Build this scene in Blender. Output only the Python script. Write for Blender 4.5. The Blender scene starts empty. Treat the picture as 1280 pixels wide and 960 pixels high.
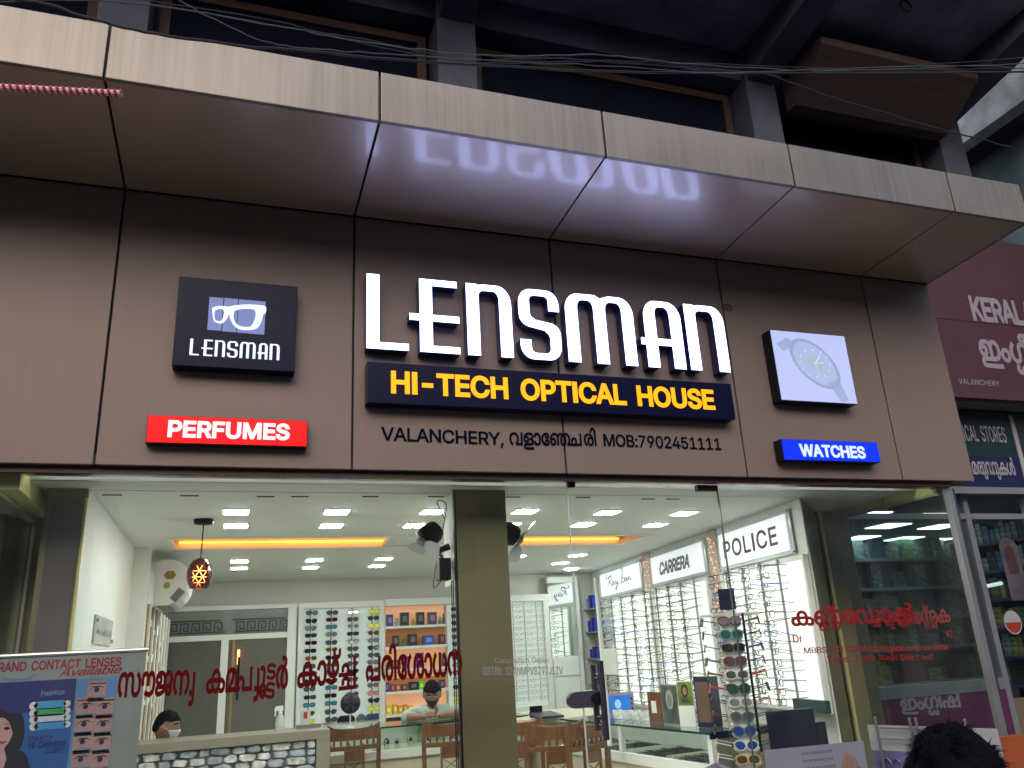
import bpy, bmesh, math, random
from mathutils import Vector, Matrix
from mathutils.geometry import delaunay_2d_cdt
# outlines of the letters used on the signs: advance, then x, y pairs of each outline
GL = {}
GL['L'] = dict(zip("ABCDEFGHIJKLMNOPQRSTUVWXYZabcdefghijklmnopqrstuvwxyz0123456789-,.:®", [
[240,[8,0,101,254,138,254,231,0,198,0,127,201,116,239,123,239,95,151,43,0],[55,71,55,99,185,99,185,71]],
[228,[30,0,30,254,121,254,145,252,164,245,180,235,190,221,197,205,199,187,198,172,187,150,168,137,157,133,157,131,170,129,182,123,192,114,201,102,207,86,209,68,207,50,200,33,189,20,172,9,158,4,142,1],[62,29,122,29,148,31,165,40,175,53,178,68,176,81,171,92,163,102,153,109,140,114,62,115],[62,143,132,144,144,148,154,155,162,163,166,174,168,186,165,202,156,214,141,223,120,226,62,226]],
[255,[134,-3,113,-2,93,4,75,12,59,25,46,40,35,58,27,78,22,101,20,127,22,153,27,176,35,197,46,215,59,230,75,242,93,251,113,256,134,258,170,252,186,245,201,236,214,224,224,209,232,193,236,174,204,174,195,197,179,214,169,220,146,227,134,228,111,225,92,216,80,207,62,182,53,148,52,127,53,107,57,88,63,72,80,47,92,38,112,29,134,26,158,30,169,34,179,40,195,57,204,80,236,80,232,62,224,45,214,31,201,19,187,9,170,2,153,-2]],
[251,[109,0,48,0,48,29,127,30,144,34,159,40,171,49,182,61,195,90,200,128,195,165,190,180,182,194,172,205,160,214,145,221,129,225,47,226,47,254,136,253,157,248,176,239,192,228,206,213,217,196,225,175,229,153,231,128,229,102,224,80,217,59,206,42,192,27,175,15,156,7,134,2],[62,254,62,0,30,0,30,254]],
[209,[30,0,30,254,186,254,186,226,62,226,62,143,178,143,178,114,62,114,62,29,188,29,188,0]],
[205,[30,0,30,254,185,254,185,226,62,226,62,139,173,139,173,111,62,111,62,0]],
[260,[134,-3,113,-2,93,4,75,13,59,25,45,40,35,58,27,78,22,102,20,127,22,153,27,176,35,197,45,215,59,230,74,242,92,251,112,256,132,258,152,256,170,252,187,245,202,235,225,208,232,192,237,174,204,174,194,197,178,213,168,220,146,227,133,228,111,225,92,216,75,202,62,182,53,148,52,127,53,107,57,88,63,72,71,59,81,47,92,38,112,29,134,26,155,29,172,36,187,47,198,62,205,80,207,101,217,100,141,100,141,128,239,128,239,100,237,80,233,62,225,45,215,31,203,19,188,9,172,2,154,-2]],
[258,[30,0,30,254,62,254,62,144,196,144,196,254,228,254,228,0,196,0,196,116,62,116,62,0]],
[150,[16,0,16,29,59,29,59,226,16,226,16,254,135,254,135,226,91,226,91,29,135,29,135,0]],
[198,[93,-3,71,-1,53,5,38,16,26,31,19,50,17,86,49,86,49,73,52,52,61,37,75,28,93,25,110,28,124,37,133,52,136,73,136,254,168,254,168,73,166,50,159,31,147,16,132,5,113,-1]],
[233,[52,73,52,108,96,162,182,254,224,254,116,138,114,138],[30,0,30,254,62,254,62,0],[186,0,94,130,114,155,224,0]],
[196,[30,0,30,254,62,254,62,29,181,29,181,0]],
[314,[30,0,30,254,76,254,150,61,161,24,154,24,176,94,238,254,284,254,284,0,252,0,253,229,256,229,228,145,171,0,143,0,72,181,56,229,59,229,61,145,61,0]],
[262,[30,0,30,254,68,254,194,53,207,27,202,27,199,97,199,254,232,254,232,0,193,0,74,191,54,226,60,227,62,145,62,0]],
[267,[133,-3,112,-2,93,4,75,12,59,25,46,40,35,58,27,78,22,101,20,127,22,153,27,176,35,197,46,215,59,230,75,242,93,251,112,256,133,258,155,256,174,251,192,242,208,230,221,215,232,197,240,176,245,153,247,127,245,101,240,78,232,58,221,40,208,25,192,12,174,4,155,-2],[133,26,155,29,175,38,186,47,196,58,204,72,210,88,214,106,215,127,214,148,210,166,204,182,196,196,186,207,175,216,155,225,133,228,112,225,92,216,81,207,71,196,63,182,57,166,53,148,52,127,53,106,57,88,63,72,71,58,81,47,92,38,112,29]],
[222,[30,0,30,254,136,253,152,250,166,244,183,231,195,215,202,195,204,174,202,152,195,133,183,116,166,104,152,98,136,94,55,93,55,121,116,121,134,123,149,128,159,136,167,147,171,160,172,174,171,188,167,201,159,211,148,219,134,224,116,226,62,226,62,0]],
[0],
[224,[30,0,30,254,136,253,153,250,167,244,183,232,195,217,202,198,205,176,202,154,195,136,183,120,166,109,152,103,136,100,48,99,48,128,135,129,149,133,160,141,167,150,171,162,173,176,171,190,167,202,159,212,149,220,134,224,116,226,62,226,62,0],[177,0,115,115,151,115,214,0]],
[223,[112,-4,94,-3,78,0,64,5,46,15,32,30,23,48,19,68,52,68,55,55,62,44,71,35,83,29,97,26,112,25,128,26,143,30,155,37,165,46,171,57,173,70,171,81,166,89,148,102,72,126,56,135,43,145,34,156,28,170,26,186,29,206,37,224,51,238,69,249,97,257,114,258,130,257,145,254,158,249,175,238,189,224,197,208,200,189,169,189,163,206,151,219,134,227,112,229,97,228,84,224,73,218,64,209,59,199,58,188,60,176,65,167,85,154,156,132,179,119,189,110,197,99,202,85,204,69,201,50,193,32,180,17,162,5,147,0,130,-3]],
[224,[16,226,16,254,208,254,208,226,128,226,128,0,96,0,96,226]],
[259,[129,-4,110,-3,93,1,77,8,63,17,52,27,42,40,31,70,30,254,62,254,62,89,64,72,70,57,80,44,94,34,110,28,129,26,149,28,165,34,179,44,188,57,194,72,196,89,196,254,229,254,229,87,227,70,223,54,216,40,207,27,182,8,166,1,149,-3]],
[240,[102,0,8,254,42,254,113,53,124,15,117,15,145,103,197,254,231,254,139,0]],
[343,[78,0,8,254,41,254,91,60,98,20,95,20,112,98,153,254,190,254,249,20,244,20,261,98,302,254,335,254,265,0,228,0,172,215,168,237,175,237,164,179,115,0]],
[0],
[236,[102,0,102,104,8,254,46,254,111,146,125,115,112,115,140,172,191,254,228,254,134,104,134,0]],
[219,[21,0,21,23,170,238,174,227,20,226,20,254,198,254,198,231,58,28,49,17,45,27,107,29,200,29,200,0]],
[195,[80,-4,63,-3,47,2,34,11,24,22,17,37,15,54,17,69,22,80,29,90,39,97,50,102,133,117,138,128,137,139,128,156,120,161,110,164,98,165,85,164,75,161,59,150,50,137,20,146,29,161,39,173,52,182,66,188,97,192,119,190,143,180,153,172,161,160,167,145,168,0,138,0,138,26,136,26,126,12,108,1,95,-3],[85,23,101,24,114,29,124,37,132,47,136,57,138,69,138,95,123,89,77,82,58,75,52,70,47,62,46,52,47,43,51,36,57,30,65,26]],
[212,[115,-4,99,-3,86,2,76,8,59,29,56,29,56,0,26,0,26,254,57,254,57,160,59,160,76,180,98,191,115,192,137,189,156,180,173,166,185,146,191,131,194,113,195,94,194,75,191,58,185,42,173,23,157,8,137,-1],[110,23,126,26,140,33,150,44,158,58,163,75,164,95,163,114,158,131,150,145,140,156,126,163,110,165,94,163,81,156,70,145,62,131,58,114,56,95,58,75,63,58,70,43,81,32,94,26]],
[0],
[0],
[202,[106,-4,88,-3,73,1,58,8,46,17,36,29,28,42,22,58,18,75,17,93,18,112,22,129,28,145,36,159,46,170,58,180,71,187,86,191,103,192,118,191,133,187,147,180,160,170,170,157,179,141,184,121,186,85,37,85,37,110,169,110,155,101,153,119,149,134,141,147,131,157,118,163,103,165,87,163,73,157,62,147,54,135,50,121,48,89,50,69,55,53,64,40,76,31,90,25,106,23,127,26,143,36,149,44,153,53,182,45,177,32,168,20,156,10,141,2,125,-3]],
[127,[114,190,114,164,3,164,3,190],[40,0,40,216,42,231,48,243,57,252,68,259,80,264,103,265,121,260,114,234,103,237,85,235,77,230,72,221,71,0]],
[213,[103,-75,84,-74,67,-70,41,-55,25,-35,51,-20,61,-33,77,-44,89,-48,103,-49,124,-46,141,-38,152,-23,156,-3,156,34,153,34,136,14,126,8,114,4,97,2,76,5,56,13,40,27,28,45,22,60,18,77,17,96,18,114,27,147,40,166,56,180,76,189,98,192,114,191,127,186,137,180,150,166,154,159,157,159,157,190,186,190,186,-4,183,-27,175,-45,162,-59,145,-68,125,-73],[102,30,118,32,132,38,142,47,150,61,155,77,156,96,155,115,150,132,142,146,132,156,119,163,102,165,86,163,73,156,62,145,54,131,50,115,48,96,50,78,54,61,62,48,73,38,86,32]],
[205,[57,0,26,0,26,254,57,254,57,144,51,144,62,166,76,181,94,189,114,192,132,190,148,184,161,174,170,160,177,142,179,120,179,0,148,0,148,118,145,137,136,152,123,161,105,165,92,163,80,159,71,151,63,141,58,129]],
[83,[26,0,26,190,57,190,57,0],[42,221,34,223,27,227,22,234,21,242,22,249,27,256,34,260,42,262,50,260,57,256,62,249,63,242,62,234,57,227,50,223]],
[0],
[0],
[95,[50,2,37,10,29,24,26,42,26,254,57,254,58,38,60,31,65,27,80,26,85,27,90,1,75,-1]],
[305,[26,0,26,190,56,190,56,148,54,148,59,162,66,173,75,182,86,188,98,192,110,193,129,190,144,180,154,166,160,147,156,147,161,160,169,172,178,181,204,192,218,193,234,191,249,186,261,177,270,164,276,148,278,128,278,0,248,0,248,127,245,145,236,156,224,163,209,165,197,164,187,160,179,153,173,145,169,135,168,0,137,0,137,130,134,144,126,156,115,163,100,165,89,164,79,160,70,154,63,145,58,133,57,0]],
[205,[57,0,26,0,26,190,56,190,56,144,51,144,62,166,76,181,94,189,114,192,132,190,147,184,160,174,170,160,176,142,179,120,179,0,148,0,148,118,145,137,136,152,123,161,105,165,92,163,80,159,71,151,63,141,58,129]],
[208,[104,-4,87,-3,72,1,58,8,46,17,36,29,28,43,22,58,18,75,17,94,18,113,22,130,28,146,36,159,46,171,58,180,72,187,87,191,104,192,120,191,136,187,149,180,161,171,180,146,186,130,191,94,186,58,180,43,161,17,149,8,136,1,120,-3],[104,23,121,26,135,33,146,44,154,59,158,75,160,94,158,112,154,129,146,144,135,155,121,162,104,165,86,162,73,155,62,144,54,129,50,112,48,94,50,75,54,59,62,44,73,33,86,26]],
[212,[26,-71,26,190,56,190,56,160,59,160,76,180,98,191,115,192,137,189,156,180,173,166,185,146,191,131,194,113,195,94,194,75,191,58,185,42,173,23,157,8,137,-1,115,-4,99,-3,86,2,76,8,59,29,57,29,57,-71],[110,23,126,26,140,33,150,44,158,58,163,75,164,95,163,114,158,131,150,145,140,156,126,163,110,165,94,163,81,156,70,145,62,131,58,114,56,95,58,75,63,58,70,43,81,32,94,26]],
[0],
[130,[26,0,26,190,56,190,56,160,58,160,65,173,76,184,90,190,122,192,122,161,103,163,91,161,80,157,70,151,63,142,58,131,57,0]],
[182,[91,-4,72,-3,56,2,42,9,31,19,23,32,18,47,47,53,53,40,62,30,75,25,91,23,108,25,122,31,131,40,134,51,132,60,127,68,118,74,75,85,52,93,36,104,27,119,23,137,26,152,33,166,43,177,58,185,74,190,94,192,112,191,127,186,140,179,149,170,157,158,162,145,134,139,129,149,121,158,110,164,94,166,78,164,65,158,57,150,54,139,56,129,62,122,72,116,86,111,115,105,137,97,153,86,162,71,166,53,163,37,156,24,145,12,130,3,112,-2]],
[114,[102,190,102,164,3,164,3,190],[32,236,63,236,64,38,68,31,75,26,88,25,101,27,107,1,84,-2,62,1,46,11,36,26,32,46]],
[0],
[195,[81,0,9,190,42,190,83,78,103,10,92,10,112,78,152,190,186,190,113,0]],
[0],
[0],
[195,[24,-69,31,-43,44,-45,59,-42,65,-37,71,-29,81,-1,9,190,42,190,83,78,103,10,92,10,112,78,153,190,186,190,96,-43,80,-62,70,-68,46,-73,32,-72]],
[0],
[227,[113,-3,95,-2,79,3,65,12,53,24,42,39,34,57,25,101,24,127,25,153,29,177,35,197,43,215,53,230,65,242,79,251,95,256,113,258,131,256,147,251,161,242,174,230,184,215,192,197,198,177,203,127,198,77,192,57,184,39,174,24,162,12,147,3,131,-2],[113,25,131,28,145,37,157,52,165,72,169,88,172,127,169,166,165,182,157,203,145,218,131,227,113,230,96,227,82,218,70,203,62,182,55,148,55,107,62,72,70,52,82,37,96,28]],
[227,[38,0,38,27,195,27,195,0],[138,254,138,0,106,0,105,224,43,179,43,213,99,254]],
[227,[32,0,32,24,141,141,155,163,159,174,160,186,159,198,154,209,146,218,137,224,125,228,112,230,98,228,86,224,69,207,65,195,64,181,33,181,35,202,43,221,55,237,72,248,91,255,112,258,134,255,153,248,169,237,181,223,188,205,191,186,189,172,179,145,159,118,76,30,76,28,195,28,195,0]],
[227,[109,-3,87,-1,66,5,49,15,35,29,26,46,22,66,55,66,57,54,63,44,72,35,95,26,109,25,124,26,138,30,149,37,157,46,163,58,165,72,163,86,158,98,150,109,137,117,121,122,101,124,78,124,78,150,144,224,144,226,35,226,35,254,186,254,186,230,106,139,106,144,124,145,140,143,154,138,172,127,185,111,194,93,196,72,194,51,185,33,172,18,154,6,141,1]],
[227,[20,53,20,79,123,254,155,254,54,83,54,81,207,81,207,53],[141,0,141,159,171,159,171,0]],
[227,[111,-3,89,-1,70,6,54,16,41,30,33,47,30,65,61,65,64,54,69,44,77,36,87,30,98,26,111,25,125,27,138,32,149,41,157,52,162,66,164,81,162,97,157,111,148,122,137,131,124,137,109,138,96,137,84,134,64,123,34,126,48,254,183,254,183,226,75,226,68,151,77,157,101,166,115,167,131,165,147,160,161,153,172,143,182,130,189,116,194,99,195,82,194,66,191,51,184,38,171,21,154,8,141,1]],
[0],
[227,[48,0,162,226,31,226,31,254,195,254,195,224,82,0]],
[227,[113,-3,97,-2,82,1,68,6,50,17,37,31,29,48,26,68,28,83,33,98,40,110,51,121,63,128,76,133,59,141,46,154,38,171,35,190,38,209,45,225,57,239,73,249,92,256,113,258,134,256,153,249,169,239,181,225,188,209,191,190,188,171,180,154,167,141,150,132,164,128,176,121,186,110,194,98,199,83,200,68,198,48,189,31,176,17,158,6,145,1,130,-2],[113,25,129,26,142,30,153,37,161,46,167,57,168,69,167,83,161,94,153,104,141,111,128,116,113,118,98,116,85,111,73,104,65,94,59,83,58,69,59,57,64,46,73,37,84,30,97,26],[113,145,126,146,137,150,154,165,158,176,160,188,158,200,154,210,147,218,138,225,126,229,113,230,100,229,89,225,79,218,72,210,68,200,66,188,68,176,72,165,79,157,89,150,100,146]],
[227,[113,258,135,255,155,247,171,234,184,217,192,197,194,173,192,155,180,120,158,84,100,0,65,0,151,124,154,124,144,111,137,105,119,98,109,97,87,100,69,107,53,119,41,134,34,154,32,176,34,198,42,218,55,235,71,247,91,255],[113,230,99,228,87,223,77,215,69,204,64,191,63,176,64,161,69,148,77,137,87,129,99,123,113,122,127,123,139,129,149,137,157,147,162,160,164,175,162,190,157,204,150,215,139,223,127,228]],
[227,[168,122,168,94,57,94,57,122]],
[94,[19,-60,34,36,68,36,42,-60]],
[0],
[94,[48,-2,39,-1,31,4,26,12,25,20,26,29,31,37,39,42,48,43,56,42,64,37,69,29,71,20,69,12,64,4,56,-1],[48,135,39,137,31,142,26,149,25,158,26,167,31,174,39,179,48,181,56,179,64,174,69,167,71,158,69,149,64,142,56,137]],
[231,[116,59,96,61,77,67,60,76,46,88,33,103,24,120,18,139,16,158,18,178,24,197,33,214,46,229,60,241,77,250,96,256,116,258,136,256,154,250,171,241,186,229,198,214,207,197,213,178,215,158,213,139,207,120,198,103,186,88,171,76,154,67,136,61],[116,83,136,86,154,93,169,105,181,121,188,139,191,158,188,178,181,196,169,212,154,224,136,231,116,234,96,231,78,224,63,212,51,196,43,178,40,158,43,139,51,121,63,105,78,93,96,86],[137,113,114,156,137,156,159,113],[81,113,81,204,133,204,146,197,155,184,156,175,151,158,139,147,125,144,93,144,93,159,124,160,129,163,132,168,133,175,132,182,129,186,120,189,101,189,101,113]],
]))
GL['M'] = dict(zip("ഇകഞചജടഡണധനപമരലളഴവശഷസഗൾർുംാിീൂേൗ്യ", [
[395,[133,227,155,226,174,222,190,216,213,198,221,187,214,188,229,207,245,219,263,225,285,227,308,225,327,218,344,208,357,194,367,178,374,160,380,122,379,100,375,80,369,63,361,48,340,24,314,11,299,6,251,0,80,-1,67,-5,57,-13,55,-31,59,-40,78,-50,104,-52,371,-52,371,-81,83,-80,54,-73,43,-68,33,-60,26,-51,21,-40,21,-14,25,-2,32,8,47,20,71,27,248,28,278,31,307,41,318,48,335,70,341,86,344,121,343,140,338,158,330,174,318,187,303,195,284,198,262,194,247,182,241,173,235,144,234,49,200,49,199,146,195,162,182,184,162,195,132,199,101,195,77,184,60,167,47,128,49,102,56,86,67,77,84,73,99,76,110,84,116,95,118,108,115,124,111,131,105,136,86,140,69,138,56,130,36,109,26,132,42,148,64,161,92,167,111,165,126,159,137,149,145,137,150,123,152,108,150,93,144,78,135,65,122,55,105,48,84,46,65,48,48,55,35,67,24,82,18,101,16,125,22,160,30,176,40,190,53,203,69,213,88,221]],
[416,[87,-5,64,-3,46,3,32,13,21,26,15,42,13,61,15,79,21,94,31,106,54,121,78,128,134,132,327,130,342,128,361,122,378,113,388,104,396,92,402,78,403,61,401,42,395,26,385,13,372,3,354,-3,313,-4,293,0,301,27,328,23,346,26,359,33,366,44,369,61,368,71,359,86,353,92,340,98,307,103,108,103,75,98,56,87,48,71,47,62,52,40,58,32,76,24,101,24,114,27,127,33,141,43,161,21,138,6,114,-2],[210,227,230,225,247,220,262,212,275,201,285,187,293,171,299,153,303,112,302,88,292,48,273,19,260,9,245,1,210,-5,190,-3,171,3,155,12,141,25,130,41,118,77,115,112,118,145,127,173,141,196,160,213,183,224],[210,199,191,196,176,189,165,177,156,160,150,111,153,76,157,62,165,45,176,33,191,26,209,23,227,26,242,33,253,45,262,62,268,93,268,130,262,161,254,178,242,190,227,197]],
[580,[144,227,165,226,183,222,198,216,211,208,234,184,239,172,244,101,244,0,209,0,208,144,205,161,200,173,192,183,183,190,160,197,125,197,93,185,80,175,69,162,54,132,49,91,55,54,62,40,72,31,84,25,97,23,106,24,115,28,127,41,131,63,129,81,121,93,109,101,93,103,78,101,64,95,50,86,38,75,32,99,45,112,62,123,80,129,99,132,118,130,133,124,146,115,156,102,162,85,164,66,162,46,156,28,146,14,132,4,116,-3,96,-5,76,-2,57,6,41,19,28,38,18,74,17,97,19,123,24,147,34,168,47,186,62,200,80,212,99,220,121,225],[317,227,354,223,370,218,386,210,413,190,428,174,440,156,450,136,456,113,458,88,454,53,449,38,437,20,421,6,393,-4,360,-4,332,6,316,20,304,38,296,70,296,105,304,136,318,162,344,189,362,202,368,209,404,223,445,227,482,223,518,208,534,194,547,177,557,157,563,128,563,95,556,63,546,42,533,24,500,-4,480,22,504,41,522,70,527,88,527,125,519,155,506,173,489,187,475,194,459,198,419,198,399,193,371,178,358,166,347,151,338,133,332,112,330,89,332,66,337,49,344,37,354,29,377,23,399,29,409,37,416,49,421,66,423,89,421,111,416,131,408,149,397,165,384,179,354,195,320,199,301,198,286,194,274,188,264,180,255,169,249,156,245,138,244,0,209,0,209,84,223,182,246,205,259,214,276,221]],
[374,[346,222,346,0,7,0,7,28,180,28,158,23,166,30,174,41,180,54,182,72,180,91,172,105,159,115,141,118,123,115,110,106,102,92,99,65,100,59,67,54,65,78,67,97,74,114,86,128,101,138,120,144,142,146,160,145,176,140,189,133,199,124,207,113,215,88,215,63,210,43,194,22,184,28,311,28,311,222]],
[377,[140,226,158,223,174,217,188,209,201,198,213,184,201,188,214,204,230,216,242,222,257,226,293,226,323,216,340,203,351,187,358,170,360,151,356,123,351,112,343,102,321,87,218,68,73,66,60,63,51,56,49,46,50,37,59,27,80,22,115,26,164,42,288,91,309,91,334,81,342,73,348,61,350,46,346,24,334,8,323,1,291,-5,271,-3,255,3,244,12,232,35,231,48,233,58,238,68,246,75,277,87,268,80,261,68,259,50,261,36,268,27,278,22,291,20,304,22,313,28,318,36,320,46,315,62,304,70,289,73,262,65,253,59,251,62,209,32,143,5,101,-4,64,-4,35,6,24,15,18,28,15,45,16,56,26,75,36,83,56,91,90,93,267,95,303,105,318,118,325,138,325,161,321,172,314,182,304,191,290,197,271,199,249,195,233,184,227,174,223,162,221,104,187,104,186,147,178,176,167,187,149,196,136,199,97,199,80,196,66,191,53,181,46,153,48,138,55,128,65,122,78,120,88,121,101,129,107,147,105,158,99,166,90,171,62,171,37,158,28,150,30,166,41,176,54,184,69,190,85,192,102,190,115,185,125,178,132,169,136,158,136,134,131,122,123,111,112,103,97,98,78,96,60,98,45,103,33,111,24,123,19,137,17,154,20,174,29,191,43,206,63,217,79,223,98,226]],
[226,[131,226,186,214,215,200,196,174,158,191,126,197,89,197,63,188,55,180,50,171,49,155,53,144,67,133,99,128,159,124,173,121,188,113,206,94,212,63,209,44,201,28,188,14,170,4,136,-4,94,-4,57,3,24,15,8,24,26,50,52,37,82,27,117,24,137,25,152,29,171,42,177,61,174,77,171,83,157,92,132,97,74,101,59,104,40,112,26,123,17,140,14,161,17,179,24,195,37,209,55,219,88,226]],
[490,[239,-5,207,1,194,8,177,26,168,45,163,77,160,153,157,168,151,180,137,193,125,197,110,198,93,196,79,188,67,176,58,159,53,139,51,116,52,95,57,75,74,44,99,20,78,-4,65,6,44,29,31,48,19,84,16,100,17,139,21,159,27,176,36,191,47,204,61,214,76,221,111,227,133,225,150,220,164,212,176,202,188,182,195,158,200,61,204,48,216,32,233,25,254,25,271,33,283,49,290,77,291,222,325,222,327,70,334,47,342,37,351,30,377,24,394,27,409,35,422,47,431,64,437,83,439,105,438,128,433,148,416,179,404,191,391,200,415,226,445,195,458,177,467,157,474,124,475,105,470,67,454,34,443,21,429,10,413,2,395,-3,375,-5,351,-2,333,5,319,17,308,32,296,16,280,4,261,-3]],
[549,[144,227,164,226,182,222,197,216,216,204,231,188,225,189,240,206,256,218,276,225,297,227,321,224,340,217,355,205,367,189,362,186,372,200,395,218,414,225,436,227,456,225,473,220,489,212,502,201,513,188,522,173,532,137,532,100,526,69,517,49,495,18,471,-4,449,21,463,32,484,59,496,95,498,117,496,139,490,159,481,175,469,187,453,195,436,198,421,197,409,192,399,185,387,165,383,137,383,0,348,0,348,147,341,174,328,190,309,197,285,197,266,189,259,183,252,173,245,145,244,0,210,0,209,143,200,173,192,183,182,190,158,197,125,197,93,185,80,175,69,162,54,132,49,91,55,54,62,40,72,31,84,25,97,23,106,24,115,28,127,41,131,63,129,81,121,93,109,101,93,103,78,101,64,95,50,86,38,75,32,99,45,112,62,123,80,129,99,132,118,130,133,124,146,115,156,102,162,85,164,66,162,46,156,28,146,14,132,4,116,-3,96,-5,76,-2,57,6,41,19,28,38,18,74,17,97,19,123,24,147,34,168,47,186,62,200,80,212,99,220,121,225]],
[365,[250,-5,218,1,206,7,187,25,180,36,185,35,172,17,156,5,136,-2,113,-5,93,-3,76,2,60,10,47,21,36,34,27,50,17,85,16,122,23,153,32,173,54,204,78,225,99,201,74,177,57,146,52,127,51,105,53,83,59,64,68,47,80,35,95,27,113,24,128,26,140,30,150,37,157,47,164,69,166,105,166,222,200,222,202,70,209,47,217,37,226,30,251,24,269,27,284,35,297,47,306,64,312,83,314,105,313,128,308,147,300,164,279,190,266,200,289,225,306,211,333,177,342,156,349,124,350,105,344,65,337,48,328,33,317,20,303,9,287,1]],
[365,[115,227,133,226,147,222,170,207,185,186,180,187,194,205,210,217,229,225,253,227,272,225,290,220,305,212,318,201,329,188,338,173,345,156,350,117,346,84,334,49,300,7,287,-3,266,21,291,45,301,59,313,95,314,117,312,139,307,159,298,175,285,187,270,195,252,198,237,197,225,192,216,185,208,175,201,153,200,0,165,0,164,153,156,175,149,185,128,197,114,198,96,195,81,187,69,175,59,159,53,139,51,117,53,95,58,75,65,58,86,32,99,22,76,-3,59,11,45,27,33,45,23,66,17,98,17,138,21,157,28,174,37,189,49,202,63,213,78,221]],
[359,[92,139,109,138,137,129,152,117,163,102,169,86,171,69,170,54,166,41,160,30,153,23,143,28,296,28,296,222,331,222,331,0,132,0,120,21,133,39,138,63,135,83,126,98,112,107,92,111,79,109,68,104,59,97,52,88,48,78,48,53,52,41,59,30,70,20,52,-3,36,11,24,27,16,45,13,67,15,87,23,104,34,119,50,130,70,136]],
[290,[162,226,196,220,217,210,234,198,252,175,262,146,266,107,266,0,24,0,25,127,27,145,38,175,55,198,72,210,106,224,123,226],[123,198,107,196,93,190,82,180,73,168,62,140,59,122,59,27,94,55,122,85,143,116,153,146,155,161,151,181,141,194],[188,142,178,111,160,81,148,65,100,18,99,26,144,28,231,28,231,119,226,149,218,167,206,181,191,191,172,198,172,201,185,182,188,171]],
[295,[167,226,187,223,220,210,234,201,256,178,265,164,276,132,279,115,278,75,274,55,268,39,255,19,238,6,217,-2,194,-5,171,-2,151,7,136,20,125,37,119,57,117,79,119,102,126,123,137,139,152,152,171,159,192,162,213,159,231,150,246,137,257,121,265,102,268,83,258,84,254,96,247,108,227,127,214,132,199,134,177,130,162,119,153,101,150,79,151,64,155,50,161,39,169,30,180,25,194,23,210,25,222,31,232,41,240,55,245,75,245,116,242,134,236,151,227,166,213,179,180,194,146,198,128,197,96,188,77,175,63,158,56,143,51,109,57,72,74,43,100,22,80,-4,48,22,35,40,25,60,17,93,16,111,18,133,23,154,33,174,47,192,58,202,87,218,124,226]],
[344,[316,222,316,0,25,0,26,144,32,173,40,189,51,202,65,213,81,221,122,227,164,221,180,213,194,203,205,189,212,172,217,152,218,89,60,89,60,28,281,28,281,222],[122,199,102,197,86,191,75,182,66,169,61,151,60,117,184,117,182,151,177,169,169,183,157,192,141,197]],
[290,[138,198,101,190,86,184,63,167,48,136,47,125,49,103,56,87,67,77,84,73,99,76,110,84,116,95,118,108,115,124,111,131,105,136,86,140,69,138,56,130,36,109,26,132,42,148,64,161,92,167,111,165,126,159,137,149,145,137,150,123,152,108,150,93,144,78,135,65,122,55,105,48,84,46,65,48,48,55,35,67,24,82,18,102,16,126,18,146,25,166,37,183,53,198,82,214,117,224,160,227,205,224,222,220,243,210,258,197,267,181,270,161,264,137,257,126,234,111,217,105,179,112,179,124,215,128,228,138,234,151,235,159,233,170,228,180,218,188,204,194,184,198],[275,58,274,46,264,25,242,7,207,0,80,-1,67,-5,57,-13,55,-31,59,-40,78,-50,104,-52,267,-52,267,-81,83,-80,54,-73,43,-68,33,-60,26,-51,21,-40,21,-14,25,-2,32,8,47,20,71,27,214,30,230,37,237,47,240,62,237,76,227,87,212,94,179,96,179,117,221,114,238,110,252,103,262,94,271,77]],
[262,[105,162,107,179,113,195,123,208,137,219,155,225,177,227,200,224,218,217,231,205,240,190,246,174,246,140,242,123,234,108,212,83,197,73,181,66,132,60,85,66,66,73,50,83,37,95,27,109,20,125,16,142,16,176,26,210,36,227,63,212,52,185,49,162,52,139,60,120,73,106,89,96,110,90,141,88,162,90,180,97,194,109,204,123,211,140,213,159,211,174,205,187,194,196,176,199,164,198,155,194,143,181,139,162,140,146,150,118,169,79,173,65,173,37,169,25,162,13,150,4,133,-3,109,-5,61,3,45,11,57,38,81,27,109,24,125,26,135,31,140,40,140,65,130,91,111,130]],
[384,[156,226,189,218,209,208,226,194,238,177,251,143,255,113,249,75,236,46,217,21,207,28,321,28,321,222,356,222,356,0,187,0,174,24,196,43,213,71,219,109,215,141,209,155,197,173,181,187,168,193,152,197,118,197,103,193,90,186,74,172,61,154,52,126,51,109,57,72,74,43,100,22,80,-4,48,22,35,40,25,60,17,93,17,127,23,157,33,177,47,194,71,211,101,223,118,226]],
[417,[294,226,328,218,343,211,368,191,386,166,398,134,401,97,400,75,396,55,390,39,377,19,360,6,339,-2,316,-5,293,-2,273,7,258,20,247,37,241,57,239,79,241,102,248,123,259,139,274,152,293,159,314,162,335,159,353,150,368,137,379,121,387,102,390,83,380,84,376,96,369,108,349,127,336,132,321,134,299,130,284,119,275,101,272,79,273,64,277,50,283,39,291,30,302,25,316,23,332,25,344,31,354,41,362,55,367,75,365,134,359,152,348,167,334,180,317,190,298,196,276,198,246,194,234,190,224,184,212,171,203,153,195,65,186,35,176,20,164,10,150,2,133,-3,111,-5,76,1,61,8,47,18,36,31,27,46,17,84,16,123,23,154,31,175,54,205,78,227,99,202,74,179,57,147,52,128,51,106,53,83,58,63,67,47,79,34,93,27,110,24,125,25,136,29,145,35,157,55,166,153,171,168,181,187,196,203,212,214,251,226]],
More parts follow.
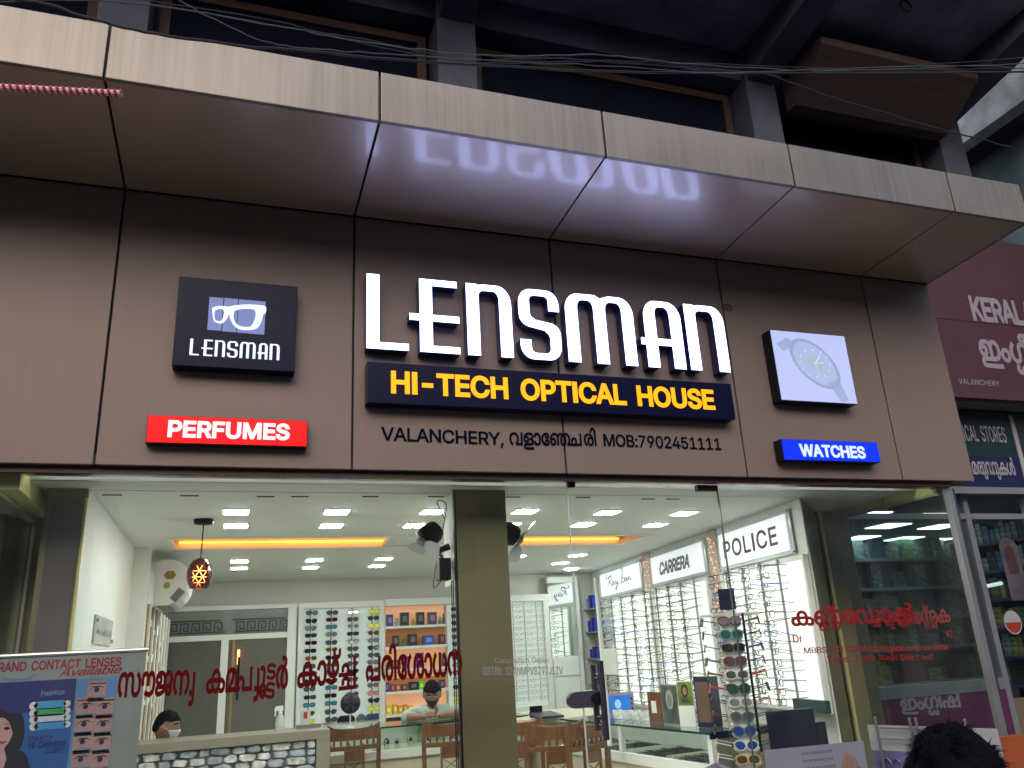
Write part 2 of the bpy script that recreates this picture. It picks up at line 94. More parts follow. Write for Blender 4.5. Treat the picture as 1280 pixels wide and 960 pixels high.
[461,[92,139,109,138,137,129,152,117,163,102,169,86,171,69,170,54,166,41,160,30,153,23,143,28,271,28,277,0,132,0,120,21,133,39,138,63,135,83,126,98,112,107,92,111,79,109,68,104,59,97,52,88,48,78,48,53,52,41,59,30,70,20,52,-3,36,11,24,27,16,45,13,67,15,87,23,104,34,119,50,130,70,136],[264,0,262,174,256,190,242,198,235,199,224,197,215,191,210,181,208,168,209,156,213,145,220,136,230,128,245,123,274,122,297,124,318,131,336,141,352,154,378,186,399,222,432,222,432,0],[237,227,260,224,278,215,287,205,293,193,297,177,298,28,398,28,401,178,383,146,358,121,329,104,296,95,246,95,214,104,196,116,183,131,176,148,174,167,175,182,181,196,190,208,202,218,218,225]],
[490,[251,227,283,221,297,214,318,188,326,164,331,69,334,54,339,43,354,29,365,25,381,24,397,27,412,34,424,47,432,63,438,83,438,128,426,164,416,179,405,191,391,202,413,227,437,205,459,175,468,154,474,123,475,105,470,64,463,46,454,31,443,18,430,8,415,1,379,-5,358,-3,340,2,326,10,314,20,302,40,298,51,294,80,293,143,286,174,274,190,267,195,247,198,227,194,213,183,207,174,200,146,200,0,165,0,164,153,156,175,149,185,139,192,127,197,114,198,96,195,81,187,69,175,59,159,53,139,51,117,53,95,58,75,65,58,86,32,99,22,76,-3,59,11,45,27,33,45,23,66,17,98,17,137,27,172,36,188,47,201,61,212,77,220,95,225,115,227,139,224,157,217,172,205,182,190,195,206,211,218,229,225]],
[360,[249,227,285,221,300,213,313,203,324,190,339,158,343,139,343,100,337,70,328,49,316,30,295,7,282,-3,260,21,274,32,295,59,303,76,309,116,307,139,301,159,292,176,280,188,266,196,249,198,235,197,224,193,215,187,203,168,198,139,197,80,192,51,183,30,176,20,164,10,150,2,133,-3,111,-5,76,1,61,8,47,18,36,31,27,46,17,84,16,123,23,154,31,175,54,205,78,227,99,202,74,179,57,147,52,128,51,106,53,83,58,63,67,47,79,34,93,27,110,24,125,25,137,29,145,35,157,55,162,101,164,158,173,187,182,200,195,212,209,220,227,225]],
[419,[314,318,335,315,351,309,362,300,370,289,374,278,375,268,372,248,364,231,352,214,335,197,327,186,311,171,299,156,283,122,279,104,279,64,284,48,291,36,301,29,322,23,342,27,356,39,366,67,366,102,360,132,346,159,325,181,294,196,259,198,234,190,224,184,212,171,203,153,195,65,188,40,176,20,164,10,150,2,133,-3,111,-5,76,1,61,8,47,18,36,31,27,46,17,84,16,123,23,154,31,175,54,205,78,227,99,202,74,179,57,147,52,128,51,106,53,83,58,63,67,47,79,34,93,27,110,24,125,25,136,29,145,35,157,55,166,153,171,168,181,188,196,203,212,214,230,222,250,226,286,226,314,220,335,211,361,190,381,165,395,136,402,104,403,88,401,61,394,39,382,20,366,6,346,-2,322,-5,299,-2,279,6,263,19,252,37,244,68,244,109,258,149,270,168,332,235,338,248,340,261,338,271,333,280,323,287,309,289,279,284,271,312]],
[295,[198,-5,175,-2,155,6,140,19,128,37,120,68,119,87,121,109,126,130,135,149,147,168,208,235,214,248,217,261,215,271,209,280,200,287,185,289,155,284,148,312,190,318,212,315,228,309,239,300,246,289,250,278,251,268,249,248,241,231,228,214,176,156,166,139,156,104,154,86,156,64,161,48,168,36,177,29,199,23,218,27,232,39,239,51,243,67,243,102,236,132,221,160,211,172,199,182,175,194,153,198,123,197,92,187,75,173,62,155,52,126,51,109,57,72,74,43,100,22,80,-4,48,22,35,40,25,60,17,93,17,127,19,143,34,177,48,194,72,211,104,223,141,227,174,224,211,210,239,189,250,177,267,149,279,104,277,62,270,39,259,20,243,6,223,-2]],
[133,[62,-91,41,-89,24,-82,9,-72,-2,-57,-8,-41,-10,-21,-8,-2,-1,15,10,29,24,39,42,46,62,48,82,46,100,40,114,30,125,16,132,-1,134,-21,132,-41,125,-58,114,-72,100,-82,82,-89],[62,-65,77,-62,90,-54,99,-40,101,-21,99,-3,90,11,77,19,62,22,46,19,34,11,25,-3,22,-22,25,-40,34,-54,47,-62],[63,225,80,218,91,207,99,194,104,178,102,124,87,57,80,34,48,40,64,103,70,158,68,174,63,187,53,195,31,198,14,195,7,223,32,227]],
[182,[91,-5,68,-2,49,5,34,16,22,31,15,50,13,71,15,92,23,110,34,125,50,136,69,143,91,146,112,143,131,136,147,125,159,110,166,92,169,71,166,49,159,31,147,16,131,5,112,-2],[91,118,73,115,59,106,50,91,47,70,50,49,59,34,74,25,91,22,108,25,122,34,132,49,135,71,132,92,122,106,108,115]],
[202,[186,112,181,68,175,48,166,30,153,16,137,5,124,-1,93,-5,74,-3,57,2,43,9,32,19,16,43,7,68,42,75,50,52,66,31,77,25,92,23,111,26,126,34,137,48,145,66,150,95,150,128,145,157,137,175,126,188,112,196,94,199,80,197,68,191,59,182,43,148,8,155,26,193,47,213,61,221,97,227,120,225,139,218,154,206,166,192,175,175,181,155]],
[91,[-14,338,13,335,24,331,43,316,51,305,62,262,63,0,28,0,26,267,21,289,11,302,-3,309,-22,309,-38,301,-45,294,-49,284,-49,257,-82,251,-85,270,-82,291,-75,308,-63,321,-49,331,-32,336]],
[91,[-44,338,-9,335,8,330,24,322,37,311,48,298,55,283,62,243,63,0,28,0,27,251,20,279,9,296,-5,306,-24,311,-56,311,-73,305,-79,299,-84,283,-78,266,-70,260,-58,259,-45,261,-37,267,-32,276,-32,294,-40,311,-47,317,-10,309,-3,291,-4,270,-8,258,-15,247,-26,239,-41,234,-60,232,-74,233,-87,238,-98,245,-107,255,-113,268,-115,284,-113,299,-107,312,-96,323,-82,331,-65,336]],
[133,[62,-91,41,-89,23,-82,9,-72,-2,-57,-8,-41,-10,-21,-8,-2,-1,15,10,29,24,39,42,46,62,48,82,46,99,40,114,30,125,16,132,-1,134,-21,132,-41,125,-58,114,-72,99,-82,82,-89],[61,23,44,20,29,12,19,-2,16,-22,19,-41,29,-55,44,-63,62,-66,79,-63,94,-55,104,-41,107,-21,104,-2,94,12,79,20],[62,-39,42,-36,28,-26,19,-11,16,8,17,15,32,39,50,27,39,19,36,8,39,-3,48,-10,62,-12,75,-10,84,-3,87,8,84,17,80,22,74,25,91,39,104,23,108,7,107,-4,98,-25,77,-38],[63,225,80,218,91,207,99,194,104,178,102,124,87,57,80,34,48,40,64,103,70,158,68,174,63,187,53,195,31,198,14,195,7,223,32,227]],
[239,[146,-5,113,-2,82,7,55,23,44,33,26,60,20,75,16,113,20,149,26,164,44,189,56,200,83,215,114,224,147,227,171,225,190,220,205,212,216,201,222,188,224,173,222,157,216,144,207,134,196,126,169,120,150,122,135,128,124,136,116,147,112,160,113,188,118,200,155,207,148,201,141,183,141,165,146,156,154,149,167,146,179,148,186,154,191,163,192,172,190,185,181,194,170,200,134,201,118,199,90,188,73,174,61,157,52,129,52,96,61,67,73,49,90,35,103,28,152,20,171,24,179,28,189,41,189,60,184,69,177,74,165,76,152,74,143,67,137,49,141,30,146,22,153,16,116,23,109,42,110,64,114,76,132,95,147,100,165,102,180,101,205,89,214,79,220,66,222,50,220,35,214,22,203,11,188,2,169,-3]],
[304,[206,227,238,221,251,214,262,204,279,177,288,142,289,122,283,74,276,53,266,36,254,21,239,10,221,2,202,-3,179,-5,130,1,110,7,90,16,107,43,138,29,156,25,177,24,211,30,223,37,237,52,247,72,253,104,252,146,248,166,240,180,225,194,206,198,194,197,177,188,168,173,166,103,131,103,130,162,123,181,118,189,101,197,91,198,73,195,60,184,52,169,49,137,55,109,22,102,16,127,14,152,16,171,23,189,33,205,48,217,67,224,91,227,110,225,126,218,139,207,150,192,145,193,157,208,171,219,188,225]],
[0,[-45,237,-66,239,-84,245,-98,255,-109,268,-115,283,-115,323,-113,328,-83,322,-86,303,-84,290,-80,280,-74,273,-55,265,-33,265,-23,268,-15,273,-9,280,-5,290,-6,322,24,328,28,302,26,283,20,268,9,255,-5,245,-23,239]],
[415,[249,-4,215,4,186,17,160,40,150,52,139,71,131,92,125,136,129,165,143,194,151,204,172,218,197,226,211,227,235,224,256,216,272,201,285,183,292,160,294,133,293,110,288,88,279,68,268,50,254,34,225,13,189,-1,151,-5,130,-4,94,6,78,13,51,35,40,48,25,79,17,115,17,152,20,168,26,183,39,201,57,215,70,222,86,226,103,227,124,225,142,219,157,209,169,196,145,173,139,183,130,191,118,197,103,199,89,197,76,192,65,183,57,170,52,153,52,115,62,79,71,64,83,50,97,38,113,29,132,24,171,23,188,26,206,33,220,42,232,54,243,69,252,88,259,117,258,155,253,172,245,184,235,192,223,197,211,199,196,197,184,191,174,182,166,169,162,153,160,133,162,112,167,92,175,73,185,56,199,42,221,29,265,22,286,24,320,36,333,46,344,59,352,73,362,106,362,141,356,170,346,190,334,208,362,227,382,196,394,162,398,126,394,90,390,73,374,44,352,21,338,12,305,-1,286,-4]],
]))
random.seed(7)
SC = bpy.context.scene
COL = SC.collection
R = math.radians

# ------------------------------------------------------------------ camera
CAM = Vector((0.6505, -4.1837, 1.6))
YAW, PITCH, ROLL, FPX = 0.341898, 0.320880, -0.055894, 1002.87
cy, sy, cp, sp, cr, sr = math.cos(YAW), math.sin(YAW), math.cos(PITCH), math.sin(PITCH), math.cos(ROLL), math.sin(ROLL)
FWD = Vector((sy*cp, cy*cp, sp)); r0 = Vector((cy, -sy, 0)); u0 = r0.cross(FWD)
RGT = r0*cr + u0*sr; UPV = u0*cr - r0*sr
cam = bpy.data.cameras.new('camera'); camo = bpy.data.objects.new('camera', cam); COL.objects.link(camo)
cam.sensor_width = 36; cam.lens = 36*FPX/1280; cam.clip_start = 0.05; cam.clip_end = 500
camo.matrix_world = Matrix(((RGT.x, UPV.x, -FWD.x, CAM.x), (RGT.y, UPV.y, -FWD.y, CAM.y), (RGT.z, UPV.z, -FWD.z, CAM.z), (0, 0, 0, 1)))
SC.camera = camo

# ------------------------------------------------------------------ sky, sun, exposure
SUN_EL, SUN_AZ = 36, 200
w = bpy.data.worlds.new('World'); SC.world = w; w.use_nodes = True
nt = w.node_tree; bg = nt.nodes['Background']
sky = nt.nodes.new('ShaderNodeTexSky'); sky.sky_type = 'NISHITA'; sky.sun_disc = False
sky.sun_elevation = R(SUN_EL); sky.sun_rotation = R(SUN_AZ); sky.dust_density = 3; sky.air_density = 1.2
nt.links.new(sky.outputs[0], bg.inputs[0]); bg.inputs[1].default_value = 0.135
sl = bpy.data.lights.new('sun', 'SUN'); sl.energy = 0.42; sl.angle = R(85); sl.color = (1, .95, .9)
so = bpy.data.objects.new('sun', sl); COL.objects.link(so)
sd = Vector((math.sin(R(SUN_AZ))*math.cos(R(SUN_EL)), math.cos(R(SUN_AZ))*math.cos(R(SUN_EL)), math.sin(R(SUN_EL))))
so.rotation_euler = sd.to_track_quat('Z', 'Y').to_euler(); so.location = (0, -8, 12)
SC.view_settings.view_transform = 'Standard'; SC.view_settings.look = 'None'
SC.view_settings.exposure = 0.9; SC.view_settings.gamma = 1.0
SC.render.engine = 'CYCLES'
SC.cycles.use_denoising = True
SC.cycles.max_bounces = 8; SC.cycles.transparent_max_bounces = 24
SC.cycles.diffuse_bounces = 4; SC.cycles.glossy_bounces = 4
SC.cycles.caustics_reflective = False; SC.cycles.caustics_refractive = False
SC.cycles.sample_clamp_indirect = 4.0

# ------------------------------------------------------------------ where a line of sight meets a plane of the place
def ray(px, py): return FWD + RGT*((px-640)/FPX) - UPV*((py-480)/FPX)
def P(px, py, ax, val):
    d = ray(px, py); t = (val-CAM[ax])/d[ax]; return CAM + d*t
def PP(px, py, p0, n):
    d = ray(px, py); return CAM + d*((Vector(p0)-CAM).dot(n)/d.dot(n))
def Yp(px, py, y): return P(px, py, 1, y)

# ------------------------------------------------------------------ materials
MATS = {}
def M(name, col=(.5, .5, .5), rough=.5, metal=0.0, emit=0.0, ecol=None, var=0.12, vs=3.0, bump=0.0, bs=40.0, stretch=None, trans=0.0, coat=0.0, refl=.5):
    if name in MATS: return MATS[name]
    m = bpy.data.materials.new(name); m.use_nodes = True; n = m.node_tree; b = n.nodes['Principled BSDF']
    c4 = (*col, 1); b.inputs['Base Color'].default_value = c4
    b.inputs['Roughness'].default_value = rough; b.inputs['Metallic'].default_value = metal
    b.inputs[13].default_value = refl
    if coat: b.inputs['Coat Weight'].default_value = coat; b.inputs['Coat Roughness'].default_value = .1
    if emit:
        b.inputs['Emission Color'].default_value = (*(ecol or col), 1); b.inputs['Emission Strength'].default_value = emit
    if trans: b.inputs['Transmission Weight'].default_value = trans
    if var or bump:
        tc = n.nodes.new('ShaderNodeTexCoord'); src = tc.outputs['Object']
        if stretch:
            mp = n.nodes.new('ShaderNodeMapping'); mp.inputs['Scale'].default_value = stretch
            n.links.new(src, mp.inputs[0]); src = mp.outputs[0]
    if var:
        nz = n.nodes.new('ShaderNodeTexNoise'); nz.inputs['Scale'].default_value = vs; nz.inputs['Detail'].default_value = 6
        n.links.new(src, nz.inputs['Vector'])
        rp = n.nodes.new('ShaderNodeValToRGB'); rp.color_ramp.elements[0].position = .3; rp.color_ramp.elements[1].position = .7
        rp.color_ramp.elements[0].color = tuple(max(0, c*(1-var)) for c in col)+(1,)
        rp.color_ramp.elements[1].color = tuple(min(1, c*(1+var)) for c in col)+(1,)
        n.links.new(nz.outputs[0], rp.inputs[0]); n.links.new(rp.outputs[0], b.inputs['Base Color'])
        mr = n.nodes.new('ShaderNodeMapRange'); mr.inputs['To Min'].default_value = max(0, rough-.06); mr.inputs['To Max'].default_value = min(1, rough+.06)
        n.links.new(nz.outputs[0], mr.inputs[0]); n.links.new(mr.outputs[0], b.inputs['Roughness'])
    if bump:
        bz = n.nodes.new('ShaderNodeTexNoise'); bz.inputs['Scale'].default_value = bs; bz.inputs['Detail'].default_value = 4
        n.links.new(src, bz.inputs['Vector'])
        bp = n.nodes.new('ShaderNodeBump'); bp.inputs['Strength'].default_value = bump; bp.inputs['Distance'].default_value = .01
        n.links.new(bz.outputs[0], bp.inputs['Height']); n.links.new(bp.outputs[0], b.inputs['Normal'])
    MATS[name] = m; return m

def glass(name, tint=(.93, .97, .95), mul=1.0, dirt=0.0):
    m = bpy.data.materials.new(name); m.use_nodes = True; n = m.node_tree; n.nodes.clear()
    out = n.nodes.new('ShaderNodeOutputMaterial'); mix = n.nodes.new('ShaderNodeMixShader')
    tr = n.nodes.new('ShaderNodeBsdfTransparent'); tr.inputs[0].default_value = (*tint, 1)
    gl = n.nodes.new('ShaderNodeBsdfGlossy'); gl.inputs['Roughness'].default_value = .015
    ge = n.nodes.new('ShaderNodeNewGeometry'); dt = n.nodes.new('ShaderNodeVectorMath'); dt.operation = 'DOT_PRODUCT'
    n.links.new(ge.outputs['Normal'], dt.inputs[0]); n.links.new(ge.outputs['Incoming'], dt.inputs[1])
    ab = n.nodes.new('ShaderNodeMath'); ab.operation = 'ABSOLUTE'; n.links.new(dt.outputs['Value'], ab.inputs[0])
    iv = n.nodes.new('ShaderNodeMath'); iv.operation = 'SUBTRACT'; iv.inputs[0].default_value = 1; n.links.new(ab.outputs[0], iv.inputs[1])
    pw_ = n.nodes.new('ShaderNodeMath'); pw_.operation = 'POWER'; pw_.inputs[1].default_value = 5; n.links.new(iv.outputs[0], pw_.inputs[0])
    fr = n.nodes.new('ShaderNodeMath'); fr.operation = 'MULTIPLY_ADD'; fr.inputs[1].default_value = .96; fr.inputs[2].default_value = .04; n.links.new(pw_.outputs[0], fr.inputs[0])
    mu = n.nodes.new('ShaderNodeMath'); mu.operation = 'MULTIPLY'; mu.inputs[1].default_value = mul; mu.use_clamp = True
    n.links.new(fr.outputs[0], mu.inputs[0]); n.links.new(mu.outputs[0], mix.inputs[0])
    n.links.new(tr.outputs[0], mix.inputs[1]); n.links.new(gl.outputs[0], mix.inputs[2])
    last = mix
    if dirt:
        df = n.nodes.new('ShaderNodeBsdfDiffuse'); df.inputs[0].default_value = (.6, .6, .58, 1)
        m2 = n.nodes.new('ShaderNodeMixShader'); nz = n.nodes.new('ShaderNodeTexNoise'); nz.inputs['Scale'].default_value = 1.6; nz.inputs['Detail'].default_value = 7
        tc = n.nodes.new('ShaderNodeTexCoord'); n.links.new(tc.outputs['Object'], nz.inputs['Vector'])
        mr = n.nodes.new('ShaderNodeMapRange'); mr.inputs[1].default_value = .45; mr.inputs[2].default_value = .8; mr.inputs['To Max'].default_value = dirt
        n.links.new(nz.outputs[0], mr.inputs[0]); n.links.new(mr.outputs[0], m2.inputs[0])
        n.links.new(mix.outputs[0], m2.inputs[1]); n.links.new(df.outputs[0], m2.inputs[2]); last = m2
    n.links.new(last.outputs[0], out.inputs[0]); MATS[name] = m; return m

# ------------------------------------------------------------------ mesh builder
class MB:
    def __init__(s): s.v = []; s.f = []; s.mi = []; s.m = 0
    def add(s, vs, fs):
        o = len(s.v); s.v += [tuple(p) for p in vs]; s.f += [tuple(i+o for i in f) for f in fs]; s.mi += [s.m]*len(fs); return s
    def box(s, a, b):
        x0, y0, z0 = a; x1, y1, z1 = b
        return s.add([(x0, y0, z0), (x1, y0, z0), (x1, y1, z0), (x0, y1, z0), (x0, y0, z1), (x1, y0, z1), (x1, y1, z1), (x0, y1, z1)],
                     [(0, 3, 2, 1), (4, 5, 6, 7), (0, 1, 5, 4), (1, 2, 6, 5), (2, 3, 7, 6), (3, 0, 4, 7)])
    def hexa(s, q, d):      # quad q (4 points) thickened by vector d
        d = Vector(d); q = [Vector(p) for p in q]
        return s.add(q+[p+d for p in q], [(0, 1, 2, 3), (7, 6, 5, 4), (0, 4, 5, 1), (1, 5, 6, 2), (2, 6, 7, 3), (3, 7, 4, 0)])
    def prism(s, pts, d):
        n = len(pts); d = Vector(d); pts = [Vector(p) for p in pts]
        return s.add(pts+[p+d for p in pts], [tuple(range(n)), tuple(range(2*n-1, n-1, -1))]+[(i, i+n, (i+1) % n+n, (i+1) % n) for i in range(n)])
    def tube(s, pts, r, n=6, closed=False, r2=None):
        pts = [Vector(p) for p in pts]; k = len(pts); rings = []
        for i, p in enumerate(pts):
            a = pts[i-1] if (i > 0 or closed) else p; b = pts[(i+1) % k] if (i < k-1 or closed) else p
            t = (b-a); t = t.normalized() if t.length > 1e-9 else Vector((0, 0, 1))
            h = Vector((0, 0, 1)) if abs(t.z) < .9 else Vector((1, 0, 0))
            x = t.cross(h).normalized(); y = t.cross(x)
            rr = r if r2 is None else r+(r2-r)*i/max(1, k-1)
            rings.append([p+(x*math.cos(2*math.pi*j/n)+y*math.sin(2*math.pi*j/n))*rr for j in range(n)])
        vs = [q for rg in rings for q in rg]; fs = []
        for i in range(k if closed else k-1):
            i2 = (i+1) % k
            for j in range(n): fs.append((i*n+j, i*n+(j+1) % n, i2*n+(j+1) % n, i2*n+j))
        if not closed: fs += [tuple(range(n-1, -1, -1)), tuple((k-1)*n+j for j in range(n))]
        return s.add(vs, fs)
    def lathe(s, prof, c=(0, 0, 0), ax='z', n=20):   # prof: (radius, height)
        vs = []; fs = []; k = len(prof); c = Vector(c)
        for r, h in prof:
            for j in range(n):
                a = 2*math.pi*j/n; x, y = r*math.cos(a), r*math.sin(a)
                vs.append(c+(Vector((x, y, h)) if ax == 'z' else Vector((x, h, y)) if ax == 'y' else Vector((h, x, y))))
        for i in range(k-1):
            for j in range(n): fs.append((i*n+j, i*n+(j+1) % n, (i+1)*n+(j+1) % n, (i+1)*n+j))
        fs += [tuple(range(n)), tuple((k-1)*n+j for j in range(n))]
        return s.add(vs, fs)
    def ball(s, c, r, n=12, k=8):
        r = r if hasattr(r, '__len__') else (r, r, r)
        vs = [Vector(c)+Vector((r[0]*math.sin(math.pi*i/k)*math.cos(2*math.pi*j/n), r[1]*math.sin(math.pi*i/k)*math.sin(2*math.pi*j/n), r[2]*math.cos(math.pi*i/k))) for i in range(1, k) for j in range(n)]
        vs += [Vector(c)+Vector((0, 0, r[2])), Vector(c)-Vector((0, 0, r[2]))]
        fs = [(i*n+j, (i+1)*n+j, (i+1)*n+(j+1) % n, i*n+(j+1) % n) for i in range(k-2) for j in range(n)]
        a = (k-1)*n; fs += [(a, j, (j+1) % n) for j in range(n)]+[(a+1, (k-2)*n+(j+1) % n, (k-2)*n+j) for j in range(n)]
        return s.add(vs, fs)
    def mesh(s, name, mats, bev=0, smooth=False, mat=None):
        me = bpy.data.meshes.new(name); vs = s.v
        if mat is not None: vs = [tuple(mat @ Vector(p)) for p in vs]
        me.from_pydata(vs, [], s.f)
        for m in (mats if isinstance(mats, (list, tuple)) else [mats]): me.materials.append(m)
        for p, i in zip(me.polygons, s.mi): p.material_index = i
        bm = bmesh.new(); bm.from_mesh(me); bmesh.ops.recalc_face_normals(bm, faces=bm.faces)
        if bev:
            bmesh.ops.bevel(bm, geom=[e for e in bm.edges if e.is_manifold and e.calc_face_angle(0) > .6], offset=bev, segments=2, affect='EDGES', profile=.7)
        if smooth:
            for f in bm.faces: f.smooth = True
            for e in bm.edges:
                if e.is_manifold and e.calc_face_angle(0) > .7: e.smooth = False
        bm.to_mesh(me); bm.free(); return me

def root_loc(o):
    while o.parent: o = o.parent
    return o.location.copy()
def link(name, me, parent=None, loc=None):
    o = bpy.data.objects.new(name, me); COL.objects.link(o)
    if parent: o.parent = parent
    if loc is not None: o.location = loc
    return o
def tag(o, label=None, cat=None, group=None, kind=None):
    if label: o['label'] = label
    if cat: o['category'] = cat
    if group: o['group'] = group
    if kind: o['kind'] = kind
    return o
def thing(name, label, cat, loc=(0, 0, 0), group=None, rz=0):
    o = bpy.data.objects.new(name, None); COL.objects.link(o); o.location = loc; o.rotation_euler = (0, 0, rz); o.empty_display_size = .05
    return tag(o, label, cat, group)
def part(name, mb, mats, parent=None, bev=0, smooth=False, local=False, mat=None):
    """world-space shapes, stored relative to the thing's own origin"""
    if parent is not None and not local:
        mm = Matrix.Translation(-root_loc(parent)); mat = mm @ mat if mat is not None else mm
    return link(name, mb.mesh(name, mats, bev, smooth, mat), parent)
def centre(mb):
    xs = [p for p in mb.v]; n = len(xs)
    return Vector((sum(p[0] for p in xs)/n, sum(p[1] for p in xs)/n, min(p[2] for p in xs)))
def one(name, mb, mats, label, cat, group=None, bev=0, smooth=False, kind=None):
    c = centre(mb); me = mb.mesh(name, mats, bev, smooth, Matrix.Translation(-c)); o = link(name, me, None, c)
    return tag(o, label, cat, group, kind)
def struct(name, mb, mats, bev=0): return tag(one(name, mb, mats, None, None, bev=bev), kind='structure')
def copy_tree(o, parent=None):
    c = o.copy(); COL.objects.link(c); c.parent = parent
    for ch in list(o.children): copy_tree(ch, c)
    return c
ORD = ['topmost', 'second', 'third', 'fourth', 'fifth', 'sixth', 'seventh', 'eighth', 'ninth', 'tenth', 'eleventh', 'twelfth', 'thirteenth', 'fourteenth', 'fifteenth', 'sixteenth', 'seventeenth', 'eighteenth', 'nineteenth', 'twentieth']

# ------------------------------------------------------------------ lettering (outlines filled as flat or raised shapes)
def wind(cs, x, y):
    w_ = 0
    for c in cs:
        n = len(c)
        for i in range(n):
            x0, y0 = c[i]; x1, y1 = c[(i+1) % n]
            if (y0 <= y) != (y1 <= y):
                t = (y-y0)/(y1-y0)
                if x < x0+t*(x1-x0): w_ += 1 if y1 > y0 else -1
    return w_
def fatten(cs, b):
    if not b: return cs
    ar = sum(sum(c[i][0]*c[(i+1) % len(c)][1]-c[(i+1) % len(c)][0]*c[i][1] for i in range(len(c))) for c in cs)
    sg = 1 if ar < 0 else -1; out = []
    for c in cs:
        n = len(c); o = []
        for i in range(n):
            p, q, r_ = Vector(c[i-1]), Vector(c[i]), Vector(c[(i+1) % n])
            a = (q-p).normalized(); d = (r_-q).normalized()
            n1 = Vector((-a.y, a.x)); n2 = Vector((-d.y, d.x)); m = n1+n2
            if m.length < .3: m = n1
            m = m.normalized(); k = min(1.6, 1/max(.5, m.dot(n1)))
            o.append(tuple(q+m*b*sg*k))
        out.append(o)
    return out
def fill(cs):
    vs = []; es = []
    for c in cs:
        o = len(vs); n = len(c); vs += [Vector(p) for p in c]; es += [(o+i, o+(i+1) % n) for i in range(n)]
    ov, oe, of, *_ = delaunay_2d_cdt(vs, es, [], 0, 1e-4)
    keep = []
    for f in of:
        x = sum(ov[i].x for i in f)/len(f); y = sum(ov[i].y for i in f)/len(f)
        if wind(cs, x, y): keep.append(tuple(f))
    used = sorted({i for f in keep for i in f}); mp = {u: k for k, u in enumerate(used)}
    return [tuple(ov[u]) for u in used], [tuple(mp[i] for i in f) for f in keep]
def ribbon(pts, w_):    # pen stroke with round-ish ends as one outline
    pts = [Vector(p) for p in pts]; L = []; Rr = []
    for i, p in enumerate(pts):
        a = pts[max(0, i-1)]; b = pts[min(len(pts)-1, i+1)]; t = (b-a).normalized(); n = Vector((-t.y, t.x))*w_/2
        L.append(tuple(p+n)); Rr.append(tuple(p-n))
    return L+Rr[::-1]
def smoothp(pts, k=5):
    pts = [Vector(p) for p in pts]; o = []
    for i in range(len(pts)-1):
        p0 = pts[max(0, i-1)]; p1 = pts[i]; p2 = pts[i+1]; p3 = pts[min(len(pts)-1, i+2)]
        for j in range(k):
            t = j/k; o.append(((p1*2)+(p2-p0)*t+(p0*2-p1*5+p2*4-p3)*t*t+(p1*3-p0-p2*3+p3)*t**3)*.5)
    return o+[pts[-1]]
def decode(g): return g[0], [[(c[i], c[i+1]) for i in range(0, len(c), 2)] for c in g[1:]]
_gc = {}
def glyph(ch, bold=0):
    k = (ch, bold)
    if k in _gc: return _gc[k]
    if ch == '~Y':
        adv, cs = 120, [ribbon(smoothp([(20, 10), (75, 12), (92, 60), (92, 150), (90, 205)]), 34), ribbon(smoothp([(92, 60), (92, -40), (70, -90), (15, -95)]), 34)]
        adv = 125
    elif ch == 'I':
        adv, cs = 100, [[(30, 0), (30, 254), (68, 254), (68, 0)]]
    elif ch == '~L':
        adv, cs = 0, [ribbon(smoothp([(-250, -35), (-270, -90), (-215, -120), (-175, -80), (-140, -60), (-120, -110), (-70, -110), (-60, -40)]), 32)]
    else:
        d = GL['L'] if ch in GL['L'] else GL['M']; adv, cs = decode(d[ch])
    cs = fatten(cs, bold); r_ = (adv, *fill(cs)); _gc[k] = r_; return r_
def layout(items, bold=0, track=0):
    x = 0; V = []; F = []
    for it in items:
        if it == ' ': x += 150; continue
        ch, dx, dy, sx_, sy_, adv = (it, 0, 0, 1, 1, None) if isinstance(it, str) else it
        a, vs, fs = glyph(ch, bold); o = len(V)
        V += [(x+dx+v[0]*sx_, dy+v[1]*sy_) for v in vs]; F += [tuple(i+o for i in f) for f in fs]
        x += (a*sx_ if adv is None else adv)+track
    return x, V, F
def solid(V, F, org, X, Yv, d=None):
    """outline in its own plane -> sheet, or solid if d (depth vector) is given"""
    mb = MB(); X = Vector(X); Yv = Vector(Yv); org = Vector(org)
    p3 = [org+X*v[0]+Yv*v[1] for v in V]; mb.add(p3, F)
    if d is not None:
        d = Vector(d); n = len(p3); cnt = {}
        for f in F:
            for i in range(len(f)):
                e = (f[i], f[(i+1) % len(f)]); k = tuple(sorted(e)); cnt[k] = cnt.get(k, [])+[e]
        mb.v += [tuple(p+d) for p in p3]; mb.f += [tuple(i+n for i in reversed(f)) for f in F]; mb.mi += [mb.m]*len(F)
        for k, es in cnt.items():
            if len(es) == 1: a, b = es[0]; mb.f.append((b, a, a+n, b+n)); mb.mi.append(mb.m)
    return mb
def text_between(items, p0, p1, up, cap, bold=0, track=0, d=None, capunits=254.0, mirror=False):
    """text whose baseline runs from p0 to p1 with capital height cap (metres)"""
    w_, V, F = layout(items, bold, track); xs = [v[0] for v in V]; x0, x1 = min(xs), max(xs)
    p0 = Vector(p0); p1 = Vector(p1); X = (p1-p0)/(x1-x0); Yv = Vector(up).normalized()*cap/capunits
    return solid([(v[0]-x0, v[1]) for v in V], F, p0, X, Yv, d)
UP = Vector((0, 0, 1))

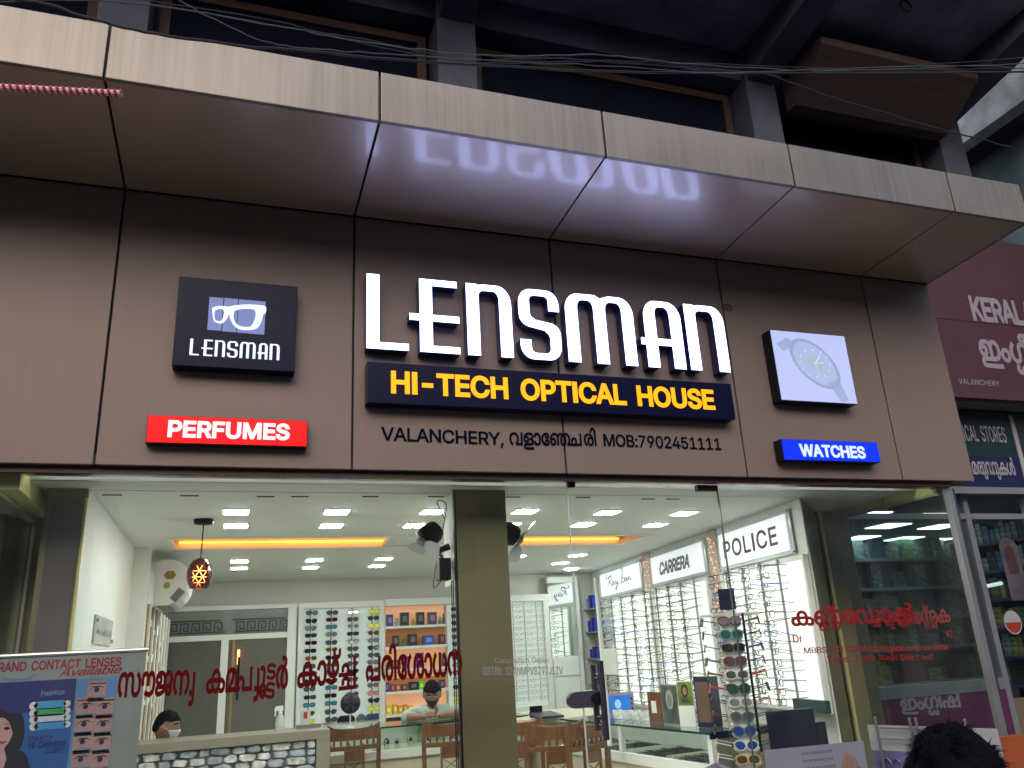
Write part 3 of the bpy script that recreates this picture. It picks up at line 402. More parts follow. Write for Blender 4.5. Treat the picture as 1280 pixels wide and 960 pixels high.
# ------------------------------------------------------------------ shared materials
acp = M('champagne_panel', (.178, .136, .134), .5, .15, var=.09, vs=1.1, bump=.08, bs=1.6, refl=.3)
acp_soffit = M('champagne_soffit_panel', (.44, .335, .26), .36, .45, var=.05, vs=1.2, bump=.05, bs=1.3, coat=.5)
gapm = M('black_joint_sealant', (.008, .008, .012), .6, var=0)
white = M('white_paint', (.78, .8, .76), .5, var=.03)
ceilm = M('ceiling_paint', (.72, .75, .71), .6, var=.03)
cream = M('cream_laminate', (.62, .57, .42), .4, var=.05)
olive = M('olive_gold_panel', (.2, .175, .075), .38, .3, var=.08, vs=2)
olive_d = M('olive_taupe_laminate', (.2, .18, .11), .45, var=.08)
lime = M('lime_lit_panel', (.62, .62, .3), .4, .1, var=.05)  # champagne beam cladding with the lamps' yellow-green light put into its colour
alu = M('brushed_aluminium', (.45, .46, .5), .35, .8, var=.06)
black = M('black_plastic', (.008, .008, .012), .4, var=0, refl=.2)
navy = M('navy_acrylic', (.004, .005, .03), .3, var=0, refl=.12)
wood = M('teak_wood', (.14, .062, .024), .35, var=.3, vs=6, stretch=(6, 6, 1), coat=.3)
conc = M('weathered_concrete', (.065, .065, .1), .9, var=.35, vs=2.5, bump=.4, bs=14)
conc_d = M('dark_navy_concrete', (.045, .045, .08), .9, var=.7, vs=1.2, bump=.4, bs=14)  # navy tone puts the upper storey's dim bluish light into the colour
gl_front = glass('shop_glass', (.97, .985, .97), 1.0, .025)
gl_thin = glass('counter_glass', (.9, .96, .94), 1.3)
gl_side = glass('side_wall_glass', (.78, .84, .84), 1.6, .08)

def streaks(name, col, amt):
    """panel paint with vertical rain streaks"""
    m = M(name, col, .42, .3, var=0); n = m.node_tree; b = n.nodes['Principled BSDF']
    tc = n.nodes.new('ShaderNodeTexCoord'); mp = n.nodes.new('ShaderNodeMapping'); mp.inputs['Scale'].default_value = (22, 1, .5)
    nz = n.nodes.new('ShaderNodeTexNoise'); nz.inputs['Scale'].default_value = 1.6; nz.inputs['Detail'].default_value = 8; nz.inputs['Roughness'].default_value = .65
    n.links.new(tc.outputs['Object'], mp.inputs[0]); n.links.new(mp.outputs[0], nz.inputs['Vector'])
    n2 = n.nodes.new('ShaderNodeTexNoise'); n2.inputs['Scale'].default_value = 1.3; n2.inputs['Detail'].default_value = 5; n.links.new(tc.outputs['Object'], n2.inputs['Vector'])
    mu = n.nodes.new('ShaderNodeMath'); mu.operation = 'MULTIPLY'; n.links.new(nz.outputs[0], mu.inputs[0]); n.links.new(n2.outputs[0], mu.inputs[1])
    rp = n.nodes.new('ShaderNodeValToRGB'); rp.color_ramp.elements[0].position = .18; rp.color_ramp.elements[1].position = .36
    rp.color_ramp.elements[0].color = (*col, 1); rp.color_ramp.elements[1].color = tuple(c*amt for c in col)+(1,)
    n.links.new(mu.outputs[0], rp.inputs[0]); n.links.new(rp.outputs[0], b.inputs['Base Color']); return m
acp = streaks('dusty_champagne_panel', (.208, .156, .141), .94)
_b = acp.node_tree.nodes['Principled BSDF']; _b.inputs['Roughness'].default_value = .5; _b.inputs['Metallic'].default_value = .12; _b.inputs[13].default_value = .3
_n = acp.node_tree; _z = _n.nodes.new('ShaderNodeTexNoise'); _z.inputs['Scale'].default_value = 1.5; _u = _n.nodes.new('ShaderNodeBump'); _u.inputs['Strength'].default_value = .1; _u.inputs['Distance'].default_value = .02
_c = _n.nodes.new('ShaderNodeTexCoord'); _n.links.new(_c.outputs['Object'], _z.inputs['Vector']); _n.links.new(_z.outputs[0], _u.inputs['Height']); _n.links.new(_u.outputs[0], _b.inputs['Normal'])
par_m = streaks('rain_streaked_panel', (.2, .176, .158), .74)

# ------------------------------------------------------------------ ground, road, opposite side of the street
struct('ground', MB().box((-60, -60, -.3), (60, 60, -.12)), M('earth', (.12, .1, .08), .95, var=.3, vs=.5))
struct('road', MB().box((-60, -11, -.12), (60, -3.2, -.1)), M('asphalt', (.05, .05, .052), .85, var=.25, vs=2, bump=.5, bs=80))
struct('pavement', MB().box((-60, -3.2, -.12), (60, .02, .02)), M('paving', (.22, .2, .18), .85, var=.2, vs=3))
struct('far_pavement', MB().box((-60, -13.5, -.12), (60, -11, .02)), M('paving', (.2, .2, .2)))
for i, (x0, x1, h, c) in enumerate([(-26, -13, 7.5, (.3, .3, .28)), (-12.6, -2, 8, (.22, .2, .19)), (-1.6, 8, 7, (.3, .24, .2)), (8.3, 19, 9, (.24, .25, .27)), (19.4, 32, 9, (.28, .27, .22))]):
    t = thing('street_building', ['cream three storey building far left across the road', 'brown four storey building across the road, left of the middle', 'tan three storey building straight across the road', 'grey four storey building across the road, right of the middle', 'buff three storey building far right across the road'][i], 'building', ((x0+x1)/2, -14, 0), 'buildings across the road')
    part('wall', MB().box((x0, -22, 0), (x1, -13.6, h)), M('render_%d' % i, c, .9, var=.2, vs=1), t)
    part('parapet', MB().box((x0-.1, -13.9, h), (x1+.1, -13.5, h+.5)), conc, t)
    wd = MB(); wd.box((0, 0, 0), (1.3, .06, 1.4)); wme = wd.mesh('window', M('dark_pane', (.03, .035, .045), .15, var=0))
    k = 0
    for z in range(1, int(h//3)):
        x = x0+1
        while x < x1-2: link('window', wme, t, Vector((x, -13.58, z*3+.3))-t.location); x += 2.6
    part('shopfront', MB().box((x0+.6, -13.6, .1), (x1-.6, -13.5, 2.6)), M('shutter_grey', (.1, .1, .11), .5, var=.2), t)

# ------------------------------------------------------------------ fascia with canopy
ZB, ZT, W = 2.551, 4.058, 1.22
YP, ZP0, ZP1 = -.872, 4.10, 4.385
XS = [-2.44, -1.22, 0, 1.22, 2.44, 3.66, 4.88, 5.495]
fas = thing('shop_fascia', 'champagne metal panelled shop fascia with projecting canopy above the glass shopfront', 'fascia', (1.5, 0, ZB))
g = .006
for i in range(len(XS)-1):
    a, b = XS[i]+g, XS[i+1]-g
    part('fascia_panel', MB().box((a, -.004, ZB), (b, .03, ZT-g)), acp, fas, bev=.003)
    part('soffit_panel', MB().hexa([(a, -.012, ZT), (b, -.012, ZT), (b, YP+.006, ZP0), (a, YP+.006, ZP0)], (0, 0, .025)), acp_soffit, fas, bev=.002)
    part('parapet_panel', MB().box((a, YP, ZP0-.004), (b, YP+.025, ZP1)), par_m, fas, bev=.004)
    part('underside_panel', MB().box((a, .034, ZB+.001), (b, .2, ZB+.02)), acp, fas)
part('backing', MB().box((XS[0], .032, ZB+.022), (XS[-1]-.01, .06, ZT+.05)).box((XS[0], YP+.03, ZP0+.03), (XS[-1]-.01, .06, ZP0+.06)).box((XS[0], YP+.027, ZP0), (XS[-1]-.01, YP+.04, ZP1-.01)), gapm, fas)
part('canopy_top', MB().box((XS[0], YP+.04, ZP1-.03), (XS[-1], .9, ZP1-.01)), conc_d, fas)
part('end_panel', MB().prism([(XS[-1]-.004, .2, ZB), (XS[-1]-.004, 0, ZB), (XS[-1]-.004, 0, ZT), (XS[-1]-.004, YP, ZP0), (XS[-1]-.004, YP, ZP1), (XS[-1]-.004, .2, ZP1)], (.02, 0, 0)), acp, fas)
for x in XS[1:-1]:
    part('joint_seal', MB().box((x-.012, .006, ZB+.003), (x+.012, .0315, ZB+.05)).box((x-.012, .0605, ZB+.0035), (x+.012, .198, ZB+.0195)), gapm, fas)
part('head_rail', MB().box((-2.4, .035, ZB-.035), (5.34, .075, ZB)), M('brown_rail', (.05, .02, .015), .4), fas)
part('drip_channel', MB().box((-2.4, .13, ZB-.02), (5.34, .19, ZB-.004)), alu, fas)

# ------------------------------------------------------------------ storey above the canopy
up = thing('upper_storey', 'unlit concrete storey with dark openings above the shop canopy', 'building', (2.5, 3, 4.4))
YW = .8
part('wall', MB().box((-9, YW+.35, 4.4), (7.4, YW+.5, 9.5)).box((-9, YW+.05, 6.45), (7.4, YW+.35, 6.75)), conc_d, up)
part('floor_slab', MB().box((-9, 1.03, 4.05), (7.4, 7, 4.37)), conc_d, up)
part('overhanging_slab', MB().box((-9, -.36, 6.78), (7.5, YW+.5, 6.95)), M('stained_slab', (.2, .2, .29), .9, var=.6, vs=1.3, bump=.4, bs=10), up)
part('slab_edge', MB().box((-9, -.47, 6.74), (7.55, -.36, 7.3)), M('peeling_slab_edge', (.26, .27, .27), .9, var=.5, vs=3, bump=.6, bs=18), up, bev=.01)
for x in (-3.2, -.26, 2.12, 5.0, 7.2):
    part('column', MB().box((x-.16, YW, 4.37 if x < 7 else 5.5), (x+.16, YW+.34, 6.78)), conc, up, bev=.015)
    part('cantilever_beam', MB().prism([(x-.14, YW, 6.42), (x-.14, YW, 6.78), (x-.14, -.36, 6.78), (x-.14, -.36, 6.6)], (.28, 0, 0)), conc, up, bev=.01)
brn = M('old_brown_timber', (.05, .022, .016), .7, var=.35, vs=5, stretch=(1, 6, 6))
for x0, x1 in ((-3, -.46), (-.06, 1.92), (2.32, 4.8), (5.2, 7.0)):
    f_ = part('window_frame', MB().box((x0, YW+.22, 4.4), (x0+.07, YW+.3, 6.4)).box((x1-.07, YW+.22, 4.4), (x1, YW+.3, 6.4)).box((x0+.07, YW+.22, 6.33), (x1-.07, YW+.3, 6.4)), brn, up)
    part('pane', MB().box((x0+.07, YW+.25, 4.4), (x1-.07, YW+.262, 6.33)), M('unlit_glass', (.008, .009, .02), .12, var=0), f_)
pb = M('sun_bleached_plywood', (.045, .026, .026), .8, var=.3, vs=4, stretch=(1, 5, 5))
one('timber_pelmet', MB().prism([(5.22, .22, 6.42), (5.22, .22, 6.5), (5.22, .78, 6.5), (5.22, .78, 6.12), (5.22, .66, 6.12)], (1.78, 0, 0)), pb, 'brown plywood pelmet boxed in under the upper slab beside the right column', 'pelmet', bev=.01)
one('conduit_hook', MB().tube([(5.9+.06*math.cos(a), -.1, 6.70+.06*math.sin(a)) for a in [i*.6 for i in range(10)]], .008, 5), black, 'small bent wire hook under the stained concrete slab', 'hook')
# neighbouring house at the right
nb = thing('neighbour_house', 'pale blue-green mildewed house with a ledge, top right beyond the canopy', 'building', (10, 3, 0))
nbm = M('mildewed_teal_plaster', (.11, .155, .165), .9, var=.5, vs=2.2, bump=.3)
nbw = M('flaking_whitewash', (.26, .29, .30), .9, var=.5, vs=3.2, bump=.5)
part('wall', MB().box((8.3, 1.9, 3.5), (14, 9, 6.5)).box((8.3, -2.2, 5.0), (14, 1.9, 6.5)), nbm, nb)
part('ledge', MB().box((8.0, -2.6, 6.5), (14, 9, 6.62)), M('black_mould', (.03, .035, .04), .95, var=.4), nb)
part('parapet', MB().box((8.06, -2.5, 6.62), (14, 9, 8.6)), nbw, nb)
part('storey', MB().box((9.2, -1, 8.6), (14, 9, 13)), nbm, nb)

# ------------------------------------------------------------------ signs on the fascia
def lamp_face(name, col, s): return M(name, tuple(.2*c for c in col), .35, emit=s, ecol=col, var=0, refl=.25)
led_white = lamp_face('lit_white_acrylic', (.38, .48, 1.0), 4.4)
led_soft = lamp_face('lit_lilac_acrylic', (.36, .46, 1.0), .2)
led_yel = lamp_face('lit_yellow_acrylic', (1.0, .33, .003), .95)
led_red = lamp_face('lit_red_acrylic', (.95, .002, .004), .66)
led_blue = lamp_face('lit_blue_acrylic', (.004, .03, .95), .62)
led_txt = lamp_face('lit_pink_white_letters', (.9, .72, .86), .7)
led_txtb = lamp_face('lit_blue_white_letters', (.62, .74, 1.0), .6)

def arc(cx_, cy_, rx, ry, a0, a1, n=7): return [(cx_+rx*math.cos(R(a0+(a1-a0)*i/n)), cy_+ry*math.sin(R(a0+(a1-a0)*i/n))) for i in range(n+1)]
def LN(ch):       # wordmark letters, height 1; returns outlines and width
    s, t = .175, .088
    if ch == 'L': return .58, [[(0, 0), (.58, 0), (.58, t), (s, t), (s, 1), (0, 1)]]
    if ch == 'E': return .69, [[(.14, 0), (.69, 0), (.69, t), (.14+s, t), (.14+s, .42), (.69, .42), (.69, .42+t), (.14+s, .42+t), (.14+s, 1-t), (.67, 1-t), (.67, 1), (.14, 1), (.14, .42+t), (0, .42+t), (0, .42), (.14, .42)]]
    if ch == 'N':
        w_ = .64
        return w_, [[(0, 0), (s, 0), (s, .84)]+arc(s+.07, .84, .07, 1-t-.84, 180, 90, 3)+arc(w_-s-.08, 1-t-.12, .08, .12, 90, 0, 4)+[(w_-s, 0), (w_, 0), (w_, .74)]+arc(w_-.2, .74, .2, .26, 0, 90, 7)+[(s+.06, 1.0), (s, .985), (s-.03, 1), (0, 1)]]
    if ch == 'M':
        w_ = 1.0; a = .41; b = a+s
        return w_, [[(0, 0), (s, 0), (s, .8)]+arc(s+.07, .8, .07, .2-t, 180, 90, 3)+arc(a-.07, 1-t-.12, .07, .12, 90, 0, 3)+[(a, 0), (b, 0), (b, .8)]+arc(b+.07, .8, .07, .2-t, 180, 90, 3)+arc(w_-s-.07, 1-t-.12, .07, .12, 90, 0, 3)
                    + [(w_-s, 0), (w_, 0), (w_, .74)]+arc(w_-.2, .74, .2, .26, 0, 90, 7)+[(b+.06, 1), (b-.07, .955), (b-.14, 1)]+arc(.19, .76, .19, .24, 90, 180, 7)]
    if ch == 'A':
        w_ = .64; x = .07
        o = [(x, 0), (x+s, 0), (x+s, .33), (w_-s, .33), (w_-s, 0), (w_, 0), (w_, .74)]+arc(w_-.2, .74, .2, .26, 0, 90, 7)+arc(x+.19, .76, .19, .24, 90, 180, 7)+[(x, .43), (0, .43), (0, .33), (x, .33)]
        i_ = [(x+s, .43), (x+s, .82)]+arc(x+s+.07, .82, .07, .18-t, 180, 90, 3)+arc(w_-s-.07, 1-t-.12, .07, .12, 90, 0, 3)+[(w_-s, .43)]
        return w_, [o, i_[::-1] if False else i_]
    if ch == 'S':
        w_ = .66
        p = [(w_, .7), (w_, .8)]+arc(w_-.2, .79, .2, .21, 0, 90, 5)+arc(.2, .8, .2, .2, 90, 180, 6)+[(0, .62)]+arc(.2, .62, .2, .17, 180, 250, 4)+[(.42, .41)]+arc(w_-s-.1, .30, .1, .1, 70, 0, 4)+[(w_-s, .17)]+arc(w_-s-.08, .16, .08, .072, 0, -90, 4)+arc(s+.08, .16, .08, .072, 270, 180, 4)+[(s, .27), (0, .27), (0, .2)]+arc(.2, .2, .2, .2, 180, 270, 6)+arc(w_-.2, .2, .2, .2, 270, 360, 6)+[(w_, .36)]+arc(w_-.2, .37, .2, .16, 0, 70, 4)+[(.25, .56)]+arc(s+.1, .66, .1, .09, 250, 180, 4)+[(s, .84)]+arc(s+.08, .84, .08, .072, 180, 90, 4)+arc(w_-s-.08, .84, .08, .072, 90, 0, 4)+[(w_-s, .7)]
        return w_, [p]
def ln_fill(ch):
    w_, cs = LN(ch)
    if len(cs) == 1: return (w_, *fill(cs))
    vs, fs = fill(cs)  # hole: drop triangles inside the second outline
    fs = [f for f in fs if not wind([cs[1]], sum(vs[i][0] for i in f)/3, sum(vs[i][1] for i in f)/3)]
    return w_, vs, fs
YL = -.085
wm = thing('wordmark_letters', 'seven large glowing white raised letters reading LENSMAN in the middle of the fascia', 'lit sign', (2.2, 0, 3.2))
spans = [('L', (458, 434), (511, 438), (459.5, 342)), ('E', (512.5, 439.5), (575.5, 443.2), None), ('N', (585.5, 443.8), (642.5, 447.8), None), ('S', (652, 449.3), (703.5, 451.5), None), ('M', (711.5, 452.5), (798, 458.6), None), ('A', (805.5, 459), (858.5, 462.3), None), ('N', (864.5, 462.6), (913.5, 465.2), None)]
l0 = Yp(458, 435, YL); l1 = Yp(913.5, 465.2, YL); top = Yp(459.5, 342, YL); HL = top.z-l0.z
side_m = M('navy_letter_return', (.012, .014, .06), .3, emit=.0, var=0)
for ch, a, b, _ in spans:
    pa, pb_ = Yp(a[0], a[1], YL), Yp(b[0], b[1], YL); w_, vs, fs = ln_fill(ch)
    base = l0.z+(l1.z-l0.z)*0.5
    sx_ = (pb_.x-pa.x)/w_
    mb = solid([(v[0], v[1]) for v in vs], fs, (pa.x, YL, base), (sx_, 0, 0), (0, 0, HL), None)
    lt = part('letter', solid(vs, fs, (pa.x, YL+.004, base), (sx_, 0, 0), (0, 0, HL), (0, -YL-.012, 0)), side_m, wm)
    part('lit_face', mb, led_white, lt)
rx = Yp(905, 391, -.006)
one('registered_mark', text_between(['®'], Yp(905, 391, -.006), Yp(917, 392, -.006), UP, .065, 3, capunits=250), gapm, 'tiny dark circled R mark to the right of the last glowing white letter', 'mark')

def box_sign(name, label, pts, depth, body, face=None, cat='lit sign', facename='lit_face'):
    """pts: pixel corners of the front face (tl,tr,br,bl)"""
    q = [Yp(x, y, -depth) for x, y in pts]
    x0 = (q[0].x+q[3].x)/2; x1 = (q[1].x+q[2].x)/2; z1 = (q[0].z+q[1].z)/2; z0 = (q[2].z+q[3].z)/2
    t = thing(name, label, cat, ((x0+x1)/2, 0, z0))
    part('housing', MB().box((x0, -depth+(.004 if face else 0), z0), (x1, -.006, z1)), body, t, bev=.004)
    if face: part(facename, MB().box((x0+.004, -depth, z0+.004), (x1-.004, -depth+.004, z1-.004)), face, t)
    return t, x0, x1, z0, z1
nsg, *_ = box_sign('tagline_sign', 'long navy box sign with glowing yellow words HI-TECH OPTICAL HOUSE', [(459.5, 451.5), (914, 480), (919, 523), (458, 504.5)], .09, navy)
part('lettering', text_between(list('HI-TECH OPTICAL HOUSE'), Yp(489, 490, -.094), Yp(894.5, 511, -.094), UP, Yp(489, 464.5, -.094).z-Yp(489, 490, -.094).z, 13, -6, (0, .004, 0)), led_yel, nsg)
# address line
adr = thing('address_lettering', 'dark address and phone lettering under the navy tagline sign', 'lettering', (2, 0, 2.7))
dk = M('dark_navy_vinyl', (.003, .004, .014), .8, var=0, refl=.05)
a0, a1 = Yp(476, 549.5, -.008), Yp(903, 562.5, -.008)
ch_ = Yp(476, 533.5, -.008).z-a0.z
part('lettering', text_between(list('VALANCHERY,'), Yp(476, 549.8, -.008), Yp(630, 556.3, -.008), UP, ch_, 8, -12), dk, adr)
part('lettering', text_between(list('വളാേ')+['ഞ', ('ച', -40, 0, 1, 1, None), 'ര', 'ി', '.'], Yp(637, 555.8, -.008), Yp(746, 557, -.008), UP, ch_*1.12, 10, -6, capunits=254), dk, adr)
part('lettering', text_between(list('MOB:7902451111'), Yp(755, 557.3, -.008), Yp(902, 562.3, -.008), UP, ch_, 8, -12), dk, adr)
# perfumes / watches boxes
t, x0, x1, z0, z1 = box_sign('perfumes_sign', 'glowing red box sign reading PERFUMES', [(184, 518), (385, 525.5), (384, 558), (182, 554)], .07, black, led_red)
part('lettering', text_between(list('PERFUMES'), Yp(209, 545, -.074), Yp(362, 549, -.074), UP, Yp(209, 526, -.074).z-Yp(209, 545, -.074).z, 16, -2, (0, .003, 0)), led_txt, t)
t, x0, x1, z0, z1 = box_sign('watches_sign', 'glowing blue box sign reading WATCHES', [(976, 547.5), (1097, 553.5), (1101, 578), (981, 575)], .09, black, led_blue)
part('lettering', text_between(list('WATCHES'), Yp(1001, 569.5, -.094), Yp(1083, 572.5, -.094), UP, Yp(1001, 555.5, -.094).z-Yp(1001, 569.5, -.094).z, 14, -4, (0, .003, 0)), led_txtb, t)
# logo box
t, x0, x1, z0, z1 = box_sign('logo_sign', 'square dark navy box sign with glowing spectacles emblem and small LENSMAN wordmark', [(223, 345), (372.5, 358.5), (368, 464), (215.5, 457.5)], .09, navy)
def fp(px, py, y=-.094): return Yp(px, py, y)
for a, b in [((262.5, 371), (259.5, 412)), ((281, 372.3), (278.5, 414)), ((299, 374), (296.5, 415.5)), ((316, 375.5), (314, 417))]:
    p, q = fp(*a), fp(*b); part('emblem_bar', MB().box((p.x-.002, -.093, q.z), (p.x+.066, -.0905, p.z)), led_soft, t)
def pxs(pts): return [(lambda p: (p[0], p[2]))(fp(210+x/7.11, 340+y/7.11)) for x, y in pts]
outer = smoothp([(393, 325), (430, 308), (490, 306), (540, 312), (600, 300), (700, 293), (800, 297), (868, 312), (866, 368), (845, 378), (830, 440), (790, 500), (720, 517), (640, 510), (590, 480), (555, 420), (543, 370), (532, 400), (500, 445), (460, 458), (415, 440), (400, 400), (395, 350), (393, 325)], 3)[:-1]
in1 = smoothp([(415, 345), (450, 330), (490, 335), (497, 375), (480, 430), (450, 442), (418, 425), (412, 385), (415, 345)], 3)[:-1]
in2 = smoothp([(590, 345), (650, 330), (740, 330), (775, 345), (778, 400), (750, 470), (720, 490), (650, 488), (600, 455), (580, 400), (590, 345)], 3)[:-1]
def f3(outl, holes, y0, d, mt, nm, par):
    cs = [pxs(outl)]; hs = [pxs(h) for h in holes]; vs, fs = fill(cs+hs)
    fs = [f for f in fs if not any(wind([h], sum(vs[i][0] for i in f)/3, sum(vs[i][1] for i in f)/3) for h in hs)]
    return part(nm, solid(vs, fs, (0, y0, 0), (1, 0, 0), (0, 0, 1), (0, d, 0)), mt, par)
f3(outer, [in1, in2], -.099, .004, lamp_face('lit_emblem_acrylic', (.62, .74, 1.0), .9), 'emblem_spectacles', t)

b0, b1 = fp(236.5, 444), fp(349, 450); hb = (fp(239, 423.5).z-b0.z); wx = 0; tot = sum(LN(c)[0] for c in 'LENSMAN')+6*.13
mbw = MB()
for c in 'LENSMAN':
    w_, vs, fs = ln_fill(c); k = (b1.x-b0.x)/tot
    s_ = solid(vs, fs, (b0.x+wx*k, -.094, (b0.z+b1.z)/2), (k, 0, 0), (0, 0, hb)); mbw.add(s_.v, s_.f); wx += w_+.13
part('lettering', mbw, lamp_face('lit_small_letters', (.68, .78, 1.0), .7), t)
# watch picture light box
def watch_face():
    m = lamp_face('lit_watch_picture', (.50, .56, .92), .5); return m
t, x0, x1, z0, z1 = box_sign('watch_picture_sign', 'square pale lilac light box with a faint wristwatch picture', [(962, 412), (1055, 419.5), (1073, 505), (977.5, 500.5)], .1, black, watch_face())
cx_, cz_ = x0+(x1-x0)*.52, z0+(z1-z0)*.55; A_ = (x1-x0)*.36
def disc(r0_, r1_, y, rot=0, a=(0, 360), n=40, sq=.62):
    mb = MB(); k = R(-40)
    pt = lambda r_, th: (cx_+r_*math.cos(th)*math.cos(k)-r_*sq*math.sin(th)*math.sin(k), y, cz_+r_*math.cos(th)*math.sin(k)+r_*sq*math.sin(th)*math.cos(k))
    for i in range(n):
        t0, t1 = R(a[0]+(a[1]-a[0])*i/n), R(a[0]+(a[1]-a[0])*(i+1)/n)
        q = [pt(r0_, t0), pt(r1_, t0), pt(r1_, t1), pt(r0_, t1)]; mb.add(q, [(0, 1, 2, 3)])
    return mb
pw = lambda n, c, s: lamp_face(n, c, s)
part('printed_dial', disc(.001, A_*.97, -.1005), pw('watch_dial_print', (.46, .54, .84), .44), t)
part('printed_bezel', disc(A_*.86, A_, -.101), pw('watch_bezel_print', (.38, .47, .68), .4), t)
part('printed_subdial', disc(A_*.1, A_*.3, -.1015), pw('watch_green_print', (.46, .56, .62), .42), t)
part('printed_strap', MB().hexa([(x0+.03, -.1008, z1-.10), (x0+.12, -.1008, z1-.05), (x0+.19, -.1008, z1-.09), (x0+.08, -.1008, z1-.15)], (0, .0004, 0)).hexa([(x1-.22, -.1008, z0+.14), (x1-.12, -.1008, z0+.17), (x1-.07, -.1008, z0+.02), (x1-.13, -.1008, z0+.01)], (0, .0004, 0)), pw('watch_strap_print', (.42, .5, .8), .4), t)
mk = MB()
for i in range(12):
    a = i*math.pi/6; c_ = (cx_+A_*.7*math.cos(a)*.8, -.1022, cz_+A_*.55*math.sin(a)*.8); mk.box((c_[0]-.006, -.1022, c_[2]-.006), (c_[0]+.006, -.1018, c_[2]+.006))
mk.tube([(cx_, -.103, cz_), (cx_+.05, -.103, cz_+.06)], .004, 4); mk.tube([(cx_, -.103, cz_), (cx_+.07, -.103, cz_+.01)], .003, 4); mk.tube([(cx_, -.103, cz_), (cx_+.02, -.103, cz_-.09)], .002, 4)
part('printed_hands', mk, pw('watch_hand_print', (.6, .68, 1.0), .5), t)

# ------------------------------------------------------------------ overhead cables and ribbon-wrapped rod
cabm = M('grey_cable', (.008, .008, .011), .6, var=.1); cabl = M('pale_cable', (.055, .055, .062), .5, var=.1)
def cable(pts, r_, mt, label, y=-1.35):
    ps = [p+Vector((0, random.uniform(-.004, .004), random.uniform(-.003, .003))) for p in smoothp([Yp(px, py, y) for px, py in pts], 7)]
    mb = MB().tube(ps, r_*.72, 6); o = one('overhead_cable', mb, mt, label, 'cable', 'service cables strung across the front'); return o
cable([(-30, -6), (60, 6), (130, 28), (230, 48), (400, 66), (640, 84), (900, 92), (1310, 90)], .008, cabm, 'thickest black cable, crossing the pale canopy edge at the left', -1.4)
cable([(-30, 3), (150, 2), (330, 30), (440, 50), (560, 66), (640, 70), (760, 69), (860, 80), (1010, 88), (1130, 86), (1310, 78)], .004, cabl, 'pale thin cable above the canopy, the topmost of the bundle', -1.38)
cable([(-30, -18), (200, 8), (350, 33), (470, 52), (580, 74), (700, 73), (860, 85), (960, 92), (1100, 85), (1310, 70)], .004, cabm, 'grey thin cable twisting under the pale one', -1.36)
cable([(200, -14), (260, 20), (330, 52), (400, 62), (520, 70), (640, 77), (780, 84), (900, 92), (980, 88), (1220, 82), (1310, 90)], .0035, cabl, 'pale loose strand sagging from the upper left', -1.42)
cable([(860, 86), (960, 94), (1040, 122), (1160, 157), (1240, 178), (1310, 196)], .006, cabm, 'single dark cable dropping away to the lower right', -1.33)
cable([(-30, -30), (300, 18), (480, 60), (600, 78), (760, 76), (900, 80), (1100, 88), (1310, 84)], .0035, cabm, 'dark thin cable at the back of the bundle', -1.3)
rod = thing('wrapped_rod', 'thin rod wrapped in red and white ribbon at the left edge', 'rod', Yp(60, 112, -1.6))
p0, p1 = Yp(-60, 106, -1.6), Yp(153, 117, -1.6)
part('core', MB().tube([p0, p1], .011, 8), M('ribbon_white', (.6, .5, .55), .5), rod)
mb = MB(); n = 260; dv = (p1-p0)/n
mb.tube([p0+dv*i+Vector((0, math.cos(i*.62)*.0105, math.sin(i*.62)*.0105)) for i in range(n)], .0055, 4)
part('ribbon', mb, M('ribbon_red', (.45, .01, .05), .4), rod)

# ------------------------------------------------------------------ shop room
ZC = 2.55; YG = .1; XL, XR = -.43, 5.32
RA, RU = Vector((4.585, .84, 0)), Vector((.1302, .9915, 0)); RN = Vector((-.9915, .1302, 0))   # display wall on the right: start, run, inward normal
def rwp(s, z, o=0.0): return RA+RU*s+RN*o+Vector((0, 0, z))
def rpx(px, py, o=0.0):
    p = PP(px, py, RA+RN*o, RN); return (p-RA).dot(RU), p.z
def rbox(mb, s0, s1, z0, z1, o0, o1):
    return mb.hexa([rwp(s0, z0, o0), rwp(s1, z0, o0), rwp(s1, z1, o0), rwp(s0, z1, o0)], RN*(o1-o0))
YB = 6.08
cv = (.2, 4.25, 2.45, 3.02)   # cove opening
struct('shop_floor', MB().box((-2.5, .04, -.1), (5.4, 6.3, .03)), M('floor_tile', (.5, .48, .42), .15, var=.08))
c = MB()
c.box((-2.5, .34, ZC), (5.4, cv[2], ZC+.03)); c.box((-2.5, cv[3], ZC), (5.6, 6.3, ZC+.03)); c.box((-2.5, cv[2], ZC), (cv[0], cv[3], ZC+.03)); c.box((cv[1], cv[2], ZC), (5.6, cv[3], ZC+.03))
xa, xb = P(480, 680, 2, ZC).x, P(600, 680, 2, ZC).x
c.box((xa, cv[2]+.0005, ZC+.001), (xb, cv[3]-.0005, ZC+.03))
cl = struct('ceiling', c, ceilm)
part('cove_box', MB().box((cv[0]-.06, cv[2]-.12, ZC+.19), (cv[1]+.06, cv[3]+.06, ZC+.21)).box((cv[0]-.06, cv[3], ZC+.031), (cv[1]+.06, cv[3]+.02, ZC+.19)).box((cv[0]-.06, cv[2]-.12, ZC+.031), (cv[1]+.06, cv[2]-.1, ZC+.19)).box((cv[0]-.06, cv[2]-.1, ZC+.031), (cv[0]-.04, cv[3], ZC+.19)).box((cv[1]+.04, cv[2]-.1, ZC+.031), (cv[1]+.06, cv[3], ZC+.19)), M('cove_paint', (.75, .6, .4), .6), cl)
part('cove_trim', MB().box((cv[0]-.03, cv[2]-.03, ZC-.012), (cv[1]+.03, cv[2], ZC-.001)).box((cv[0]-.03, cv[3], ZC-.012), (cv[1]+.03, cv[3]+.05, ZC-.001)).box((cv[0]-.03, cv[2], ZC-.012), (cv[0], cv[3], ZC-.001)).box((cv[1], cv[2], ZC-.012), (cv[1]+.03, cv[3], ZC-.001)), white, cl)
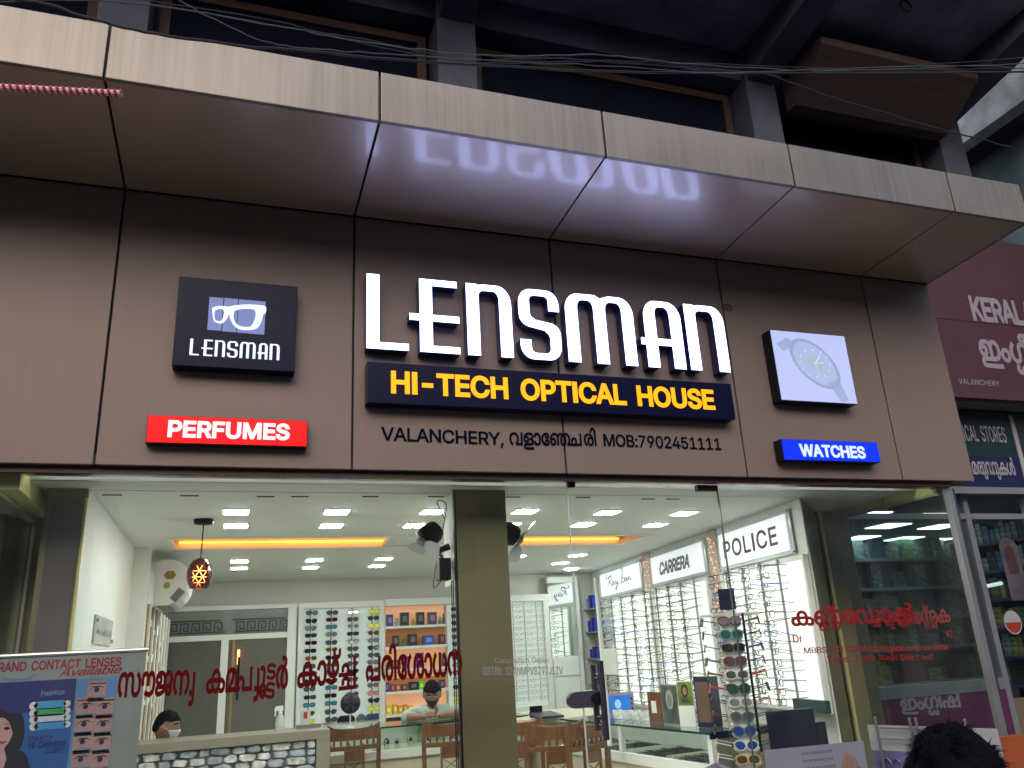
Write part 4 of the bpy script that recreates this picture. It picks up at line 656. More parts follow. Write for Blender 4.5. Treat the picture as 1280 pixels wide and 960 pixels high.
part('cove_led', MB().box((cv[0]+.03, cv[3]-.03, ZC+.035), (cv[1]-.03, cv[3]-.012, ZC+.045)).box((cv[0]+.03, cv[2]-.07, ZC+.035), (cv[1]-.03, cv[2]-.055, ZC+.045)), M('orange_led_strip', (1, .32, .03), emit=4.5, ecol=(1, .33, .03), var=0), cl)
part('ceiling_edge', MB().box((-2.5, .31, ZC-.012), (5.3, .336, ZC+.12)), alu, cl)
slots = MB()
for px, py in ((140, 619), (237, 620), (332, 621), (375, 621), (463, 621), (545, 621), (641, 621.5), (729, 622), (810, 624), (841, 624)):
    p = P(px, py, 2, ZC-.003); slots.box((p.x-.05, p.y-.012, ZC-.004), (p.x+.05, p.y+.012, ZC-.001))
part('slot_vent', slots, black, cl)
part('ceiling_joint', MB().box((-.2, .62, ZC-.002), (4.6, .626, ZC-.0005)), M('joint_grey', (.4, .42, .4)), cl)
wl = MB().box((-.3, .6, 0), (-.1, 2.98, ZC+.1)); struct('wall_left', wl, white)
struct('wall_back', MB().box((-2.5, YB, 0), (6.2, YB+.15, 3.4)), M('warm_white_wall', (.74, .71, .64), .6, var=.04))
struct('wall_right', rbox(MB(), -.17, 5.95, 0, ZC, -.012, 0), M('grey_white_laminate', (.66, .68, .65), .45, var=.03))
struct('wall_left_rear', MB().box((-.32, 2.98, 0), (.02, 3.1, ZC)).box((-.32, 3.1, 0), (-.1, YB, ZC)), white)
struct('roof_void', MB().box((-2.6, .34, 2.9), (5.6, 6.2, 2.93)), conc_d)

# downlights
lit = M('panel_light_on', (1, 1, .98), emit=44, ecol=(.93, 1, .96), var=0)
DL = [(295, 639, 'first row'), (421, 639, ''), (541, 639, ''), (656, 638.5, ''), (759, 640, ''), (855, 641, ''), (295, 656.6, ''), (414, 656.6, ''), (519, 656, ''), (636, 655, ''), (729, 655, ''), (819, 655.5, ''), (299.5, 701, ''), (393, 699.7, ''), (480, 698, ''), (646, 695, ''), (722, 693.5, ''), (299, 709.7, ''), (388, 708.7, ''), (471, 707, ''), (700.5, 703.5, '')]
rows = [('front', 6), ('second', 6), ('third', 5), ('rear', 4)]
k = 0; me1 = me2 = None
for rn, n_ in rows:
    for j in range(n_):
        px, py, _ = DL[k]; p = P(px, py, 2, ZC); k += 1
        t = thing('ceiling_light', 'square white ceiling light, %s from the left in the %s row' % (['first', 'second', 'third', 'fourth', 'fifth', 'sixth'][j], rn), 'ceiling light', (p.x, p.y, ZC), 'square ceiling lights')
        if me1 is None:
            me1 = MB().box((-.084, -.09, -.006), (.084, .09, -.001)).mesh('trim', white); me2 = MB().box((-.075, -.078, -.009), (.075, .078, -.0062)).mesh('diffuser', lit)
        link('trim', me1, t); link('diffuser', me2, t)
p = P(714, 711, 2, ZC)
one('round_ceiling_light', MB().lathe([(.001, 0), (.07, 0), (.075, .012), (.001, .012)], (p.x, p.y, ZC-.014), n=20), lit, 'small round ceiling light by the far right corner of the ceiling', 'ceiling light')

# pillar with two fans
PX0, PX1, PY = 1.9, 2.232, .5
pil = thing('pillar', 'olive gold clad square pillar behind the shop glass', 'pillar', (2.07, PY, 0))
part('cladding', MB().box((PX0+.012, PY, 0), (PX1, PY+.02, ZC+.3)), M('olive_gold_cladding', (.19, .175, .10), .35, .2, var=.15, vs=1.2), pil, bev=.003)
part('core', MB().box((PX0+.02, PY+.022, 0), (PX1-.01, PY+.06, 2.0)), olive_d, pil)
part('fan_block', MB().box((PX0+.02, PY+.022, 2.001), (PX1-.01, PY+.34, ZC+.3)), white, pil)
part('white_plate', MB().box((PX0+.012, PY+.04, 2.1), (PX0+.0195, PY+.3, 2.5)), white, pil)
part('edge_strip', MB().box((PX0, PY-.004, 0), (PX0+.012, PY+.03, ZC+.3)), black, pil)
def fan(label, c, side, facing, blades_a):
    t = thing('wall_fan', label, 'fan', c)
    d = Vector(facing).normalized(); c = Vector(c)
    rot = d.to_track_quat('Z', 'Y').to_matrix().to_4x4() @ Matrix.Scale(.8, 4); mt = Matrix.Translation(c) @ rot
    part('motor', MB().lathe([(.02, -.12), (.07, -.115), (.085, -.08), (.09, -.02), (.075, .02), (.03, .03)], n=14), black, t, smooth=True, mat=mt)
    part('hub', MB().lathe([(.012, .03), (.035, .035), (.035, .075), (.01, .09)], n=12), M('fan_grey', (.35, .37, .38), .4), t, mat=mt)
    for a in blades_a:
        a = R(a); mb = MB(); q = []
        for r_, w0, w1, h0, h1 in ((.035, -.02, .02, .05, .05), (.09, -.055, .05, .075, .035), (.16, -.075, .06, .085, .03), (.195, -.05, .045, .075, .035)):
            for ww, h in ((w0, h0), (w1, h1)): q.append((r_*math.cos(a)-ww*math.sin(a), r_*math.sin(a)+ww*math.cos(a), h))
        mb.add(q, [(0, 1, 3, 2), (2, 3, 5, 4), (4, 5, 7, 6)]); mb.add([(x, y, z+.004) for x, y, z in q], [(1, 0, 2, 3), (3, 2, 4, 5), (5, 4, 6, 7)])
        part('blade', mb, M('frosted_fan_blade', (.55, .6, .62), .25, var=.05), t, mat=mt, smooth=True)
    e = Vector((side, PY+.14, c.z-.055))
    part('arm', MB().tube([c-d*.07, c-d*.05+Vector((0, 0, -.07)), Vector((c.x*.45+e.x*.55, e.y, e.z-.02)), e], .022, 8), black, t, smooth=True)
    return t
cf = Yp(533, 672, PY+.14)
f1 = fan('black wall fan with pale blades on the left side of the olive pillar', cf, PX0, (-.72, -.15, -.55), (80, 200, 320))
bx = Yp(558, 712, PY+.14)
part('control_box', MB().box((PX0-.075, bx.y-.05, bx.z-.065), (PX0-.003, bx.y+.05, bx.z+.065)), black, f1, bev=.006)
w0 = Vector((PX0-.04, bx.y, bx.z+.065))
part('lead', MB().tube(smoothp([w0, w0+Vector((-.03, 0, .07)), cf+Vector((.1, 0, -.13)), cf+Vector((.04, 0, -.05))]), .004, 5).tube(smoothp([w0+Vector((-.02, -.03, -.13)), w0+Vector((-.07, -.03, -.17)), w0+Vector((-.05, -.03, -.03))]), .003, 5), black, f1)
part('ceiling_lead', MB().tube(smoothp([cf+Vector((.1, 0, .03)), cf+Vector((.13, 0, .2)), Vector((PX0-.07, PY+.14, ZC-.05)), Vector((PX0-.02, PY+.14, ZC-.16))]), .0035, 5), black, f1)
cf = Yp(642, 670, PY+.14)
fan('black wall fan with pale blades on the right side of the olive pillar', cf, PX1-.01, (.8, .1, -.35), (30, 150, 270))
tr = MB(); tr.box((PX0-.006, PY+.05, 1.0), (PX0-.001, PY+.056, bx.z-.07)); tr.box((PX0-.006, PY+.09, 1.0), (PX0-.001, PY+.096, bx.z-.07))
one('wire_run', tr, black, 'pair of thin black wires running down the pillar side below the fan', 'wire')

# ------------------------------------------------------------------ glass front, side glass, posts
t = thing('shop_window', 'large clear glass pane left of the door with red lettering', 'window', (1, YG, 0))
part('pane', MB().box((XL, YG, .03), (2.475, YG+.01, ZB-.03)), gl_front, t)
t = thing('glass_door', 'frameless glass door with dark lock plate and twin handle bars', 'door', (3, YG, 0))
part('pane', MB().box((2.487, YG+.002, .05), (3.492, YG+.012, ZB-.05)), gl_front, t)
# lock patch capsule
lc = [Yp(x, y, YG-.01) for x, y in ((712, 876), (745, 873))]
part('lock_plate', MB().prism([(p.x, YG-.012, p.z) for p in [Vector((lc[0].x+.035+.042*math.cos(a), 0, lc[0].z+.042*math.sin(a))) for a in [R(90+i*15) for i in range(13)]]+[Vector((lc[1].x-.0+.042*math.cos(a), 0, lc[1].z+.042*math.sin(a))) for a in [R(-90+i*15) for i in range(13)]]], (0, .036, 0)), M('purple_grey_metal', (.1, .085, .13), .35, .6), t, bev=.003)
part('lock_cylinder', MB().lathe([(.001, 0), (.03, 0), (.03, .02), (.001, .02)], (lc[1].x, YG-.034, lc[1].z), 'y', 18), black, t)
for (xa, ya), (xb, yb), yy in (((741, 831), (748, 913), YG+.07), ((750.5, 826), (758, 925), YG-.06)):
    a, b = Yp(xa, ya, yy), Yp(xb, yb, yy); xm = (a.x+b.x)/2
    part('handle', MB().tube([(xm, yy, a.z), (xm, yy, b.z)], .017, 12).tube([(xm, yy, a.z-.07), (xm, YG+.006, a.z-.07)], .009, 8).tube([(xm, yy, b.z+.07), (xm, YG+.006, b.z+.07)], .009, 8), M('dark_steel', (.07, .07, .1), .25, .7), t, smooth=True)
part('patch_fitting', MB().box((3.35, YG-.012, ZB-.075), (3.49, YG+.026, ZB-.036)), M('dark_brown_metal', (.06, .035, .03), .35, .6), t, bev=.004)
part('hinge', MB().box((2.49, YG-.012, ZB-.06), (2.53, YG+.03, ZB-.02)), black, t, bev=.004)
part('pane_edge', MB().box((2.4785, YG-.001, .03), (2.483, YG+.012, ZB-.04)), M('bright_glass_edge', (.55, .62, .58), .2), t)
part('pane_edge', MB().box((3.495, YG-.001, .03), (3.501, YG+.012, ZB-.04)), M('dark_glass_edge', (.06, .09, .08), .2), t)
t = thing('shop_window', 'clear glass pane right of the door, with red clinic lettering', 'window', (4.4, YG, 0))
part('pane', MB().box((3.504, YG, .03), (XR-.01, YG+.01, ZB-.03)), gl_front, t)
edge = M('green_glass_edge', (.35, .45, .4), .2, emit=0, var=0)
t = thing('side_glass', 'clear glass side wall at the right with lime-lit beam along its top', 'window', (XR, .7, 0))
part('pane', MB().box((XR, YG+.014, .03), (XR+.01, 1.2, 2.48)), gl_side, t)
part('beam', MB().box((XR-.02, YG+.04, 2.492), (XR+.1, .64, 2.93)).box((XR-.02, .648, 2.492), (XR+.1, 1.28, 2.93)), lime, t, bev=.003)
part('channel', MB().box((XR-.022, YG+.03, 2.476), (XR+.012, 1.2, 2.49)), M('pale_channel', (.6, .6, .5), .3, .5), t)
part('corner_post', MB().box((XR+.002, YG-.035, .02), (XR+.045, YG+.012, ZB-.04)), alu, t, bev=.003)
part('corner_strip', MB().box((XR+.05, YG-.03, .02), (XR+.07, YG+.01, ZB-.04)), M('dark_strip', (.04, .04, .05), .4), t)
t = thing('side_glass', 'clear glass side wall at the left with lime-lit beam along its top', 'window', (XL, .6, 0))
part('pane', MB().box((XL-.01, YG+.014, .03), (XL, .96, 2.44)), gl_front, t)
part('beam', MB().box((XL-.02, YG+.04, 2.455), (XL+.1, .96, 2.93)), lime, t, bev=.003)
part('channel', MB().box((XL-.022, YG+.03, 2.43), (XL+.02, .96, 2.452)), M('pale_channel'), t)
# pillars at the ends
t = thing('end_pillar', 'olive clad pillar with pale edge at the right end of the shop glass', 'pillar', (5.2, 1.2, 0))
part('cladding', MB().box((5.18, 1.21, 0), (5.44, 1.6, 2.93)), M('olive_taupe_cladding', (.21, .19, .115), .4, .2, var=.12), t, bev=.003)
part('edge_strip', MB().box((5.15, 1.2, 0), (5.178, 1.23, 2.9)), M('pale_gold_edge', (.65, .62, .3), .35, .3), t)
part('shadow_gap', MB().box((5.125, 1.22, 0), (5.149, 1.28, 2.9)), black, t)
part('inner_cladding', MB().prism([(4.575, .675, 0), (5.12, 1.205, 0), (5.12, 1.28, 0), (4.66, .82, 0)], (0, 0, 2.9)), M('olive_taupe_cladding'), t)
t = thing('end_pillar', 'olive clad pillar with pale edges at the left end of the shop glass', 'pillar', (-.3, .97, 0))
part('cladding', MB().box((-.47, .97, 0), (-.3, 1.3, 2.93)).box((-.299, .58, 0), (-.104, .598, 2.6)), M('olive_taupe_cladding'), t, bev=.003)
part('grey_panel', MB().box((-.27, .574, 1.72), (-.125, .579, 2.5)), M('grey_lilac_panel', (.13, .12, .13), .3), t)
part('edge_strip', MB().box((-.112, .57, 0), (-.1, .595, 2.5)), M('pale_gold_edge'), t)
part('edge_strip', MB().box((-.422, .945, 0), (-.408, .965, 2.4)), M('pale_channel'), t)
struct('neighbour_partition', MB().box((-2.5, 1.4, 0), (-.48, 1.5, 2.9)), M('dark_green_partition', (.05, .07, .05), .4))

# lettering on the glass
red = M('red_vinyl', (.09, .0015, .003), .7, var=0, refl=.1); grey_v = M('frosted_grey_vinyl', (.24, .24, .22), .6, var=0); dred = M('dark_red_vinyl', (.22, .006, .01), .45, var=0)
def vinyl(label, items, a, b, cap, mt, bold=8, track=-6, y=YG-.003, name='window_lettering', cu=254):
    p, q = Yp(a[0], a[1], y), Yp(b[0], b[1], y); h = Yp(a[0], a[1]-cap, y).z-p.z
    return one(name, text_between(items, p, q, UP, h, bold, track, capunits=cu, d=(0, .002, 0)), mt, label, 'lettering', 'lettering on the shop glass')
vinyl('first big red word on the left glass, overlapping the contact lens banner', list('സൗജന')+['~Y'], (146, 871), (243, 867), 26, red, 12, cu=200)
vinyl('second big red word on the left glass, in front of the grey partition', ['ക', 'മ', ('പ', -30, 0, 1, 1, None), '~Y', ('ൂ', 20, 0, 1, 1, 150), ('ട', 15, 95, .9, .68, 0), ('ട', 15, -95, .9, .68, 230), 'ർ'], (257, 866), (360, 859), 27, red, 12, cu=215)
vinyl('third big red word on the left glass, in front of the sunglasses display', ['ക', 'ാ', 'ഴ', '്', ('ച', 0, 60, 1, .8, 0), ('ച', 10, -70, 1, .8, None)], (371, 859), (445, 851), 28, red, 12, cu=215)
vinyl('fourth big red word on the left glass, in front of the perfume shelves', list('പരിേശാധന'), (457, 851), (578, 843), 28, red, 12, cu=215)
vinyl('small grey line Composition Dealer beside the pillar', list('Composition Dealer'), (619, 829), (687, 828), 7, grey_v, 0)
vinyl('grey registration number line GSTIN on the glass beside the pillar', list('GSTIN: 32ANMPV8797J1ZV'), (604, 844), (704, 843), 10, grey_v, 4)
vinyl('big red two-word clinic heading on the right glass', ['ക', ('ണ', 0, 0, 1, 1, 0), ('ണ', 70, -95, .75, .62, None), '്', ' ', 'േ', 'ഡ', 'ാ', ('ക', 0, 70, 1, .75, 0), ('ട', 110, -70, .8, .65, None), 'ർ'], (990, 782), (1145, 777), 17, dred, 10, cu=215)
vinyl('small red letters Dr below the clinic heading', list('Dr'), (992, 803), (1004, 803), 10, dred, 4)
vinyl('red qualification line MBBS MD Ophthalmology', list('MBBS MD Ophthalmology'), (1006, 817), (1128, 812), 7.5, dred, 4)
vinyl('red opening time line Time: 2 pm to 5 pm', list('Time: 2 pm to 5 pm'), (1035, 829), (1140, 823), 8, dred, 4)

# ------------------------------------------------------------------ left wall: lattice screen, air conditioner, small frame, pendant
t = thing('lattice_screen', 'white lattice screen with tan panels below the air conditioner', 'screen', (-.06, 4.4, 0))
tan = M('tan_veneer', (.55, .36, .14), .5, var=.15)
part('backing_panel', MB().box((-.1, 3.12, .9), (-.075, 5.8, 2.05)), tan, t)
for i in range(7):
    y = 3.15+i*.4
    part('fin', MB().box((-.074, y, .9), (.03, y+.02, 2.12)), tan, t); part('fin_cap', MB().box((.031, y-.004, .9), (.046, y+.075, 2.12)), white, t)
rr = random.Random(3)
for i in range(6):
    for z in (1.0, 1.32, 1.62, 1.88):
        if rr.random() < .75: za = z+rr.uniform(-.08, .08); part('crossbar', MB().box((-.06, 3.171+i*.4, za), (.028, 3.549+i*.4, za+rr.uniform(.03, .09))), white, t)
acm = M('ac_white_plastic', (.72, .74, .72), .35, var=.02)
t = thing('air_conditioner', 'white wall mounted air conditioner seen from its end, with gold hexagon sticker', 'air conditioner', (.1, 3.4, 2.1))
prof = [(-.06, .0), (-.06, .37), (-.02, .395), (.07, .395), (.13, .378), (.18, .335), (.208, .27), (.213, .2), (.197, .13), (.16, .07), (.11, .025), (.05, .0)]
A0 = Yp(191, 757, 3.2); sc = (Yp(191, 700, 3.2).z-A0.z)/.395; x00 = A0.x
pt = lambda u, v, y: (x00+(u+.06)*sc*1.02, y, A0.z+v*sc)
part('body', MB().prism([pt(u, v, 3.2) for u, v in prof], (0, .9, 0)), acm, t)
hx = [pt(.06+.05*math.cos(i*math.pi/3), .26+.042*math.sin(i*math.pi/3), 3.196) for i in range(6)]
part('sticker', MB().prism(hx, (0, -.002, 0)), M('gold_print', (.3, .18, .03), .3, .3), t)
part('sticker', MB().prism([pt(.04+.028*math.cos(i*math.pi/6), .17+.028*math.sin(i*math.pi/6), 3.196) for i in range(12)], (0, -.002, 0)), M('green_print', (.2, .3, .02), .4), t)
part('label_print', MB().prism([pt(.07, .06, 3.196), pt(.12, .02, 3.196), pt(.19, .11, 3.196), pt(.14, .15, 3.196)], (0, -.002, 0)), M('grey_stripe_print', (.12, .12, .14), .4), t)
part('underside_vent', MB().hexa([pt(-.03, -.006, 3.24), pt(.08, -.006, 3.24), pt(.08, -.006, 4.05), pt(-.03, -.006, 4.05)], (0, 0, .004)), M('grey_vent', (.2, .2, .18), .5), t)
a, b = P(119, 768, 0, -.095), P(137, 808, 0, -.095)
t = thing('wall_notice', 'small clear frame with grey ink drawing fixed on the left white wall', 'frame', (-.09, (a.y+b.y)/2, b.z))
part('plate', MB().box((-.1, a.y, b.z), (-.088, b.y, a.z)), M('acrylic_plate', (.55, .57, .55), .2), t)
part('print', MB().box((-.0879, a.y+.12*(b.y-a.y), b.z+.35*(a.z-b.z)), (-.085, b.y-.1*(b.y-a.y), a.z-.08)), M('ink_print', (.2, .21, .2), .5, var=.9, vs=18), t)
part('stud', MB().lathe([(.001, 0), (.012, 0), (.012, .015), (.001, .015)], (-.088, a.y+.03, a.z-.03), 'x', 8).lathe([(.001, 0), (.012, 0), (.012, .015), (.001, .015)], (-.088, b.y-.03, b.z+.03), 'x', 8), alu, t)
# pendant lamp
pb_ = P(255, 649.5, 2, ZC)
t = thing('pendant_lamp', 'dark faceted egg pendant lamp glowing orange through its triangular cuts', 'lamp', pb_)
part('rose', MB().lathe([(.001, -.001), (.068, -.002), (.06, -.03), (.001, -.034)], pb_, n=24), black, t, smooth=True)
zt = Yp(250, 698, pb_.y).z; zb2 = Yp(250, 735, pb_.y).z; xo = (Yp(249.5, 716, pb_.y).x-pb_.x)
part('flex', MB().tube([pb_-Vector((0, 0, .03)), (pb_.x+xo*.6, pb_.y, zt+.03), (pb_.x+xo*.8, pb_.y, zt)], .005, 6), black, t)
hh = zt-zb2; prof_ = [(.014, 1), (.042, .93), (.066, .76), (.078, .54), (.077, .34), (.068, .15), (.054, 0)]
cx0 = Vector((pb_.x+xo, pb_.y, zb2)); rings = []
N_ = 10
for k_, (r_, h) in enumerate(prof_): rings.append([cx0+Vector((r_*math.cos(2*math.pi*(j+.5*(k_ % 2))/N_), r_*math.sin(2*math.pi*(j+.5*(k_ % 2))/N_), h*hh)) for j in range(N_)])
cut = MB(); glow = MB()
copper = M('dark_copper', (.1, .035, .03), .22, .8, var=.1)
for k_ in range(len(rings)-1):
    for j in range(N_):
        a, b = rings[k_][j], rings[k_][(j+1) % N_]; o = (k_ % 2)
        c_, d_ = rings[k_+1][(j+o) % N_], rings[k_+1][(j+o-1) % N_]
        for tri in ((a, b, c_), (d_, a, c_)):
            m = (tri[0]+tri[1]+tri[2])/3; sh = .87 if 1 < k_ < 5 else .95
            tt = [m+(p-m)*sh for p in tri]; nrm = (tt[1]-tt[0]).cross(tt[2]-tt[0]).normalized()
            if (m-cx0-Vector((0, 0, hh/2))).dot(nrm) < 0: nrm = -nrm
            cut.prism(tt, nrm*.003)
part('shade', cut, copper, t)
part('bulb', MB().ball(cx0+Vector((0, 0, hh*.42)), (.045, .045, .07), 14, 10), M('orange_bulb_on', (1, .35, .1), emit=6, ecol=(1, .28, .06), var=0), t, smooth=True)

# ------------------------------------------------------------------ glazed partition at the back left
YF = 5.9
def bq(px, py, y=YF): return Yp(px, py, y)
t = thing('glazed_partition', 'white framed dark glazed partition with key pattern frieze', 'partition', (.65, YF, 0))
zt0 = 2.22; zf = 1.93
part('frame', MB().box((-.1, YF, zt0-.0), (1.42, YF+.06, zt0+.05)).box((-.1, YF, zf-.04), (1.36, YF+.06, zf+.02)).box((.58, YF, 0), (.66, YF+.06, zf-.04)).box((1.3, YF-.005, 0), (1.4, YF+.065, zt0)), white, t, bev=.004)
part('frosted_pane', MB().box((-.1, YF+.02, .1), (.58, YF+.03, zf-.04)), M('brown_smoked_glass', (.13, .125, .11), .12, var=.1), t)
part('door_pane', MB().box((.66, YF+.02, .1), (1.3, YF+.03, zf-.04)), M('smoked_glass', (.15, .14, .125), .1, var=.08), t)
part('transom_pane', MB().box((-.1, YF+.03, zf+.02), (1.3, YF+.035, zt0)), M('grey_glass', (.2, .22, .2), .2), t)
key = MB()
def seg(x0, z0, x1, z1): key.box((min(x0, x1)-.006, YF+.018, min(z0, z1)-.006), (max(x0, x1)+.006, YF+.03, max(z0, z1)+.006))
u_ = .026; x = .02
rr = random.Random(5)
while x < 1.24:
    if not .56 < x < .68:
        z = zf+.05
        seg(x, z, x, z+4*u_); seg(x, z+4*u_, x+3*u_, z+4*u_); seg(x+3*u_, z+4*u_, x+3*u_, z+u_); seg(x+3*u_, z+u_, x+1.3*u_, z+u_); seg(x+1.3*u_, z+u_, x+1.3*u_, z+2.6*u_); seg(x, z, x+4.4*u_, z)
    x += 4.6*u_
seg(.0, zf+.045+5.2*u_, .55, zf+.045+5.2*u_); seg(.69, zf+.045+5.2*u_, 1.26, zf+.045+5.2*u_)
part('key_frieze', key, M('dark_frieze', (.035, .035, .03), .5), t)
part('door_edge', MB().box((.7, YF+.005, .1), (.73, YF+.02, zf-.04)), M('gold_brown_edge', (.28, .2, .08), .4), t)
part('handle', MB().tube([(.78, YF-.03, 1.25), (.78, YF-.03, 1.7)], .014, 8), black, t)
part('glow_lamp', MB().box((.76, YF-.02, 1.62), (.785, YF-.004, 1.78)), M('orange_bulb_dim', (1, .4, .1), emit=2.5, ecol=(1, .35, .12), var=0), t)

# ------------------------------------------------------------------ eyewear meshes
def lens_outline(cx_, w_, h_, kind):
    n = 12; o = []
    for i in range(n):
        a = 2*math.pi*i/n; c_, s_ = math.cos(a), math.sin(a)
        e = .62 if kind == 'square' else .85 if kind == 'soft' else 1
        x = abs(c_)**e*(1 if c_ > 0 else -1); z = abs(s_)**e*(1 if s_ > 0 else -1)
        if kind == 'aviator': x *= 1+.18*z if x*cx_ > 0 else 1-.12*z; z = z if z > 0 else z*1.15
        o.append((cx_+x*w_, z*h_))
    return o
def eyewear(kind='soft', lens=True, thick=.0028, temples=.12, folded=False, fm=None, lm=None, sw=.030, sh=.021):
    """front in the local XZ plane looking toward -Y, temples toward +Y"""
    mb = MB(); mb.m = 0
    for sx_ in (-1, 1):
        o = lens_outline(sx_*.034, sw, sh, kind)
        mb.tube([(x, 0, z) for x, z in o], thick, 4, closed=True)
    mb.tube([(-.008, 0, .008), (0, -.002, .011), (.008, 0, .008)], thick*.9, 4)
    for sx_ in (-1, 1): mb.tube([(sx_*.064, 0, .01), (sx_*.070, .004, .012), (sx_*(.069 if not folded else .0), temples, .008)], thick*.8, 4)
    if lens:
        mb.m = 1
        for sx_ in (-1, 1):
            o = lens_outline(sx_*.034, sw*.96, sh*.96, kind); mb.prism([(x, -.0006, z) for x, z in o], (0, .0012, 0))
    return mb
fr_cols = {'black': (.012, .012, .014), 'brown': (.12, .04, .015), 'gold': (.45, .33, .1), 'red': (.45, .04, .02), 'white': (.6, .6, .6), 'green': (.02, .1, .04), 'blue': (.02, .05, .35), 'yellow': (.6, .55, .02), 'grey': (.1, .1, .11)}
FM = {k: M(k+'_frame', c_, .3, var=0) for k, c_ in fr_cols.items()}
ln_cols = {'black': (.006, .008, .01), 'brown': (.09, .045, .02), 'green': (.012, .07, .035), 'blue': (.012, .05, .26), 'yellow': (.75, .72, .03), 'grey': (.06, .075, .08), 'rose': (.5, .2, .18), 'smoke': (.16, .18, .18), 'violet': (.09, .03, .08), 'teal': (.03, .22, .28)}
LM = {k: M(k+'_lens', c_, .08, var=0) for k, c_ in ln_cols.items()}
SUN = {}
def sunmesh(f, l, kind, folded=False):
    k = (f, l, kind, folded)
    if k not in SUN:
        SUN[k] = eyewear(kind, True, .0035, .1 if not folded else .03, folded, sw=.0315, sh=.0235 if kind != 'square' else .021).mesh('sunglasses', [FM[f], LM[l]])
    return SUN[k]

one('gap_light', MB().box((-.3, .235, 2.6), (5.2, .255, 2.612)), M('gap_led', (1, 1, .9), emit=7, ecol=(.95, 1, .8), var=0), 'thin strip light in the gap between fascia and shop ceiling', 'light')

def side_vinyl(label, items, a, b, cap, mt, bold=8, cu=254):
    p, q = P(a[0], a[1], 0, XR-.004), P(b[0], b[1], 0, XR-.004); q.z = (p.z+q.z)/2; p.z = q.z; h = P(a[0], a[1]-cap, 0, XR-.004).z-P(a[0], a[1], 0, XR-.004).z
    return one('window_lettering', text_between(items, p, q, UP, h, bold, -6, capunits=cu, d=(-.002, 0, 0)), mt, label, 'lettering', 'lettering on the shop glass')
salm = M('salmon_red_vinyl', (.42, .05, .035), .45, var=0)
side_vinyl('salmon clinic heading on the right side glass, seen in reverse', ['ക', ('ണ', 0, 0, 1, 1, 0), ('ണ', 70, -95, .75, .62, None), '്', ' ', 'േ', 'ഡ', 'ാ', ('ക', 0, 70, 1, .75, 0), ('ട', 110, -70, .8, .65, None), 'ർ', ' ', 'ല'], (1189, 776), (1092, 784), 15, salm, 10, cu=215)
side_vinyl('short salmon letters Dr in reverse on the right side glass', list('Dr'), (1191, 796), (1183, 797), 9, salm, 4)
side_vinyl('salmon qualification line in reverse on the right side glass', list('MBBS MD Ophthalmology'), (1185, 810), (1110, 816), 6.5, salm, 8)
side_vinyl('salmon opening time line in reverse on the right side glass', list('Time: 2 pm to 5 pm'), (1168, 822), (1110, 828), 7, salm, 6)

# ------------------------------------------------------------------ displays on the back wall
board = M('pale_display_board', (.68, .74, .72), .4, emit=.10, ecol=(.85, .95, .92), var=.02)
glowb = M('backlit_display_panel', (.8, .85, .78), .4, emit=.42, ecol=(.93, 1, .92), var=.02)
rodm = M('chrome_rod', (.35, .36, .37), .35, .4)
def dz(py, px=415, y=YF): return Yp(px, py, y).z
t = thing('sunglasses_display', 'white framed wall display with four rods of sunglasses, left of the perfume shelves', 'display', (1.9, YF, .88))
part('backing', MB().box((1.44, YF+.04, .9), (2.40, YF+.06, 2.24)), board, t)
part('frame', MB().box((1.42, YF-.03, .86), (1.475, YF+.06, 2.27)).box((2.36, YF-.03, .86), (2.44, YF+.06, 2.27)).box((1.475, YF-.03, 2.2), (2.36, YF+.06, 2.27)).box((1.475, YF-.03, .86), (2.36, YF+.06, .93)), white, t, bev=.004)
RX = [1.56, 1.80, 2.045, 2.285]
for x in RX: part('rod', MB().tube([(x, YF+.02, .93), (x, YF+.02, 2.2)], .005, 6), black, t)
rr = random.Random(11)
styles = [('black', 'black', 'square'), ('black', 'grey', 'aviator'), ('brown', 'brown', 'soft'), ('black', 'black', 'aviator'), ('grey', 'smoke', 'soft'), ('gold', 'brown', 'aviator'), ('black', 'teal', 'square'), ('black', 'grey', 'soft')]
special = {(0, 4): ('red', 'black', 'square'), (0, 6): ('gold', 'brown', 'soft'), (0, 14): ('yellow', 'yellow', 'soft'), (1, 1): ('red', 'black', 'square'), (1, 7): ('gold', 'green', 'soft'), (3, 0): ('yellow', 'yellow', 'aviator'), (3, 1): ('green', 'green', 'soft'), (3, 2): ('yellow', 'yellow', 'soft'), (3, 8): ('brown', 'brown', 'aviator'), (3, 11): ('red', 'rose', 'soft'), (3, 13): ('yellow', 'yellow', 'soft'), (2, 2): ('white', 'smoke', 'soft'), (0, 8): ('blue', 'smoke', 'square'), (1, 8): ('blue', 'smoke', 'square')}
def shade_word(s): return {'black': 'black', 'grey': 'dark grey', 'brown': 'brown', 'green': 'green', 'blue': 'blue', 'yellow': 'yellow', 'smoke': 'pale', 'teal': 'teal tinted', 'rose': 'rose', 'violet': 'violet'}[s[1]]
cn = ['left', 'second', 'third', 'right']
for ci, x in enumerate(RX):
    for ri in range(15):
        if ci == 2 and ri > 11: continue
        s = special.get((ci, ri)) or styles[rr.randrange(8)]
        z = 2.145-ri*.0835+rr.uniform(-.004, .004)
        o = link('sunglasses', sunmesh(*s), None, (x+rr.uniform(-.008, .008), YF-.09, z)); o.rotation_euler = (R(rr.uniform(-9, 4)), 0, R(rr.uniform(-5, 5)))
        tag(o, '%s sunglasses, %s down the %s rod of the four-rod wall display' % (shade_word(s), ORD[ri], cn[ci]), 'sunglasses', 'sunglasses on the back wall display')
